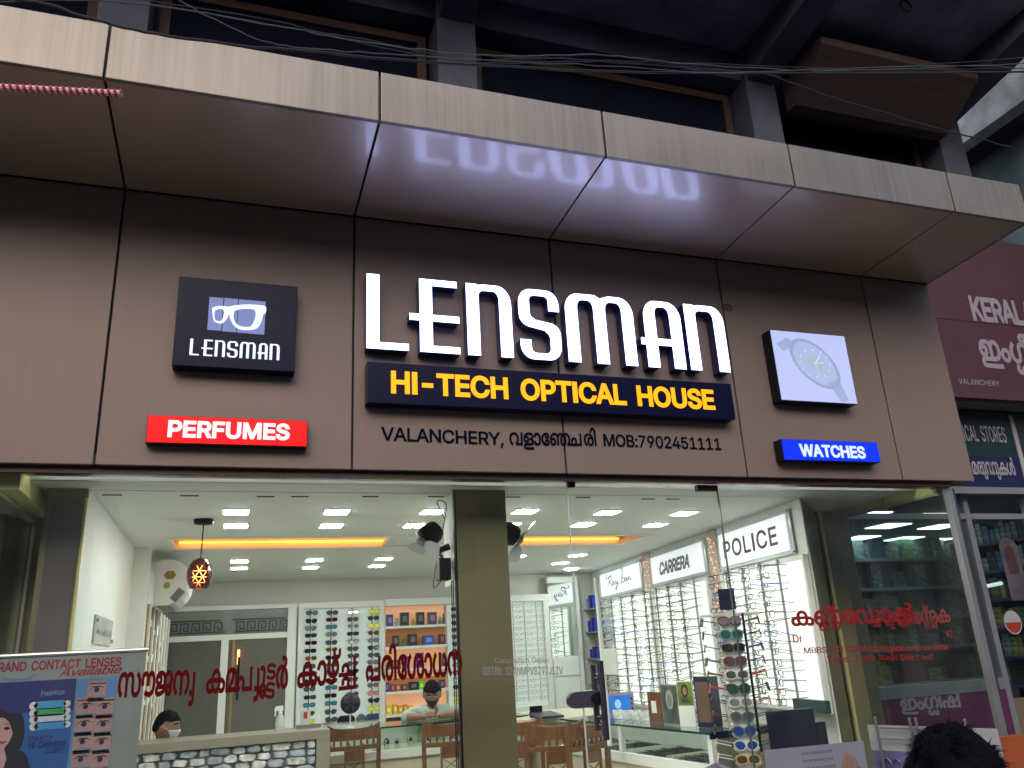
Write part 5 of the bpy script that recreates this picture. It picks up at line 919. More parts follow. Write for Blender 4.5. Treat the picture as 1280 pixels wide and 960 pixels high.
for (xa, xb, h, mt, lb) in ((1.56, 1.84, .05, white, 'flat white spectacle case with dark lid in the display bottom'), (1.88, 2.08, .065, black, 'black spectacle case lying in the display bottom'), (2.1, 2.2, .07, M('grey_case', (.1, .12, .12), .5), 'rounded dark grey spectacle case in the display bottom'), (2.2, 2.36, .06, M('blue_case', (.02, .08, .5), .4), 'blue spectacle case at the right end of the display bottom')):
    one('spectacle_case', MB().prism([(xa, YF-.06, .935), (xb, YF-.06, .935), (xb, YF-.06, .935+h*.6), (xb-.03, YF-.06, .935+h), (xa+.04, YF-.06, .935+h), (xa, YF-.06, .935+h*.5)], (0, .07, 0)), mt, lb, 'case', 'cases in the display bottom', bev=.006)

# perfume shelves
def cpx(x, y, yy=YF-.02): return Yp(475+x/5.645, 745+y/5.645, yy)
t = thing('perfume_shelves', 'white open shelves with a glowing peach lining holding perfume boxes', 'shelf', (2.85, YF, .9))
lm_, rm_ = cpx(30, 300).x, 3.21
peach = M('glow_peach_lining', (.85, .47, .28), .5, emit=.22, ecol=(1, .5, .28), var=.05); orange_l = M('glow_orange_lining', (.5, .2, .06), .5, emit=.06, ecol=(1, .4, .1), var=.1)  # warm strip light put into the lining colours and their glow
sy_ = [208, 353, 512, 668, 828]
shz = [cpx(200, y).z for y in sy_]
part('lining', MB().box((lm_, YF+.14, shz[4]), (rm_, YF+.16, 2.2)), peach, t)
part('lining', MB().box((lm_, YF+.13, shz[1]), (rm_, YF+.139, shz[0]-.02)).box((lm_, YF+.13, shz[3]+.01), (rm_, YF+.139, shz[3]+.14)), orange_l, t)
part('frame', MB().box((2.4405, YF-.03, .9), (lm_, YF+.16, 2.28)).box((lm_, YF-.03, 2.2), (rm_+.3, YF+.16, 2.28)).box((rm_+.28, YF-.02, .9), (rm_+.34, YF+.1, 2.2)), white, t, bev=.004)
part('dark_recess', MB().box((lm_, YF+.1, .6), (rm_, YF+.12, shz[4]-.03)), M('dark_brown_lining', (.05, .03, .02), .6), t)
for z in shz: part('shelf_board', MB().box((lm_, YF-.03, z-.03), (rm_, YF+.128, z)), white, t, bev=.002)
items = [
 [(50, 95, 130, 'dark violet', (.05, .04, .2)), (110, 145, 155, 'silver', (.4, .42, .4)), (148, 208, 115, 'black', (.015, .015, .02)), (225, 255, 160, 'gold', (.5, .35, .05)), (262, 318, 112, 'black', (.02, .015, .03)), (345, 405, 112, 'plum', (.09, .05, .12)), (418, 444, 145, 'teal', (.05, .3, .3)), (447, 465, 122, 'dark teal', (.02, .1, .12))],
 [(40, 70, 318, 'amber', (.4, .16, .04)), (92, 138, 278, 'black and beige', (.02, .02, .03)), (160, 190, 280, 'green', (.08, .25, .06)), (203, 265, 265, 'black', (.008, .02, .02)), (280, 305, 290, 'amber', (.45, .3, .1)), (310, 385, 277, 'blue', (.02, .07, .4)), (395, 415, 305, 'tan', (.4, .2, .1)), (422, 466, 268, 'maroon', (.08, .01, .03))],
 [(60, 150, 450, 'brown', (.22, .07, .03)), (165, 212, 425, 'purple', (.1, .04, .25)), (260, 312, 400, 'deep violet', (.06, .02, .28)), (355, 410, 410, 'bright yellow', (.85, .75, .02)), (445, 465, 405, 'charcoal', (.03, .03, .04))],
 [(35, 70, 612, 'navy', (.03, .03, .15)), (80, 110, 622, 'red', (.25, .04, .03)), (115, 150, 622, 'bronze', (.3, .12, .05)), (155, 200, 622, 'dark red', (.15, .02, .02)), (210, 275, 605, 'black', (.02, .015, .02)), (280, 315, 602, 'lime green', (.15, .6, .02)), (425, 462, 590, 'dark plum', (.05, .015, .08))],
 [(45, 85, 772, 'yellow', (.75, .5, .03)), (95, 128, 765, 'yellow and black', (.7, .42, .03)), (133, 165, 772, 'orange', (.75, .33, .03)), (170, 197, 765, 'orange and black', (.65, .3, .03)), (203, 235, 772, 'pale orange', (.8, .4, .08))]]
snm = ['top', 'second', 'middle', 'fourth', 'lowest']
for si, row in enumerate(items):
    for ii, (xa, xb, yt, nm, col) in enumerate(row):
        a = cpx(xa, sy_[si]).x; b = cpx(xb, sy_[si]).x; zt_ = cpx((xa+xb)/2, yt).z; zb_ = shz[si]+.001; wd = b-a
        mt = M('pack_'+nm.replace(' ', '_'), col, .3, var=.15); small = wd < .066
        if nm == 'bright yellow':
            one('perfume_bottle', MB().lathe([(.001, 0), (.035, .002), (wd*.5, .06), (wd*.45, .11), (.02, .13), (.012, .14), (.001, .15)], ((a+b)/2, YF+.03, zb_), n=16), mt, 'round bright yellow perfume bottle on the middle peach shelf', 'perfume', 'perfumes on the peach shelves', smooth=True); continue
        if small and si < 2:
            r_ = wd*.5; hh = zt_-zb_
            mb = MB().lathe([(.001, 0), (r_, .002), (r_, hh*.6), (r_*.4, hh*.68), (r_*.4, hh*.75), (r_*.55, hh*.76), (r_*.55, hh), (.001, hh)], ((a+b)/2, YF+.03, zb_), n=10)
            one('perfume_bottle', mb, mt, 'small %s perfume bottle, item %d along the %s peach shelf' % (nm, ii+1, snm[si]), 'perfume', 'perfumes on the peach shelves')
        else:
            T = thing('perfume_box', '%s perfume box, number %d from the left on the %s peach shelf' % (nm, ii+1, snm[si]), 'perfume', ((a+b)/2, YF+.03, zb_), 'perfumes on the peach shelves')
            part('carton', MB().box((a, YF, zb_), (b, YF+.07, zt_)), mt, T, bev=.002)
            part('label', MB().box((a+wd*.25, YF-.002, zb_+(zt_-zb_)*.3), (b-wd*.25, YF-.0005, zb_+(zt_-zb_)*.75)), M('pack_label_'+nm.replace(' ', '_'), tuple(min(1, c*2.2+.12) for c in col), .4), T)
# single rod of dark sunglasses by the pillar
t = thing('rod_display', 'white board with one rod of dark sunglasses between perfume shelves and pillar', 'display', (3.3, YF, .9))
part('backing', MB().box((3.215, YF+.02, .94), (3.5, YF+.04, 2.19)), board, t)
part('rod', MB().tube([(3.30, YF-.02, .95), (3.30, YF-.02, 2.19)], .005, 6), black, t)
for ri in range(15):
    s = styles[[0, 1, 3, 0, 7, 3, 1, 0][ri % 8]] if ri not in (12, 13) else ('gold', 'yellow', 'aviator')
    o = link('sunglasses', sunmesh(*s), None, (3.30, YF-.13, 2.13-ri*.082)); o.rotation_euler = (R(-8), 0, R(-18+rr.uniform(-5, 5)))
    tag(o, '%s sunglasses, %s down the single rod beside the pillar' % (shade_word(s), ORD[ri]), 'sunglasses', 'sunglasses on the single rod')
# optical frames behind the pillar on the right
t = thing('optical_display', 'white framed board of thin clear frames, right of the pillar', 'display', (4.1, YF, .9))
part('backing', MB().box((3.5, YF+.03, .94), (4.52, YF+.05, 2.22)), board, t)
part('frame', MB().box((3.5, YF-.03, .88), (4.56, YF+.05, .94)).box((3.5, YF-.03, 2.2), (4.6, YF+.05, 2.28)).box((4.49, YF-.03, .94), (4.56, YF+.05, 2.2)), white, t, bev=.004)
SPM = [eyewear('soft', False, .0028, .15, fm=None).mesh('spectacles', [FM[k], LM['smoke']]) for k in ('black', 'grey', 'brown', 'black')] + [eyewear('square', False, .0028, .15, sw=.028, sh=.018).mesh('spectacles', [FM[k], LM['smoke']]) for k in ('black', 'blue', 'grey')]
THIN = [eyewear('soft', False, .0016, .1, sh=.018).mesh('spectacles', [FM[k], LM['smoke']]) for k in ('grey', 'gold')]
sp = {'first': 4.08, 'second': 4.235, 'third': 4.40}
for ci, (nm, x) in enumerate(sp.items()):
    part('rod', MB().tube([(x, YF+.01, 1.0), (x, YF+.01, 2.19)], .004, 6), rodm, t)
    for ri in range(17):
        o = link('spectacles', THIN[(ri+ci) % 2], None, (x, YF-.1, 2.14-ri*.069)); o.rotation_euler = (R(-6), 0, R(rr.uniform(-10, 10)))
        tag(o, 'thin clear spectacles, %s down the %s rod right of the pillar' % (ORD[ri], nm), 'spectacles', 'thin frames right of the pillar')
# mirror with drawers
t = thing('mirror_cabinet', 'tall white cabinet with a mirror reflecting the branded wall', 'cabinet', (4.7, YF, 0))
part('carcass', MB().box((4.57, YF-.01, .03), (5.0, YF+.1, 1.5)).box((4.57, YF-.01, 2.42), (5.0, YF+.1, 2.5)), white, t, bev=.004)
part('drawer_front', MB().box((4.58, YF-.03, 1.27), (4.95, YF-.012, 1.47)), white, t, bev=.004)
part('drawer_front', MB().box((4.58, YF-.03, .4), (4.95, YF-.012, 1.25)), white, t, bev=.004)
part('mirror', MB().box((4.57, YF, 1.5), (4.93, YF+.01, 2.42)), M('mirror_silver', (.75, .8, .77), .02, 1.0, var=0), t)
part('frame', MB().box((4.93, YF-.02, 1.5), (5.0, YF+.02, 2.42)), M('grey_white_laminate'), t)

# ------------------------------------------------------------------ branded display wall on the right
zt_ = [(752, 716), (802.5, 703), (804.5, 735.5), (753, 746)]
def panel(label, s0, s1, z0, z1, rods, sname, seed):
    t = thing('lit_display', label, 'display', rwp((s0+s1)/2, z0))
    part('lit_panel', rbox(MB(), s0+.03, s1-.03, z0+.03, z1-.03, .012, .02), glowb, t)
    mb = MB(); rbox(mb, s0, s1, z1-.03, z1, .005, .045); rbox(mb, s0, s1, z0, z0+.03, .005, .045); rbox(mb, s0, s0+.03, z0+.03, z1-.03, .005, .045); rbox(mb, s1-.03, s1, z0+.03, z1-.03, .005, .045)
    part('frame', mb, white, t, bev=.003)
    rr_ = random.Random(seed); th = math.atan2(RN.x, -RN.y)
    for ci, s in enumerate(rods):
        part('rod', MB().tube([rwp(s, z0+.03, .06), rwp(s, z1+.0, .06)], .010, 8), rodm, t, smooth=True)
        n_ = 15
        for ri in range(n_):
            z = z1-.05-ri*(z1-z0-.12)/(n_-1)+rr_.uniform(-.006, .006)
            o = link('spectacles', rr_.choice(SPM), None, rwp(s+rr_.uniform(-.02, .02), z, .19)); o.rotation_euler = (R(rr_.uniform(-12, 14)), R(rr_.uniform(-6, 6)), th+R(rr_.uniform(-14, 14))); o.scale = (rr_.uniform(1.05, 1.2), 1.15, rr_.uniform(1.0, 1.35))
            tag(o, 'spectacles %s down the %s rod from the left under the %s board' % (ORD[ri], ['first', 'second', 'third', 'fourth'][ci], sname), 'spectacles', 'spectacles on the lit wall panels')
panel('lit white panel of spectacle frames under the handwritten style logo board', 2.98, 4.42, .94, 2.15, [4.27, 3.9, 3.52, 3.10], 'handwritten', 1)
panel('lit white panel of spectacle frames under the slanted CARRERA board', 1.50, 2.92, .94, 2.15, [2.74, 2.40, 2.08, 1.75], 'CARRERA', 2)
panel('lit white panel of spectacle frames under the POLICE board', -.16, 1.22, 1.08, 2.15, [1.06, .76, .46, .18], 'POLICE', 3)
boardm = M('white_sign_board', (.8, .82, .85), .35, emit=.3, ecol=(.88, .92, 1), var=0)
inkm = M('black_sign_ink', (.012, .012, .015), .4, var=0)
def brand(label, s0, s1, z0=2.2, z1=2.47):
    t = thing('brand_board', label, 'sign', rwp((s0+s1)/2, z0))
    part('backing', rbox(MB(), s0-.05, s1+.05, z0-.03, z1+.03, .004, .02), M('clear_edge_board', (.5, .55, .54), .2), t)
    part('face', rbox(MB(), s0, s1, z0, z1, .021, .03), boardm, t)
    mb = MB()
    for s in (s0-.035, s1+.035):
        for z in (z0-.015, z1+.015): mb.ball(rwp(s, z, .026), .009, 6, 4)
    part('stud', mb, alu, t); return t
OFF = .034
def board_text(t, items, s0, s1, z, cap, bold, shear=0, nm='lettering', cu=254, track=0):
    # read from deep (left) to near (right): s decreases
    w_, V, F = layout(items, bold, track); xs = [v[0] for v in V]; x0, x1 = min(xs), max(xs); k = (s0-s1)/(x1-x0)
    V = [((v[0]-x0)+shear*v[1], v[1]) for v in V]
    part(nm, solid(V, F, rwp(s0, z, OFF), -RU*k, UP*cap/cu), inkm, t)
t = brand('white board with black slanted letters CARRERA', 1.55, 2.88)
board_text(t, list('CARRERA'), 2.66, 1.86, 2.275, .115, 17, .28, track=-14)
t = brand('white board with black square letters POLICE', .02, 1.18)
board_text(t, list('POLICE'), 1.10, .17, 2.265, .135, 7, track=14)
t = brand('white board with black handwritten words Ray-Ban', 3.26, 4.74)
mb = MB()
S_ = lambda pts, w_=12: (lambda q: (q[0], q[1]))(fill([ribbon(smoothp(pts, 4), w_)]))
rb = [[(60, 330), (30, 290), (40, 250), (110, 260), (190, 300)], [(120, 290), (110, 180), (90, 60)], [(95, 250), (170, 300), (190, 240), (150, 180), (105, 170), (150, 120), (215, 50)],
      [(250, 150), (215, 150), (205, 95), (240, 85), (262, 145), (260, 90), (290, 80)], [(300, 150), (305, 100), (335, 95), (350, 150), (340, 60), (310, -40), (285, -30), (340, 50), (380, 95)],
      [(405, 150), (420, 150)], [(480, 330), (500, 380), (520, 330), (490, 200), (480, 90), (540, 90), (545, 150), (495, 170)], [(480, 90), (440, 50)],
      [(600, 150), (565, 150), (560, 95), (590, 90), (612, 150), (612, 90), (640, 100), (655, 150), (655, 95), (665, 145), (700, 150), (700, 95), (735, 90)]]
for st in rb:
    vs, fs = S_(st, 15)
    k = 1.02/760; q = solid([(v[0], v[1]) for v in vs], fs, rwp(4.52, 2.265, OFF), -RU*k, UP*(.16/300)); mb.add(q.v, q.f)
part('lettering', mb, inkm, t)
for nm, s0, s1 in (('between the handwritten and CARRERA boards', 2.95, 3.2), ('between the CARRERA and POLICE boards', 1.27, 1.46)):
    t = thing('fairy_light_strip', 'peach vertical strip with tiny warm lights, '+nm, 'light strip', rwp((s0+s1)/2, .95))
    part('backing', rbox(MB(), s0, s1, .95, ZC-.005, .002, .012), M('peach_strip', (.5, .4, .35), .6, var=.08), t)
    mb = MB(); rr = random.Random(int(s0*10))
    for i in range(170):
        z = rr.uniform(1.0, 2.5); s = s0+.03+(s1-s0-.06)*rr.random(); p = rwp(s, z, .02); mb.ball(p, .0048, 5, 4)
    tag(part('bulb', mb, M('warm_fairy_bulb', (1, .6, .4), emit=.8, ecol=(1, .6, .4), var=0), t), kind='stuff')
# lens solution shelves at the deep end
bl = M('cobalt_pack', (.012, .05, .55), .3, var=.15); bl2 = M('pale_blue_pack', (.3, .5, .7), .3, var=.1); bl3 = M('navy_pack', (.01, .02, .2), .3)
shl = M('grey_shelf', (.3, .33, .33), .4)
for ri, z in enumerate((2.075, 1.785, 1.455, 1.135)):
    one('wall_shelf', rbox(MB(), 4.85, 5.8, z-.015, z, .001, .13), shl, 'small grey wall shelf with blue packs, %s of four' % ['topmost', 'second from top', 'third from top', 'lowest'][ri], 'shelf', 'wall shelves for lens solution')
    for k_ in range(5):
        s = 5.62-k_*.17; h = (.12, .1, .13, .16, .15)[k_]*(1.1 if ri < 2 else .9); mt = (bl, bl, bl2 if ri in (0, 3) else bl, bl3, bl)[k_]
        mb = rbox(MB(), s-.05, s+.045, z+.001, z+h, .02, .09)
        one('solution_pack', mb, mt, '%s pack, number %d from the deep end on the %s blue-pack shelf' % ('pale blue' if mt == bl2 else 'navy' if mt == bl3 else 'cobalt blue', k_+1, ['top', 'second', 'third', 'lowest'][ri]), 'pack', 'lens solution packs', bev=.004)

# ------------------------------------------------------------------ counters
glt = M('glass_top_edge', (.01, .05, .045), .08, var=0)
def prismz(mb, pts, z0, z1): return mb.prism([(x, y, z0) for x, y in pts], (0, 0, z1-z0))
t = thing('glass_counter', 'glass topped watch counter at the back, behind the chairs', 'counter', (2.5, 3.9, 0))
part('glass_top', MB().box((1.46, 3.84, .985), (3.5, 4.42, .9985)), gl_thin, t)
part('top_edge', MB().box((1.46, 3.834, .984), (3.5, 3.8395, .9985)), glt, t)
part('front_glass', MB().box((1.48, 3.86, .80), (3.48, 3.866, .984)), gl_thin, t)
part('rail', MB().box((1.46, 3.83, .725), (3.5, 3.875, .795)), white, t, bev=.004)
part('deck', MB().box((1.46, 3.876, .77), (3.5, 4.42, .79)), cream, t)
part('base', MB().box((1.5, 3.87, .03), (3.46, 4.4, .724)), cream, t)
part('plinth', MB().box((1.52, 3.866, .03), (3.44, 3.869, .5)), M('dark_brown_lining'), t)
part('back_rail', MB().box((1.46, 4.4, .79), (3.5, 4.42, .984)), M('grey_white_laminate'), t)
rr = random.Random(9); wk = ['silver', 'rose', 'white', 'black', 'gold']; wc = {'silver': (.5, .52, .5), 'rose': (.6, .35, .35), 'white': (.75, .75, .72), 'black': (.02, .02, .03), 'gold': (.5, .38, .12)}
strapm = {k: M('watch_'+k, c_, .3, .3 if k in ('silver', 'gold') else 0, var=0) for k, c_ in wc.items()}
cush = M('cream_cushion', (.7, .66, .52), .7)
wm_ = {}
for k in wk:
    m1 = MB().box((-.02, -.015, 0), (.02, .02, .065)); m2 = MB().tube([(.03*math.cos(a)*.75, -.0, .05+.036*math.sin(a)) for a in [i*math.pi/6 for i in range(12)]], .007, 4, closed=True); m3 = MB().lathe([(.001, 0), (.017, 0), (.017, .006), (.001, .006)], (0, -.03, .055), 'y', 12)
    wm_[k] = (m1.mesh('cushion', cush), m2.mesh('strap', strapm[k]), m3.mesh('dial', M('watch_dial', (.05, .06, .1), .1)))
for i in range(15):
    k = wk[(i*3+1) % 5]; T = thing('wristwatch', '%s wristwatch on a stand in the back counter, number %d from its left end' % (k, i+1), 'watch', (1.6+i*.127+rr.uniform(-.03, .03), 3.95+rr.uniform(0, .2), .791), 'watches in the back counter', R(rr.uniform(-25, 25)))
    for nm, me in zip(('cushion', 'strap', 'dial'), wm_[k]): link(nm, me, T)
# right counter
RAc = [(3.53, 3.12), (3.80, 1.05), (4.40, 1.10), (4.13, 3.2)]
t = thing('glass_counter', 'glass topped counter with trays of frames on the right side', 'counter', (3.95, 2.1, 0))
part('glass_top', prismz(MB(), RAc, .985, .999), gl_thin, t)
e_ = Vector((3.53-3.80, 3.12-1.05, 0)).normalized(); en = Vector((-e_.y, e_.x, 0))
def cpt(u, v): p = Vector((3.80, 1.05, 0))+e_*u-en*v; return (p.x, p.y)
part('top_edge', prismz(MB(), [cpt(0, -.006), cpt(2.08, -.006), cpt(2.08, -.0005), cpt(0, -.0005)], .984, .999), glt, t)
part('front_edge', prismz(MB(), [cpt(-.006, 0), cpt(-.0005, 0), cpt(-.0005, .6), cpt(-.006, .6)], .955, .999), M('navy_edge', (.01, .015, .08), .15), t)
part('side_glass', prismz(MB(), [cpt(.05, .02), cpt(2.05, .02), cpt(2.05, .026), cpt(.05, .026)], .80, .984), gl_thin, t)
part('post', prismz(MB(), [cpt(.0, .012), cpt(.045, .012), cpt(.045, .05), cpt(0, .05)], .03, .984), white, t)
part('post', prismz(MB(), [cpt(1.12, .012), cpt(1.165, .012), cpt(1.165, .05), cpt(1.12, .05)], .8, .984), white, t)
part('rail', prismz(MB(), [cpt(.046, .0), cpt(2.08, .0), cpt(2.08, .05), cpt(.046, .05)], .72, .79), white, t)
part('deck', prismz(MB(), [cpt(.02, .051), cpt(2.08, .051), cpt(2.08, .58), cpt(.02, .58)], .74, .77), cream, t)
part('base', prismz(MB(), [cpt(.05, .02), cpt(2.06, .02), cpt(2.06, .58), cpt(.05, .58)], .03, .719), cream, t)
part('end_panel', prismz(MB(), [cpt(0, .051), cpt(.045, .051), cpt(.045, .6), cpt(0, .6)], .03, .954), M('grey_olive_panel', (.25, .24, .17), .4), t)
traym = M('black_velvet', (.01, .01, .012), .9); trw = M('tray_rim', (.6, .58, .52), .4)
for i, u in enumerate((.12, .62, 1.2, 1.65)):
    T = thing('frame_tray', 'black tray of spectacle frames lying in the right counter, %s from the street end' % ['first', 'second', 'third', 'fourth'][i], 'tray', (*cpt(u, .3), .771), 'trays in the right counter')
    part('velvet', prismz(MB(), [cpt(u, .09), cpt(u+.42, .09), cpt(u+.42, .55), cpt(u, .55)], .772, .785), traym, T)
    part('rim', prismz(prismz(MB(), [cpt(u-.02, .07), cpt(u-.001, .07), cpt(u-.001, .56), cpt(u-.02, .56)], .771, .8), [cpt(u+.421, .07), cpt(u+.44, .07), cpt(u+.44, .56), cpt(u+.421, .56)], .771, .8), trw, T)
    for a in range(3):
        for b in range(3):
            x, y = cpt(u+.08+a*.13, .16+b*.15); o = link('spectacles', SPM[(a+b+i) % 7], None, (x, y, .80)); o.rotation_euler = (R(-80), 0, R(80)); o.scale = (.9, .9, .9)
            tag(o, 'dark spectacles in the %s counter tray, %s row, %s place' % (['first', 'second', 'third', 'fourth'][i], ['near', 'middle', 'far'][a], ['left', 'centre', 'right'][b]), 'spectacles', 'spectacles in counter trays')
# reception desk with stone front
t = thing('reception_desk', 'taupe desk with a panel of grey stones at the lower left', 'desk', (.6, 2.7, 0))
DX0, DX1, DY = -.1, 1.44, 2.7
tp = M('taupe_laminate', (.24, .21, .165), .4, var=.05)
part('top', MB().box((DX0, DY, 1.035), (DX1, DY+.45, 1.1)), tp, t, bev=.004)
part('side', MB().box((DX1-.1, DY+.001, .03), (DX1, DY+.45, 1.034)).box((DX0, DY+.001, .03), (DX0+.1, DY+.45, 1.034)), tp, t, bev=.003)
part('stone_bed', MB().box((DX0+.1, DY+.05, .03), (DX1-.1, DY+.08, 1.034)), M('dark_mortar', (.11, .115, .12), .9), t)
rr = random.Random(21); z = 1.03; row = 0; sid = 0
stm = [M('stone_%d' % i, c_, .75, var=.5, vs=16, bump=.8, bs=45) for i, c_ in enumerate([(.42, .44, .47), (.3, .33, .38), (.55, .55, .53), (.36, .4, .45), (.62, .6, .58)])]
while z > .35:
    h = rr.uniform(.05, .078); x = DX0+.1-rr.uniform(0, .05)
    while x < DX1-.1:
        wd = rr.uniform(.06, .17); a, b = max(x, DX0+.102), min(x+wd, DX1-.102)
        if b-a > .02:
            n_ = 7; cx_, cz_ = (a+b)/2, z-h/2; pts = []
            for i in range(n_):
                an = 2*math.pi*i/n_+rr.uniform(-.32, .32); c_, s_ = math.cos(an), math.sin(an)
                pts.append((cx_+abs(c_)**.5*(1 if c_ > 0 else -1)*(b-a)*.5*rr.uniform(.9, 1.08), cz_+abs(s_)**.6*(1 if s_ > 0 else -1)*h*.5*rr.uniform(.88, 1.2)))
            d0 = rr.uniform(.018, .04); vs = [(p[0], DY+.05, p[1]) for p in pts]+[(cx_+(p[0]-cx_)*.82, DY+.05-d0, cz_+(p[1]-cz_)*.8) for p in pts]
            mb = MB().add(vs, [(i, (i+1) % n_, (i+1) % n_+n_, i+n_) for i in range(n_)]+[tuple(range(n_, 2*n_))])
            part('stone', mb, rr.choice(stm), t, smooth=True)
        x += wd+.004
    z -= h+.003

# ------------------------------------------------------------------ carved chairs
def chair_meshes():
    out = {}
    m = MB()
    n = 8; fr = []; bk = []
    for i in range(n+1):
        x = -.22+.44*i/n; u = x/.22; fr.append((x, -.035*(1-u*u)+.0, .0)); 
    top = [(p[0], p[1], .96-.02*(1-(p[0]/.22)**2)+(.02 if abs(p[0]) > .2 else 0)) for p in fr]; bot = [(p[0], p[1], .85) for p in fr]
    vs = []; fs = []
    for i in range(n+1):
        for yo, src in ((0, top), (.022, top), (.022, bot), (0, bot)): vs.append((src[i][0], src[i][1]+yo, src[i][2]))
    for i in range(n):
        for j in range(4): fs.append((i*4+j, i*4+(j+1) % 4, (i+1)*4+(j+1) % 4, (i+1)*4+j))
    fs += [(0, 1, 2, 3), (n*4+3, n*4+2, n*4+1, n*4)]; m.add(vs, fs)
    out['top_rail'] = m
    m = MB()   # pierced band: lower rail and little blocks
    def band(z0, z1):
        vs = []; fs = []
        for i in range(n+1):
            for yo, zz in ((0, z1), (.02, z1), (.02, z0), (0, z0)): vs.append((fr[i][0], fr[i][1]+yo, zz))
        for i in range(n):
            for j in range(4): fs.append((i*4+j, i*4+(j+1) % 4, (i+1)*4+(j+1) % 4, (i+1)*4+j))
        m.add(vs, fs+[(0, 1, 2, 3), (n*4+3, n*4+2, n*4+1, n*4)])
    band(.775, .81)
    for i in range(7):
        x = -.165+i*.055; y = -.035*(1-(x/.22)**2); m.box((x-.009, y+.002, .811), (x+.009, y+.018, .849))
    out['pierced_band'] = m
    m = MB()   # lattice splat
    m.box((-.085, -.034, .45), (-.068, -.014, .774)); m.box((.068, -.034, .45), (.085, -.014, .774)); m.box((-.067, -.033, .69), (.067, -.015, .774))
    for k in range(3):
        z0 = .46+k*.075
        m.hexa([(-.067, -.03, z0), (-.055, -.03, z0), (.067, -.03, z0+.075), (.055, -.03, z0+.075)], (0, .012, 0)); m.hexa([(.055, -.029, z0), (.067, -.029, z0), (-.055, -.029, z0+.075), (-.067, -.029, z0+.075)], (0, .012, 0))
    out['splat'] = m
    out['seat'] = MB().box((-.22, .0, .43), (.22, .43, .47))
    legs = []
    for sx_ in (-1, 1):
        legs.append(MB().hexa([(sx_*.20-.018, .01, 0), (sx_*.20+.018, .01, 0), (sx_*.215+.016, .0, .93), (sx_*.215-.016, .0, .93)], (0, .035, 0)))
        legs.append(MB().box((sx_*.19-.018, .38, 0), (sx_*.19+.018, .415, .43)))
    out['leg'] = legs; return out
cmsh = chair_meshes(); cme = {}
for k, v in cmsh.items():
    cme[k] = [q.mesh(k, wood, bev=.003) for q in v] if isinstance(v, list) else [v.mesh(k, wood if k != 'seat' else M('dark_seat', (.06, .03, .02), .5), bev=.004)]
zrail = .96
def chair(px0, px1, py, zt, rz, label):
    a = P((px0+px1)/2, py, 2, zt)
    t = thing('carved_chair', label, 'chair', (a.x, a.y, .03), 'carved wooden chairs at the counters', R(rz))
    for k, l_ in cme.items():
        for me in l_: link(k, me, t)
    t.scale = (1.05, 1, (zt-.03)/.95); return t
chair(414, 471, 909, 1.035, 2, 'carved teak chair just right of the stone fronted desk')
chair(536, 588, 903, 1.045, -6, 'carved teak chair in front of the seated man, partly behind the pillar')
chair(622, 664, 902, 1.04, -30, 'carved teak chair peeping out from the right side of the pillar')
chair(670, 718, 905, 1.05, -12, 'carved teak chair with wide back, between pillar and door handle')
chair(714, 757, 904, 1.04, 25, 'carved teak chair behind the door lock, turned towards the right counter')

# ------------------------------------------------------------------ things on the counters
# desk fan
fc = Yp(438, 879, 4.0)
t = thing('desk_fan', 'small round black desk fan on a thin white stand', 'fan', (fc.x, 4.0, 1.0))
part('cage', MB().lathe([(.001, -.03), (.06, -.028), (.092, -.012), (.095, 0), (.092, .015), (.05, .03), (.001, .032)], fc, 'y', 24), M('dark_mesh_cage', (.012, .014, .03), .35), t, smooth=True)
for i in range(5):
    a = i*2*math.pi/5; part('blade', MB().hexa([fc+Vector((.012*math.cos(a), -.034, .012*math.sin(a))), fc+Vector((.075*math.cos(a), -.034, .075*math.sin(a))), fc+Vector((.07*math.cos(a+.5), -.036, .07*math.sin(a+.5))), fc+Vector((.012*math.cos(a+.9), -.036, .012*math.sin(a+.9)))], (0, .003, 0)), M('slate_blade', (.05, .05, .08), .3), t)
part('stem', MB().tube([fc-Vector((0, 0, .09)), (fc.x, 4.0, 1.02)], .007, 8), white, t)
part('base', MB().lathe([(.001, 0), (.045, 0), (.04, .014), (.001, .018)], (fc.x, 4.0, 1.0), n=16), white, t)
# spray bottle and acrylic stand on the desk
a = Yp(350, 905, 2.9)
t = thing('spray_bottle', 'clear spray bottle with white trigger on the stone fronted desk', 'bottle', (a.x, 2.9, 1.1))
part('bottle', MB().lathe([(.001, 0), (.035, 0), (.037, .06), (.03, .1), (.014, .13), (.013, .15), (.001, .15)], (a.x, 2.9, 1.1), n=14), M('cloudy_plastic', (.5, .55, .5), .2, var=.1), t, smooth=True)
part('trigger', MB().box((a.x-.03, 2.89, 1.25), (a.x+.02, 2.91, 1.285)).hexa([(a.x-.045, 2.895, 1.27), (a.x-.03, 2.895, 1.285), (a.x-.035, 2.895, 1.21), (a.x-.042, 2.895, 1.21)], (0, .01, 0)).lathe([(.001, .15), (.016, .15), (.014, .17), (.001, .17)], (a.x, 2.9, 1.08+.0), n=10), white, t)
a = Yp(385, 903, 3.0)
t = thing('card_stand', 'clear acrylic stand with red and white leaflet at the desk end', 'stand', (a.x, 3.0, 1.1))
part('tray', MB().box((a.x-.09, 2.98, 1.1), (a.x+.1, 3.05, 1.125)), M('smoky_acrylic', (.2, .18, .16), .2), t)
part('leaflet', MB().box((a.x-.06, 3.02, 1.125), (a.x+.02, 3.024, 1.23)), M('leaflet_white', (.6, .6, .58), .5), t)
part('red_mark', MB().box((a.x-.035, 3.016, 1.17), (a.x-.005, 3.0195, 1.22)), M('leaflet_red', (.5, .03, .03), .5), t)
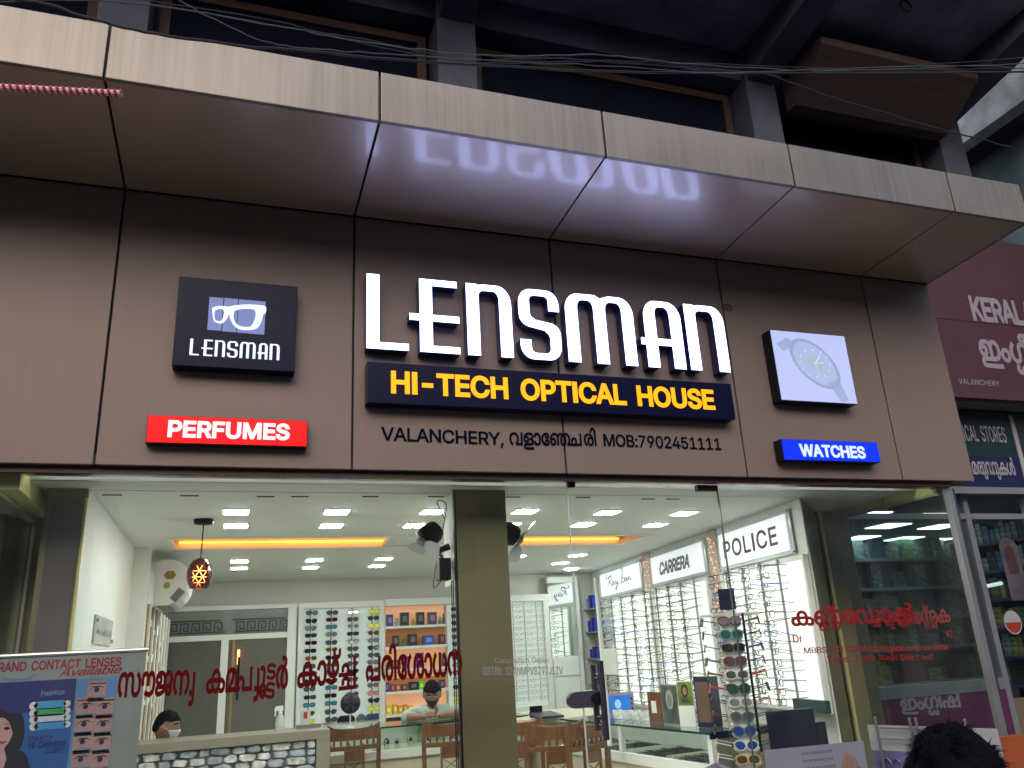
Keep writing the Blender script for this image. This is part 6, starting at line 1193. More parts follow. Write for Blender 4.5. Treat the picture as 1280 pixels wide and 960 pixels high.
# monitor on right counter
def flat(name, label, cat, pts, z, th, mts, grp=None, border=.12):
    """upright flat item: two bottom pixels on height z, top pixel row; mts (body, face)"""
    (xa, ya), (xb, yb), yt = pts; a, b = P(xa, ya, 2, z), P(xb, yb, 2, z); d = (b-a).normalized(); n_ = Vector((d.y, -d.x, 0)); top_ = PP(xa, yt, a, n_).z; h = top_-z
    t = thing(name, label, cat, (a+b)/2, grp)
    part('body', MB().hexa([a, b, b+UP*h, a+UP*h], n_*-th), mts[0], t, bev=.003)
    w_ = (b-a).length; o = n_*.002; i0 = border*w_
    part('face', MB().hexa([a+d*i0+UP*h*border+o, b-d*i0+UP*h*border+o, b-d*i0+UP*h*(1-border)+o, a+d*i0+UP*h*(1-border)+o], n_*-.0015), mts[1], t)
    return t, a, b, d, n_, h
lil = M('lilac_plastic', (.38, .28, .42), .4)
scr = M('blue_screen_on', (.02, .12, .45), .2, emit=.35, ecol=(.03, .2, .65), var=.5, vs=9)
t, a, b, d, n_, h = flat('screen_device', 'lilac device with blue picture screen on the right counter', 'monitor', ((757, 895), (794, 893), 867), 1.0, .05, (lil, scr))
for i in range(3): part('button', MB().ball(b-d*.02+UP*h*(.3+.22*i)+n_*.006, .009, 8, 6), black, t)
part('face_print', MB().prism([a+d*(.12+.03*math.cos(q))+UP*(h*.5+.04*math.sin(q))+n_*.004 for q in [i*math.pi/5 for i in range(10)]], n_*.001), M('pale_screen_face', (.3, .5, .7), .4, emit=.3, ecol=(.3, .55, .8)), t)
phd = M('photo_dark', (.08, .09, .09), .3, var=.7, vs=9); phg = M('photo_green', (.2, .25, .05), .3, var=.6, vs=8); skin_p = M('photo_skin', (.4, .2, .12), .4, var=.2); hair_p = M('photo_hair', (.02, .015, .015), .4)
def portrait(t, a, d, n_, w_, h, grey=False):
    c0 = a+d*w_*.5+n_*.004
    oval = lambda rx, rz, cz, o: [c0+d*rx*math.cos(q)+UP*(cz+rz*math.sin(q))+n_*o for q in [i*math.pi/8 for i in range(16)]]
    part('printed_hair', MB().prism(oval(w_*.22, h*.24, h*.62, 0), n_*.0008), hair_p if not grey else M('photo_grey_hair', (.35, .36, .36), .4), t)
    part('printed_face', MB().prism(oval(w_*.13, h*.15, h*.6, .001), n_*.0008), skin_p if not grey else M('photo_grey_skin', (.2, .2, .2), .4), t)
    part('printed_body', MB().prism([c0+d*-w_*.25+UP*h*.2, c0+d*w_*.25+UP*h*.2, c0+d*w_*.12+UP*h*.45, c0-d*w_*.12+UP*h*.45], n_*.0006), phd, t)
t, a, b, d, n_, h = flat('photo_stand', 'grey portrait photo stand on the right counter, left of the colour photo', 'photo stand', ((830, 905), (852, 908), 855), 1.0, .012, (M('photo_edge', (.3, .32, .3), .4), phd), 'photo stands', .04); portrait(t, a, d, n_, (b-a).length, h, True)
t, a, b, d, n_, h = flat('photo_stand', 'colour portrait photo stand with white lower half on the right counter', 'photo stand', ((851, 908), (871, 908), 851), 1.0, .012, (white, phg), 'photo stands', .03)
part('white_foot', MB().hexa([a+n_*.005, b+n_*.005, b+n_*.005+UP*h*.45, a+n_*.005+UP*h*.45], n_*.001), white, t)
w_ = (b-a).length; portrait(t, a+UP*h*.4, d, n_, w_, h*.62)
t, a, b, d, n_, h = flat('display_case', 'tall dark brown open case on the right counter beside the photos', 'case', ((873, 909), (893, 910), 846), 1.0, .1, (M('dark_navy_case', (.012, .015, .05), .3), M('brown_case_inside', (.13, .08, .05), .4)), None, .1)
t, a, b, d, n_, h = flat('spectacle_stand', 'narrow teak and white upright stand on the right counter, left of the photos', 'stand', ((812, 902), (827, 903), 865), 1.0, .03, (wood, white), None, .3)
one('crystal_ornament', MB().lathe([(.001, 0), (.03, .01), (.012, .03), (.02, .06), (.008, .09), (.016, .11), (.001, .13)], P(817, 873, 2, 1.17), n=8), M('clear_crystal', (.5, .6, .58), .1), 'small clear glass ornament above the teak stand', 'ornament')
for i, (px, py) in enumerate(((775, 899), (787, 900), (798, 900), (808, 901))):
    p = P(px, py, 2, 1.0); one('lens_packet', MB().hexa([p+Vector((-.05, 0, .001)), p+Vector((.05, .0, .001)), p+Vector((.045, .03, .075)), p+Vector((-.045, .03, .075))], (0, .02, 0)), M('silver_foil', (.6, .63, .6), .3, .4, var=.4, vs=20), 'crumpled silver packet on the right counter, %s of four' % ['leftmost', 'second', 'third', 'rightmost'][i], 'packet', 'silver packets', bev=.006)
t, a, b, d, n_, h = flat('notice_card', 'blank pale card on a white pole near the door handle', 'card', ((755, 844), (773, 844), 811), 1.42, .006, (M('pale_card', (.6, .63, .58), .5), M('pale_card_face', (.62, .65, .6), .5)), None, .03)
part('pole', MB().tube([a+Vector((0, 0, -.42)), a+Vector((0, 0, .62))], .016, 8), white, t)
p = P(686, 898, 2, 1.0)
t = thing('open_book', 'dark open catalogue lying on the counter beyond the wide backed chair', 'book', p)
part('cover', MB().hexa([p+Vector((-.12, 0, .0)), p+Vector((.14, -.03, .0)), p+Vector((.1, .2, .03)), p+Vector((-.12, .2, .03))], (0, 0, .02)), M('dark_cover', (.02, .02, .05), .4), t)
part('stand', MB().box((p.x-.1, p.y+.21, p.z-.001), (p.x+.02, p.y+.23, p.z+.1)), black, t)
one('corner_counter', MB().prism([(3.1, 3.5, .96), (3.6, 3.2, .96), (4.2, 3.3, .96), (4.3, 4.4, .96), (3.52, 4.4, .96), (3.52, 3.86, .96)], (0, 0, .03)).box((3.55, 3.6, .03), (4.2, 4.3, .955)), cream, 'cream corner counter joining the back and right counters', 'counter', bev=.004)

# ------------------------------------------------------------------ revolving sunglasses stand
sp_ = Yp(922, 850, .8); SX, SY = sp_.x, sp_.y
td = Vector((CAM.x-SX, CAM.y-SY, 0)).normalized(); tr_ = Vector((-td.y, td.x, 0)); tr_ = tr_ if tr_.dot(RGT) > 0 else -tr_
t = thing('sunglasses_stand', 'tall white revolving stand of sunglasses in front of the lit panels', 'stand', (SX, SY, .03))
ztop = Yp(912, 768, .8).z
acr = M('white_acrylic_strip', (.66, .7, .68), .25, var=.03)
part('pole', MB().tube([(SX, SY, .05), (SX, SY, ztop+.16)], .02, 10), alu, t, smooth=True)
part('base', MB().lathe([(.001, 0), (.26, 0), (.25, .03), (.001, .04)], (SX, SY, .03), n=24), alu, t)
part('header', MB().hexa([Vector((SX, SY, ztop+.03))+td*.06-tr_*.055, Vector((SX, SY, ztop+.03))+td*.06+tr_*.055, Vector((SX, SY, ztop+.17))+td*.06+tr_*.055, Vector((SX, SY, ztop+.17))+td*.06-tr_*.055], td*-.05), M('navy_header', (.006, .008, .05), .3), t, bev=.004)
part('spreader', MB().tube([Vector((SX, SY, ztop-.0))-tr_*.2, Vector((SX, SY, ztop-.0))+tr_*.2], .012, 6), white, t)
faces = [('front', td, 0), ('left', -tr_, 1), ('right', tr_, 2)]
fl = [('black', 'violet', 'soft'), ('teal', 'green', 'soft'), ('black', 'black', 'square'), ('brown', 'violet', 'soft'), ('white', 'grey', 'soft'), ('black', 'green', 'aviator'), ('white', 'smoke', 'soft'), ('grey', 'grey', 'aviator'), ('grey', 'blue', 'aviator'), ('white', 'blue', 'aviator'), ('gold', 'brown', 'soft'), ('yellow', 'green', 'soft'), ('black', 'smoke', 'soft'), ('black', 'black', 'soft')]
FM['teal'] = M('teal_frame', (.02, .25, .3), .3, var=0)
ll = [('black', 'grey', 'soft'), ('black', 'black', 'soft'), ('black', 'grey', 'square'), ('grey', 'violet', 'soft'), ('brown', 'grey', 'soft'), ('red', 'rose', 'soft'), ('black', 'violet', 'soft'), ('brown', 'brown', 'soft'), ('black', 'brown', 'soft'), ('white', 'grey', 'soft'), ('white', 'smoke', 'soft'), ('green', 'green', 'soft'), ('brown', 'black', 'soft')]
rl = [('brown', 'smoke', 'soft'), ('black', 'black', 'square'), ('blue', 'black', 'square'), ('grey', 'smoke', 'soft'), ('red', 'brown', 'square'), ('black', 'smoke', 'soft'), ('red', 'smoke', 'soft'), ('grey', 'grey', 'soft'), ('brown', 'blue', 'soft'), ('blue', 'violet', 'soft'), ('brown', 'smoke', 'soft'), ('white', 'smoke', 'soft')]
for nm, d, fi in faces:
    n_ = len((fl, ll, rl)[fi]); side = Vector((-d.y, d.x, 0))
    # scalloped strip: narrow between pairs, wide behind them
    stp = MB(); c0 = Vector((SX, SY, 0))+d*.1; L_ = []; z = ztop-.02+.06
    pts = []
    for i in range(n_*6+1):
        zz = ztop+.02-i*.0855/6; w_ = .052+.02*math.cos((i % 6)/6*2*math.pi)+.012*min(1, i/30); 
        if i < 5: w_ *= .4+.13*i
        pts.append((w_, zz))
    vs = [c0+side*w_+UP*zz for w_, zz in pts]+[c0-side*w_+UP*zz for w_, zz in pts]; k = len(pts)
    vs2 = [v-d*.004 for v in vs]; fs = [(i, i+1, k+i+1, k+i) for i in range(k-1)]
    stp.add(vs, fs); stp.add(vs2, [tuple(reversed(f)) for f in fs]); part('strip', stp, acr, t)
    th = math.atan2(d.x, -d.y)
    for ri in range(n_):
        s = (fl, ll, rl)[fi][ri]; z = ztop-.045-ri*.0855
        o = link('sunglasses', sunmesh(*s), None, c0+d*(.03 if fi == 0 else .09)+UP*z); o.rotation_euler = (R(-10), 0, th+R((ri*37 % 11)-5)); o.scale = (1.12, 1.0 if fi else .5, 1.18)
        tag(o, '%s lensed sunglasses with %s rims, %s down the %s face of the revolving stand' % (shade_word(s), {'grey': 'grey', 'teal': 'teal'}.get(s[0], s[0]), ORD[ri], {'front': 'street', 'left': 'left', 'right': 'right'}[nm]), 'sunglasses', 'sunglasses on the revolving stand')
t2 = thing('frame_cord_rack', 'black pierced side strip on the right of the revolving stand', 'rack', (SX+.1, SY, 1.0))
c0 = Vector((SX, SY, 0))+tr_*.085+td*.09
part('strip', MB().hexa([c0+UP*.9-tr_*.004, c0+UP*.9+tr_*.012, c0+UP*(ztop)+tr_*.012, c0+UP*ztop-tr_*.004], td*-.006), black, t2)

# ------------------------------------------------------------------ contact lens banner, lower left
BY = .42
bt = [Yp(-40, 822, BY), Yp(183, 813, BY)]; BX1 = bt[1].x; BZ = bt[1].z; BX0 = BX1-1.02
t = thing('roll_up_banner', 'pale grey and blue contact lens banner at the lower left', 'banner', (BX0+.5, BY, 0))
part('cloth', MB().box((BX0, BY, .1), (BX1, BY+.004, BZ)), M('banner_grey', (.23, .26, .27), .5, var=.04), t)
part('top_bar', MB().tube([(BX0-.01, BY+.002, BZ+.004), (BX1+.01, BY+.002, BZ+.004)], .011, 8), alu, t)
part('foot', MB().box((BX0-.02, BY-.08, .03), (BX1+.02, BY+.1, .1)), alu, t, bev=.01)
k_ = -.001
def bp_(px, py, j=1): return Yp(px, py, BY-.0015*j)
blu = M('banner_blue_print', (.025, .1, .34), .5, var=.25, vs=1.5); blu_l = M('banner_pale_blue_print', (.1, .23, .5), .5, var=.15); navp = M('banner_navy_print', (.015, .02, .14), .5)
def sheet(par, nm, x0, x1, z0, z1, mt, j=1): return part(nm, MB().box((x0, BY-.0015*j-.0008, z0), (x1, BY-.0015*j, z1)), mt, par)
xa = BX0+.001; pL = bp_(96, 848); pR = bp_(147, 846)
sheet(t, 'blue_print', xa, pL.x, .3, pL.z, blu); sheet(t, 'navy_print', xa, pL.x, pL.z-.14, pL.z-.001, navp, 2)
sheet(t, 'pale_print', pL.x+.001, pR.x, .3, pR.z, blu_l)
dkr = M('crimson_print', (.28, .005, .03), .5, var=0)
part('lettering', text_between(list('ALL BRAND CONTACT LENSES'), bp_(-42, 842), bp_(151.5, 832), UP, .04, 10, -6), dkr, t)
wv, V, F = layout(list('Available'), 6, -12); x0_ = min(v[0] for v in V); a, b = bp_(73, 845.5), bp_(150, 842); kx = (b.x-a.x)/wv
part('lettering', solid([((v[0]-x0_)+.35*v[1], v[1]) for v in V], F, a, (kx, 0, 0), (0, 0, .034/254)), dkr, t)
part('lens_print', MB().prism([bp_(x, y, 1) for x, y in smoothp([(2, 845), (12, 848), (30, 848), (46, 841), (38, 849), (20, 851), (6, 850), (2, 845)], 3)], (0, -.0006, 0)), M('lens_blue_print', (.12, .2, .35), .5), t)
# eyes grid
skn = M('eye_skin_print', (.38, .24, .24), .5, var=.1); iris = M('eye_dark_print', (.03, .03, .09), .4); lash = M('eye_lash_print', (.03, .015, .02), .4); whp = M('white_print', (.6, .62, .66), .5)
tabc = [(.05, .14, .2), (.04, .25, .2), (.3, .02, .03), (.03, .04, .3), (.02, .2, .05), (.02, .25, .18), (.03, .2, .25), (.04, .2, .2), (.5, .02, .1)]
g0 = [(121, 861)]+[(x, y) for y in (882, 904, 926, 948) for x in (107-(y-882)*.09, 131-(y-882)*.09)]
for i, (px, py) in enumerate(g0):
    c_ = bp_(px, py, 2); w_, h_ = .041, .036
    e = part('eye_print', MB().box((c_.x-w_, BY-.0038, c_.z-h_), (c_.x+w_, BY-.003, c_.z+h_)), skn, t)
    part('iris_print', MB().prism([(c_.x+.012*math.cos(a), BY-.0042, c_.z-.004+.012*math.sin(a)) for a in [j*math.pi/6 for j in range(12)]], (0, -.0005, 0)), iris, e)
    part('lash_print', MB().prism([(c_.x-.035, BY-.0041, c_.z-.008), (c_.x-.014, BY-.0041, c_.z+.012), (c_.x+.016, BY-.0041, c_.z+.013), (c_.x+.037, BY-.0041, c_.z+.0), (c_.x+.014, BY-.0041, c_.z+.008), (c_.x-.012, BY-.0041, c_.z+.007)], (0, -.0004, 0)).box((c_.x-.035, BY-.0044, c_.z+.022), (c_.x+.04, BY-.0041, c_.z+.027)), lash, e)
    part('tab_print', MB().box((c_.x-w_+.005, BY-.0038, c_.z-h_-.021), (c_.x+w_-.005, BY-.003, c_.z-h_-.004)), M('tab_print_%d' % i, tabc[i], .5, var=0), e)
part('lettering', text_between(list('FreshKon'), bp_(51, 870.5, 3), bp_(80, 868, 3), UP, .024, 2), M('pale_blue_letter_print', (.2, .3, .55), .5), t)
part('lettering', text_between(list('Hi-Definition'), bp_(36, 936, 3), bp_(81, 932, 3), UP, .028, 8), M('navy_letter_print', (.01, .02, .1), .5), t)
part('lettering', text_between(list('CLARITY'), bp_(56, 941.5, 3), bp_(82, 940, 3), UP, .022, 0), M('navy_letter_print'), t)
part('lettering', text_between(list('PRICY'), bp_(36, 927, 3), bp_(66, 925, 3), UP, .022, 0), M('navy_letter_print'), t)
for i, (py, c_) in enumerate(((882, (.05, .3, .55)), (891, (.05, .3, .1)), (899, (.5, .55, .7)), (908, (.06, .25, .6)))):
    a, b = bp_(46, py, 3), bp_(79, py-1, 3)
    part('pill_print', MB().prism([(x, BY-.005, z) for x, z in [(a.x, a.z-.018), (b.x, a.z-.018), (b.x+.015, a.z), (b.x, a.z+.018), (a.x, a.z+.018), (a.x-.015, a.z)]], (0, -.0005, 0)), M('pill_print_%d' % i, c_, .5), t)
    part('dot_print', MB().prism([(bp_(42, py, 3).x+.018*math.cos(q), BY-.005, a.z+.018*math.sin(q)) for q in [j*math.pi/6 for j in range(12)]], (0, -.0005, 0)).prism([(bp_(84, py-2, 3).x+.015*math.cos(q), BY-.005, a.z+.015*math.sin(q)) for q in [j*math.pi/6 for j in range(12)]], (0, -.0005, 0)), whp, t)
# woman print
hairp = M('black_hair_print', (.012, .01, .02), .5); fsk = M('face_print', (.5, .3, .3), .5, var=.08); jac = M('dark_jacket_print', (.015, .015, .03), .5)
Pq = lambda pts, j: [bp_(x, y, j) for x, y in pts]
part('hair_print', MB().prism(Pq(smoothp([(-30, 905), (-24, 884), (-6, 877), (12, 878), (24, 886), (30, 902), (30, 920), (26, 934), (18, 944), (12, 952), (4, 958), (-30, 965), (-30, 905)], 3), 2), (0, -.0006, 0)), hairp, t)
part('neck_print', MB().prism(Pq([(-12, 930), (4, 930), (8, 948), (0, 975), (-20, 975)], 3), (0, -.0006, 0)), fsk, t)
part('jacket_print', MB().prism(Pq(smoothp([(10, 948), (20, 938), (31, 942), (36, 956), (38, 975), (-2, 975), (4, 960), (10, 948)], 2), 4), (0, -.0006, 0)), jac, t)
part('face_print', MB().prism(Pq(smoothp([(-22, 896), (-8, 893), (6, 897), (13, 906), (16, 914), (14, 922), (8, 932), (-2, 941), (-12, 939), (-22, 925), (-22, 896)], 3), 4), (0, -.0006, 0)), fsk, t)
part('fringe_print', MB().prism(Pq(smoothp([(-26, 892), (-6, 886), (12, 892), (18, 908), (16, 916), (12, 904), (4, 897), (-8, 899), (-20, 904), (-26, 892)], 3), 5), (0, -.0005, 0)), hairp, t)
part('eye_detail_print', MB().prism(Pq(smoothp([(4, 911), (8, 908.5), (13, 910), (9, 912.5), (4, 911)], 2), 6), (0, -.0005, 0)).prism(Pq(smoothp([(-12, 911), (-8, 908.5), (-3, 910), (-7, 912.5), (-12, 911)], 2), 6), (0, -.0005, 0)), hairp, t)
part('eyebrow_print', MB().prism(Pq([(3, 906), (8, 904), (13, 906), (8, 905.2)], 6), (0, -.0005, 0)).prism(Pq([(-12, 906), (-8, 904), (-3, 905.5), (-8, 905.2)], 6), (0, -.0005, 0)), hairp, t)
part('lips_print', MB().prism(Pq(smoothp([(-2, 927.5), (2, 926), (5, 926.8), (9, 925.5), (5, 929.5), (1, 930), (-2, 927.5)], 2), 6), (0, -.0005, 0)), M('lips_print', (.38, .05, .08), .5), t)
part('cheek_print', MB().prism(Pq([(9+3.5*math.cos(q), 918+3*math.sin(q)) for q in [k*math.pi/6 for k in range(12)]], 5), (0, -.0004, 0)), M('cheek_print', (.55, .28, .3), .5), t)

# ------------------------------------------------------------------ lower right: boards, hand poster, wire rack
a, b = Yp(961, 890, .62), Yp(1013, 884, .62); bb = Yp(1025, 935, .62)
one('black_board', MB().box((a.x, .62, bb.z-.1), (b.x+.02, .66, a.z)).box((b.x+.021, .62, bb.z-.1), (b.x+.1, .66, a.z-.09)), M('navy_black_board', (.008, .01, .03), .5), 'dark navy stepped board below the POLICE panel', 'board', bev=.004)
a, b = rpx(995, 884, .1), rpx(1034, 878, .1)
mb = MB(); rbox(mb, min(a[0], b[0]), max(a[0], b[0]), a[1]-.02, a[1]+.06, .08, .12)
one('green_case', mb, M('dark_green_card', (.02, .07, .06), .4), 'dark green card box at the foot of the POLICE panel', 'box')
a, b = P(955, 938, 2, .98), P(1079, 926, 2, .98)
t = thing('hand_poster', 'pale lilac poster printed with faint text and a hand holding spectacles', 'poster', (a+b)/2)
d = (b-a).normalized(); n_ = Vector((d.y, -d.x, 0)); wP = (b-a).length
part('sheet', MB().hexa([a-UP*.5, b-UP*.5, b, a], -n_*.004), M('lilac_paper', (.28, .27, .38), .5, var=.08), t)
def hp(u, v, o): return a+d*u*wP+(b-a).z*UP*0-UP*v+n_*o
lines = MB(); rr = random.Random(4)
for r_ in range(3):
    u = .36
    while u < .66:
        w_ = rr.uniform(.01, .03); lines.hexa([hp(u, .045+r_*.04, .001), hp(u+w_, .045+r_*.04, .001), hp(u+w_, .03+r_*.04, .001), hp(u, .03+r_*.04, .001)], n_*.0005); u += w_+.008
part('faint_text_print', lines, M('faint_text_print', (.16, .15, .22), .5), t)
hsk = M('hand_print', (.34, .2, .15), .5, var=.15); hdk = M('spectacles_print', (.03, .03, .06), .4)
for pts in ([(.70, .3), (.70, .18), (.76, .08), (.82, .06), (.86, .1), (.86, .22), (.82, .3)],): part('palm_print', MB().prism([hp(u, v, .001) for u, v in pts], n_*.0005), hsk, t)
for i in range(4): part('finger_print', MB().prism([hp(.80+.03*i+.012*math.cos(q), .10+.012*i+.055*math.sin(q), .0018+.0004*i) for q in [j*math.pi/6 for j in range(12)]], n_*.0004), hsk, t)
part('spectacles_print', MB().tube([hp(.9+.05*math.cos(q), .2+.06*math.sin(q), .002) for q in [j*math.pi/6 for j in range(12)]], .004, 4, closed=True).tube([hp(.84, .14, .002), hp(.8, .3, .002)], .004, 4), hdk, t)
# wire rack and white table board
zr = 1.06
A1, A2 = P(1084, 906, 2, zr), P(1246, 911, 2, zr)
t = thing('white_backed_rack', 'white topped display board with printed blue spectacles and a wire rail, lower right', 'rack', (A1+A2)/2)
d = (A2-A1).normalized(); n_ = Vector((d.y, -d.x, 0)); n_ = n_ if n_.y < 0 else -n_
wW = (A2-A1).length
part('white_sheet', MB().hexa([A1-UP*.14, A2-UP*.14, A2, A1], -n_*.01), M('white_sheet', (.33, .33, .35), .5, var=.05), t)
part('printed_sheet', MB().hexa([A1-UP*.7+n_*.001, A2-UP*.7+n_*.001, A2-UP*.141+n_*.001, A1-UP*.141+n_*.001], -n_*.01), M('lilac_blue_print', (.14, .13, .3), .5, var=.7, vs=4), t)
wr = MB()
for z in (-.01, -.07): wr.tube([A1+d*.1*wW+n_*.03+UP*z, A1+d*.8*wW+n_*.03+UP*z], .006, 6)
for u in (.1, .38, .43, .8):
    wr.tube([A1+d*u*wW+n_*.03+UP*.04, A1+d*u*wW+n_*.03-UP*.5], .008, 6); wr.ball(A1+d*u*wW+n_*.03+UP*.043, .009, 8, 6)
part('wire_rail', wr, M('pale_wire', (.2, .2, .22), .3, .5), t)
sm = MB()
for u in (.12, .2): sm.tube([A1+d*(u+.05*math.cos(q))*wW+n_*.012-UP*(.27+.09*math.sin(q)) for q in [j*math.pi/7 for j in range(14)]], .006, 4, closed=True)
part('printed_rims', sm, M('violet_print', (.08, .05, .2), .4), t)
a = P(1248, 922, 1, -.05); 
one('orange_board', MB().box((a.x, -.06, .1), (a.x+.6, .0, a.z)), M('orange_board', (.3, .07, .02), .5, var=.1), 'dull orange board at the lower right corner beside the wire rack', 'board')
a = Yp(870, 960, -1.2)
one('purple_fabric', MB().lathe([(.001, 0), (.12, -.05), (.13, -.2), (.12, -.5), (.001, -.52)], (Yp(895, 955, .45).x, .45, Yp(895, 953, .45).z), n=24), M('purple_helmet', (.08, .05, .14), .15, coat=.6), 'glossy dark purple rounded top of a bin at the bottom edge', 'bin', smooth=True)

# ------------------------------------------------------------------ pharmacy next door
PYF = 1.34
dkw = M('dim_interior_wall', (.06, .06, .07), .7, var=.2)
t = thing('pharmacy', 'dim pharmacy next door with aluminium framed window', 'shop', (7.5, PYF, 0))
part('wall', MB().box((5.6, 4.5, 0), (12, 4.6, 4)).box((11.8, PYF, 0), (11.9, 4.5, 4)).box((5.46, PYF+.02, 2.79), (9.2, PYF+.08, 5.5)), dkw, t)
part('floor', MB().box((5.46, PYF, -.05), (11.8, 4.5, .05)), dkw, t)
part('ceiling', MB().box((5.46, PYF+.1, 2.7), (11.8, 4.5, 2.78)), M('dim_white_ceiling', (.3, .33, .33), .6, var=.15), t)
def py_(py, px=1250): return Yp(px, py, PYF).z
fr = MB(); fz = [py_(646), py_(860)]
fr.box((5.46, PYF-.03, py_(612)-.03), (8.9, PYF+.03, py_(612)+.03)).box((5.46, PYF-.03, fz[0]-.025), (8.9, PYF+.03, fz[0]+.025)).box((5.46, PYF-.03, 1.08), (6.86, PYF+.03, 1.17))
for x in (5.50, 6.86, 7.62, 8.4): fr.box((x-.03, PYF-.032, .05), (x+.03, PYF+.032, py_(612)-.031))
part('window_frame', fr, M('dull_aluminium', (.3, .31, .36), .4, .6), t)
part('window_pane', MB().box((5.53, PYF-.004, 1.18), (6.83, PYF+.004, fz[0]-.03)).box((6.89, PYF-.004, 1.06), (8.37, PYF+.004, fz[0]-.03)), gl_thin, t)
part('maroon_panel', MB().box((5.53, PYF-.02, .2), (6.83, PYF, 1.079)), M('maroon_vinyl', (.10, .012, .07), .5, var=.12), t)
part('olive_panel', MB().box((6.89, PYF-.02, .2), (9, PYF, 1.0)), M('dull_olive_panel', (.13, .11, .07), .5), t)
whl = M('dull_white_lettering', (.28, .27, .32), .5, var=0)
def lm(items, a, b, cap, y, mt, bold=6, track=-6, cu=215, par=t):
    p, q = Yp(a[0], a[1], y), Yp(b[0], b[1], y); h = p.z-Yp(a[0], a[1]+cap, y).z
    return part('lettering', text_between(items, p, q, UP, h, bold, track, capunits=cu), mt, par)
lm(['ഇ', 'ം', 'ഗ', '~L', 'ീ', 'ഷ', '്'], (1127, 888), (1204, 883), 14, PYF-.024, whl, 12)
# shelves with packets
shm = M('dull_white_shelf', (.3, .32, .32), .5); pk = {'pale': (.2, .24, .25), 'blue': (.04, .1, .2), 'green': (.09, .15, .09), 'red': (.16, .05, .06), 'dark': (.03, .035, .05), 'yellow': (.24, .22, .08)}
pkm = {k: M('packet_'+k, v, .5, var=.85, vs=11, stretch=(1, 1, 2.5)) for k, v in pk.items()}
t3 = thing('medicine_shelves', 'pale wide shelves of medicine packets seen through the right side glass', 'shelf', (8.5, 4, 0))
rr = random.Random(2); names = list(pk)
YS = 3.95; SX0, SX1 = Yp(1072, 750, YS).x, Yp(1225, 750, YS).x
for li, pyy in enumerate((697, 733, 770, 808, 852)):
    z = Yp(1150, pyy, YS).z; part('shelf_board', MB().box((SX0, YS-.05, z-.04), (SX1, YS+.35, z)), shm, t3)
    x = SX0+.08
    while x < SX1-.15:
        w_ = rr.uniform(.06, .24); h = rr.uniform(.12, .34); k = rr.choice(['pale', 'pale', 'blue', 'pale', 'green', 'dark'] if li < 3 else names)
        one('medicine_packet', MB().box((x, YS+(w_*7 % .12), z+.001), (x+w_-.015, YS+.25, z+h)), pkm[k], '%s coloured medicine packet on the %s wide pharmacy shelf' % (k, ORD[li]), 'packet', '%s medicine packets, wide shelf %d' % (k, li+1)); x += w_
part('upright', MB().box((SX0-.05, YS-.05, .05), (SX0-.001, YS+.4, 2.69)).box((SX1+.001, YS-.05, .05), (SX1+.05, YS+.4, 2.69)), shm, t3)
part('back_panel', MB().box((SX0, YS+.36, .05), (SX1, YS+.4, 2.69)), M('teal_grey_panel', (.1, .15, .15), .5), t3)
t3 = thing('side_shelves', 'dark side shelves of bottles and packets at the far right edge', 'shelf', (8.6, 2.1, 0))
for li, (pyy) in enumerate((700, 735, 770, 805, 840, 875)):
    p = P(1240, pyy-20, 0, 8.5); z = p.z; part('shelf_board', MB().box((8.35, 1.45, z-.025), (8.75, 2.85, z)), M('navy_shelf_edge', (.03, .035, .12), .5), t3)
    y = 1.5
    while y < 2.75:
        w_ = rr.uniform(.06, .12); h = rr.uniform(.14, .24); k = rr.choice(['pale', 'pale', 'dark', 'blue'] if li < 2 else ['pale', 'red', 'dark', 'yellow', 'red', 'green'])
        one('medicine_packet', MB().box((8.42, y, z+.001), (8.52, y+w_-.012, z+h)), pkm[k], '%s coloured upright packet on the %s dark side shelf of the pharmacy' % (k, ORD[li]), 'packet', '%s packets, side shelf %d' % (k, li+1)); y += w_
part('back_panel', MB().box((8.75, 1.45, .05), (8.79, 2.85, 3.2)), dkw, t3)
c_ = Yp(1266, 778, PYF-.01)
t4 = thing('round_sticker', 'round white and red sticker on the pharmacy window at the right edge', 'sticker', c_)
part('white_disc', MB().prism([(c_.x+.1*math.cos(q), c_.y, c_.z+.1*math.sin(q)) for q in [j*math.pi/14 for j in range(28)]], (0, -.002, 0)), M('sticker_white', (.35, .34, .37), .4), t4)
part('red_half', MB().prism([(c_.x+.088*math.cos(q), c_.y-.003, c_.z+.088*math.sin(q)) for q in [math.pi+j*math.pi/14 for j in range(15)]], (0, -.001, 0)), M('sticker_red', (.28, .03, .015), .4), t4)
c_ = Yp(1264, 700, PYF-.01)
t4 = thing('window_poster', 'dim arched devotional style poster on the pharmacy window', 'poster', c_)
part('arch', MB().prism([(c_.x+.11*math.cos(q), c_.y, c_.z+.1+.1*math.sin(q)) for q in [j*math.pi/10 for j in range(11)]]+[(c_.x-.11, c_.y, c_.z-.35), (c_.x+.11, c_.y, c_.z-.35)], (0, -.002, 0)), M('poster_grey', (.07, .065, .08), .4, var=.4, vs=9), t4)
part('inner_print', MB().prism([(c_.x+.06*math.cos(q), c_.y-.003, c_.z+.06+.07*math.sin(q)) for q in [j*math.pi/10 for j in range(11)]]+[(c_.x-.06, c_.y-.003, c_.z-.12), (c_.x+.06, c_.y-.003, c_.z-.12)], (0, -.001, 0)), M('poster_dark_red', (.05, .02, .025), .4, var=.4, vs=12), t4)
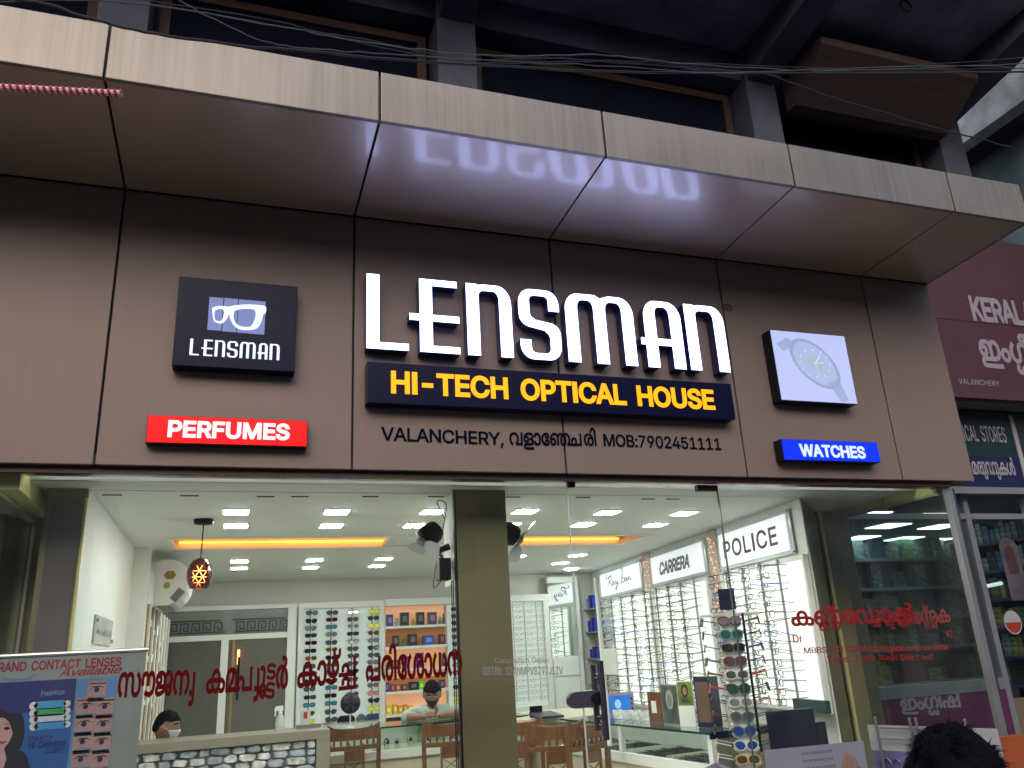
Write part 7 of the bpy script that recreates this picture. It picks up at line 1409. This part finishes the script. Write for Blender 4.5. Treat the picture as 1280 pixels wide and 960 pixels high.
for i, (px, py) in enumerate(((1083, 643), (1155, 645), (1110, 657), (1175, 658), (1075, 672), (1130, 673), (1167, 675))):  # lamps added where the shop's own lights would mirror in the side glass
    p = P(px, py, 2, 2.695); T = thing('ceiling_light', 'added square light standing in for a shop light mirrored in the right side glass, %s from the front left' % ['first', 'second', 'third', 'fourth', 'fifth', 'sixth', 'seventh'][i], 'ceiling light', p, 'added stand-ins for mirrored shop lights')
    part('diffuser', MB().box((p.x-.17, p.y-.17, 2.685), (p.x+.17, p.y+.17, 2.693)), M('mirrored_light_stand_in', (1, 1, 1), emit=3.2, ecol=(.85, 1, 1), var=0), T); part('trim', MB().box((p.x-.19, p.y-.19, 2.6935), (p.x+.19, p.y+.19, 2.699)), white, T)
one('tube_light', MB().tube([P(1208, 738, 0, 8.0), P(1252, 729, 0, 8.0)], .018, 8), M('dim_tube', (.5, .55, .55), emit=.5, ecol=(.7, .85, .85), var=0), 'pale strip light inside the pharmacy beyond the corner post', 'light')
# signs of the pharmacy
q = [Yp(1150, 340, .9), Yp(1196, 494, .9), Yp(1280, 503, .9)]
zlo = (q[1].z+q[2].z)/2; x_l = q[1].x-.02
t = thing('pharmacy_sign', 'maroon sign board with white KERALA lettering beside the canopy', 'sign', (7.5, .9, zlo))
part('board', MB().box((5.75, .9, zlo), (9.6, 1.0, zlo+1.65)), M('maroon_sign_face', (.065, .028, .045), .45, var=.1), t)
part('soffit', MB().box((5.75, 1.001, zlo), (9.6, 1.33, zlo+.02)), M('grey_tile_soffit', (.16, .16, .16), .6), t)
part('joint_line', MB().box((6.4, .897, Yp(1215, 402, .9).z-.003), (9.6, .8995, Yp(1215, 402, .9).z+.003)), M('dark_maroon_line', (.05, .01, .03), .5), t)
kw = M('lilac_white_lettering', (.26, .23, .29), .5, var=0)
k0, k1 = Yp(1217, 399, .895), Yp(1279, 406, .895); hk = Yp(1211, 371, .895).z-k0.z; ll_ = (k1.x-k0.x)
part('lettering', text_between(list('KERALA'), k0, k0+Vector((ll_*1.3, 0, 0)), UP, hk, 16, -14), kw, t)
k0, k1 = Yp(1227, 449, .895), Yp(1280, 452, .895)
part('lettering', text_between(['ഇ', 'ം', 'ഗ', '~L', 'ീ', 'ഷ', '്'], k0, k0+Vector(((k1.x-k0.x)*1.9, 0, 0)), UP, .17, 12, -6, capunits=200), kw, t)
k0, k1 = Yp(1199, 479.5, .895), Yp(1250, 482.5, .895)
part('lettering', text_between(list('VALANCHERY'), k0, (k1.x, k1.y, k0.z), UP, .05, 3), kw, t)
YT = 1.2
s0, s1 = Yp(1190, 515, YT), Yp(1269, 520, YT); zb_ = Yp(1240, 609, YT).z; zm = Yp(1240, 571, YT).z; xr = Yp(1270, 560, YT).x
t = thing('medical_stores_sign', 'teal and blue sign reading MEDICAL STORES below the maroon board', 'sign', (7, YT, zb_))
part('teal_face', MB().box((5.8, YT, zm), (xr, YT+.05, s0.z+.02)), M('teal_sign_face', (.003, .022, .027), .45, var=.1), t)
part('blue_face', MB().box((5.8, YT, zb_), (xr, YT+.05, zm-.001)), M('blue_sign_face', (.003, .004, .06), .45, var=.1), t)
part('white_edge', MB().box((xr+.001, YT-.01, zb_), (xr+.05, YT+.05, s0.z)), M('sticker_white'), t)
part('bottom_trim', MB().box((5.8, YT-.01, zb_-.06), (xr+.4, YT+.05, zb_-.001)), M('dull_aluminium'), t)
k0 = Yp(1188, 550, YT-.006); k1 = Yp(1260, 555, YT-.006)
part('lettering', text_between(list('MEDICAL STORES'), k0, (k1.x, k1.y, k0.z), UP, Yp(1210, 533, YT).z-Yp(1210, 552, YT).z, 4, -6), whl, t)
k0 = Yp(1204, 592, YT-.006); k1 = Yp(1271, 595, YT-.006)
part('lettering', text_between(['പ', '്', ' ', 'മ', 'ര', 'ു', ('ന', 0, 0, 1, 1, 180), 'ന', 'ു', 'ക', 'ൾ'], k0, (k1.x, k1.y, k0.z), UP, .1, 10, -6, capunits=200), whl, t)
one('dark_box', MB().box((xr+.06, YT, zm), (9.2, YT+.1, s0.z+.02)), M('dark_sign_back', (.02, .02, .03), .5), 'dark unlit sign panel right of the teal sign', 'sign')

# ------------------------------------------------------------------ people
def skinmesh(name, verts, edges, rad, mat, parent, sub=2, root=0):
    me = bpy.data.meshes.new(name); me.from_pydata([tuple(Vector(v)-root_loc(parent)) for v in verts], edges, []); o = link(name, me, parent)
    bm = bmesh.new(); bm.from_mesh(me); lay = bm.verts.layers.skin.verify(); bm.verts.ensure_lookup_table()
    for i, v in enumerate(bm.verts):
        r_ = rad[i]; v[lay].radius = r_ if isinstance(r_, tuple) else (r_, r_); v[lay].use_root = (i == root)
    bm.to_mesh(me); bm.free()
    md = o.modifiers.new('Skin', 'SKIN'); md.use_smooth_shade = True
    ss = o.modifiers.new('Sub', 'SUBSURF'); ss.levels = sub; ss.render_levels = sub
    me.materials.append(mat); return o
skin = M('brown_skin', (.30, .15, .095), .5, var=.08, vs=10); hairm = M('black_hair', (.003, .003, .005), .8, var=.2, refl=.08); maskb = M('navy_mask', (.015, .02, .045), .7, var=.1); maskw = M('pale_mask', (.6, .68, .72), .7); shirtg = M('mint_shirt', (.38, .46, .40), .8, var=.08, vs=12, bump=.2, bs=30); shirtm = M('maroon_shirt', (.16, .02, .03), .8)
eyew = M('eye_white', (.5, .5, .48), .3)
def head(t, c, sc, face, mask, hair_full=True, tilt=0, spiky=False):
    """c: centre of skull; face: unit direction"""
    f = Vector(face).normalized(); rm = f.to_track_quat('-Y', 'Z').to_matrix().to_4x4(); T = Matrix.Translation(Vector(c)) @ rm @ Matrix.Rotation(R(tilt), 4, 'X') @ Matrix.Scale(sc, 4)
    bm = bmesh.new(); bmesh.ops.create_icosphere(bm, subdivisions=4, radius=1)
    for v in bm.verts:
        x, y, z = v.co
        X, Y, Z = x*.076, y*.096, z*.118
        if z < 0: X *= 1-.30*(-z)**1.4; Y = Y*(1-.12*(-z)) - (.012*(-z) if y < 0 else -.02*(-z)) 
        if y < -.5 and -.3 < z < .25: Y += .006
        n_ = math.exp(-((x/.16)**2+((z+.12)/.2)**2)) if y < 0 else 0; Y -= .026*n_
        if y < 0: 
            Y += .007*(math.exp(-(((abs(x)-.38)/.18)**2+((z-.1)/.13)**2))); Y -= .005*math.exp(-((z-.3)/.1)**2)*max(0, 1-abs(x)); Y -= .007*math.exp(-((x/.3)**2+((z+.52)/.07)**2)); Y -= .006*math.exp(-((x/.3)**2+((z+.9)/.15)**2))
        v.co = (X, Y, Z)
    me = bpy.data.meshes.new('head'); bm.to_mesh(me); bm.free(); me.materials.append(skin)
    for p in me.polygons: p.use_smooth = True
    M_ = Matrix.Translation(-root_loc(t)) @ T; me.transform(M_); h = link('head', me, t)
    for s in (-1, 1):
        part('ear', MB().ball((s*.078, .008, -.005), (.01, .02, .032), 10, 8), skin, t, smooth=True, mat=T)
        part('eye', MB().ball((s*.03, -.083, .012), (.014, .008, .007), 10, 6), eyew, t, smooth=True, mat=T)
        part('pupil', MB().ball((s*.03, -.0895, .012), (.0055, .003, .0055), 8, 6), hairm, t, mat=T)
        part('eyebrow', MB().tube([(s*.014, -.095, .032), (s*.032, -.096, .038), (s*.052, -.084, .032)], .004, 5), hairm, t, mat=T)
    bm = bmesh.new(); bmesh.ops.create_icosphere(bm, subdivisions=4, radius=1)
    rr_ = random.Random(1)
    kill = []
    for v in bm.verts:
        x, y, z = v.co
        keep = z > (.34 if y < -.2 else .34-.9*(y+.2) if y < .5 else -.35)
        if not keep: kill.append(v)
        k = 1+rr_.uniform(-.02, .05)
        k *= 1+.05*math.sin(x*7+y*5)*math.sin(y*9+z*4); v.co = (x*.087*k, y*.107*k+.002, z*.127*k+.002)
    bmesh.ops.delete(bm, geom=kill, context='VERTS')
    me = bpy.data.meshes.new('hair'); bm.to_mesh(me); bm.free(); me.materials.append(hairm)
    for p in me.polygons: p.use_smooth = True
    me.transform(M_); ho = link('hair', me, t)
    if mask is not None:
        bm = bmesh.new(); bmesh.ops.create_icosphere(bm, subdivisions=4, radius=1); kill = []
        for v in bm.verts:
            x, y, z = v.co
            if not (y < -.15 and -1.0 < z < -.08+.0*x): kill.append(v)
            v.co = (x*.072*(1-.22*max(0, -z)), y*.112-.004*(1-abs(x)), z*.118)
        bmesh.ops.delete(bm, geom=kill, context='VERTS')
        me = bpy.data.meshes.new('mask'); bm.to_mesh(me); bm.free(); me.materials.append(mask)
        for p in me.polygons: p.use_smooth = True
        me.transform(M_); mo = link('face_mask', me, t); sd_ = mo.modifiers.new('t', 'SOLIDIFY'); sd_.thickness = .003
        part('mask_loop', MB().tube([(s, y, z) for s, y, z in [(-.066, -.05, -.02), (-.078, -.01, .005), (-.08, .012, -.01)]], .002, 4).tube([(.066, -.05, -.02), (.078, -.01, .005), (.08, .012, -.01)], .002, 4), mask, t, mat=T)
    if spiky:
        mb = MB(); rr_ = random.Random(8); wh = Vector((.25, .1, .97))
        for i in range(6500):
            u = rr_.uniform(-.15, 1); th_ = rr_.uniform(0, 2*math.pi); s_ = math.sqrt(1-u*u)
            nrm = Vector((s_*math.cos(th_), s_*math.sin(th_), u)); b0 = Vector((nrm.x*.082, nrm.y*.103, nrm.z*.126))
            flow = wh.cross(nrm); flow = (flow if flow.length > .1 else Vector((1, 0, 0))).normalized()
            clump = math.sin(nrm.x*13+1)*math.sin(nrm.y*11+2)+math.sin(nrm.z*15+nrm.x*5)
            tan = (flow*(.5+.3*clump)+(wh-nrm*wh.dot(nrm))*(-.8)+Vector((rr_.gauss(0, .25), rr_.gauss(0, .25), rr_.gauss(0, .25)))).normalized()
            L_ = rr_.uniform(.016, .034)*(1+.25*clump); lift = .15+.14*clump+rr_.uniform(-.08, .14)
            p1 = b0+(tan+nrm*lift).normalized()*L_*.5; p2 = p1+(tan+nrm*(lift*.25)-Vector((0, 0, .25))).normalized()*L_*.5
            s1 = tan.cross(nrm).normalized()*rr_.uniform(.0006, .0012)
            mb.add([b0-s1, b0+s1, p1+s1*.8, p1-s1*.8, p2], [(0, 1, 2, 3), (3, 2, 4)])
        tag(part('hair_tufts', mb, hairm, t, mat=T), kind='stuff')
    return T
def hand(name, t, wrist, aim, up, sc, mat, curl=.5, side=1):
    """palm with four bent fingers and a side thumb, one skinned surface"""
    w0 = Vector(wrist); a = Vector(aim).normalized(); u = Vector(up).normalized(); s = a.cross(u).normalized()*side; u = s.cross(a)*side if side > 0 else a.cross(s)*-1
    V = [w0, w0+a*.045*sc]; E_ = [(0, 1)]; Rd = [(.024*sc, .016*sc), (.034*sc, .014*sc)]
    for i, (off, l) in enumerate(((-.03, .068), (-.010, .078), (.010, .073), (.029, .058))):
        k0 = len(V); p = w0+a*.085*sc+s*off*sc; V.append(p); E_.append((1, k0)); Rd.append(.0095*sc)
        c_ = curl*(.8+.12*i); q = p+(a*math.cos(c_)-u*math.sin(c_))*l*.45*sc; V.append(q); E_.append((k0, k0+1)); Rd.append(.0088*sc)
        r_ = q+(a*math.cos(c_*2.1)-u*math.sin(c_*2.1))*l*.32*sc; V.append(r_); E_.append((k0+1, k0+2)); Rd.append(.008*sc)
        V.append(r_+(a*math.cos(c_*2.6)-u*math.sin(c_*2.6))*l*.25*sc); E_.append((k0+2, k0+3)); Rd.append(.0065*sc)
    k0 = len(V); V += [w0+a*.03*sc-s*.032*sc-u*.004*sc, w0+a*.055*sc-s*.052*sc-u*.012*sc, w0+a*.082*sc-s*.056*sc-u*.02*sc]; E_ += [(1, k0), (k0, k0+1), (k0+1, k0+2)]; Rd += [.012*sc, .010*sc, .008*sc]
    return skinmesh(name, V, E_, Rd, mat, t, 1, 1)
# man behind the counter
HY = 4.35; hc = Yp(540, 868, HY); S = 1.08
t = thing('person', 'seated man in pale mint shirt and dark mask, hands clasped on the counter', 'person', (hc.x, HY, .5))
head(t, hc, S, (-.2, -1, -.28), maskb, tilt=6)
nk = hc+Vector((0, .03, -.11)); ch = hc+Vector((0, .06, -.28)); pv = hc+Vector((0, .12, -.75))
shl_ = [hc+Vector((s*.19, .06, -.185)) for s in (-1, 1)]
hm = Yp(541, 896, 4.12); hm.z = max(hm.z, 1.03)
el = [Vector((hc.x-.30, 4.2, 1.03)), Vector((hc.x+.27, 4.22, 1.03))]
skinmesh('body', [pv, ch, nk, hc+Vector((0, .01, -.07))], [(0, 1), (1, 2), (2, 3)], [(.16, .12), (.15, .11), .055, .055], skin, t)
skinmesh('shirt', [pv, hc+Vector((0, .1, -.5)), ch+Vector((0, 0, .03)), hc+Vector((0, .05, -.155))]+[shl_[0], (shl_[0]+el[0])/2+Vector((-.03, 0, 0)), el[0]*.85+shl_[0]*.15, shl_[1], (shl_[1]+el[1])/2+Vector((.03, 0, 0)), el[1]*.85+shl_[1]*.15], [(0, 1), (1, 2), (2, 3), (3, 4), (4, 5), (5, 6), (3, 7), (7, 8), (8, 9)], [(.18, .13), (.17, .125), (.165, .12), (.1, .075), .082, .07, .064, .082, .07, .064], shirtg, t, 2, 1)
part('collar', MB().hexa([hc+Vector((-.075, -.055, -.13)), hc+Vector((-.015, -.09, -.165)), hc+Vector((-.04, -.09, -.2)), hc+Vector((-.1, -.06, -.165))], (0, .01, .004)).hexa([hc+Vector((.075, -.055, -.13)), hc+Vector((.015, -.09, -.165)), hc+Vector((.04, -.09, -.2)), hc+Vector((.1, -.06, -.165))], (0, .01, .004)), shirtg, t)
for i, s in enumerate((-1, 1)):
    w_ = hm+Vector((s*.055, .01, .0)); skinmesh('forearm', [el[i]+Vector((0, 0, .01)), (el[i]+w_)/2+Vector((0, 0, .012)), w_], [(0, 1), (1, 2)], [.043, .036, .025], skin, t)
    hand('hand', t, w_, (-s*.8, -.35, .35), (0, -.5, .8), 1.0, skin, .55, s)
one('stool', MB().lathe([(.001, .62), (.18, .62), (.18, .68), (.001, .69)], (hc.x, HY+.12, 0), n=20).tube([(hc.x, HY+.12, .03), (hc.x, HY+.12, .62)], .03, 8), black, 'black round stool under the seated man', 'stool')
# masked person behind stone desk
HY2 = 3.35; hc2 = Yp(209, 909, HY2)
t = thing('person', 'seated person with black hair and white mask behind the stone fronted desk', 'person', (hc2.x, HY2, .4))
head(t, hc2, .98, (.93, -.35, -.08), maskw)
skinmesh('body', [hc2+Vector((-.02, .05, -.8)), hc2+Vector((0, .04, -.35)), hc2+Vector((0, .01, -.15)), hc2+Vector((0, 0, -.06))], [(0, 1), (1, 2), (2, 3)], [(.14, .12), (.13, .11), .05, .05], skin, t)
skinmesh('shirt', [hc2+Vector((-.02, .05, -.8)), hc2+Vector((0, .04, -.42)), hc2+Vector((0, .03, -.24)), hc2+Vector((-.05, .2, -.28)), hc2+Vector((0, .25, -.52)), hc2+Vector((.05, -.14, -.28)), hc2+Vector((.12, -.2, -.52))], [(0, 1), (1, 2), (2, 3), (3, 4), (2, 5), (5, 6)], [(.16, .13), (.15, .13), (.09, .09), .075, .06, .075, .06], shirtm, t, 2, 1)
# passer-by near the camera
fd = 1.5; hc3 = CAM+ray(1202, 1003)*fd
t = thing('person', 'passer-by with tousled black hair close to the camera at the lower right', 'person', (hc3.x, hc3.y, 0))
head(t, hc3, 1.02, (.25, 1, 0), None, spiky=True)
b = hc3; G = lambda x, y, z: Vector((b.x+x, b.y+y, z)); H = b.z-.12
skinmesh('body', [G(0, -.02, H*.56), G(0, -.02, H*.75), G(0, -.02, H*.92), G(0, 0, H+.05), G(-.09, 0, H*.5), G(-.1, 0, H*.28), G(-.1, -.02, .08), G(-.1, .12, .04), G(.09, 0, H*.5), G(.1, .05, H*.28), G(.1, .02, .08), G(.1, .16, .04)], [(0, 1), (1, 2), (2, 3), (0, 4), (4, 5), (5, 6), (6, 7), (0, 8), (8, 9), (9, 10), (10, 11)], [(.13, .1), (.13, .1), (.1, .08), .05, .085, .055, .04, .035, .085, .055, .04, .035], skin, t)
skinmesh('shirt', [G(0, -.02, H*.54), G(0, -.02, H*.75), G(0, -.02, H*.93), G(-.18, -.02, H*.9), G(-.24, 0, H*.7), G(-.24, .05, H*.52), G(.18, -.02, H*.9), G(.24, 0, H*.7), G(.24, .05, H*.52)], [(0, 1), (1, 2), (2, 3), (3, 4), (4, 5), (2, 6), (6, 7), (7, 8)], [(.16, .12), (.155, .12), (.1, .085), .075, .06, .05, .075, .06, .05], M('navy_shirt', (.02, .025, .06), .8, var=.1), t, 2, 1)
hand('hand', t, G(-.24, .07, H*.5), (0, .1, -1), (1, 0, 0), 1, skin, .3, 1); hand('hand', t, G(.24, .07, H*.5), (0, .1, -1), (-1, 0, 0), 1, skin, .3, -1)
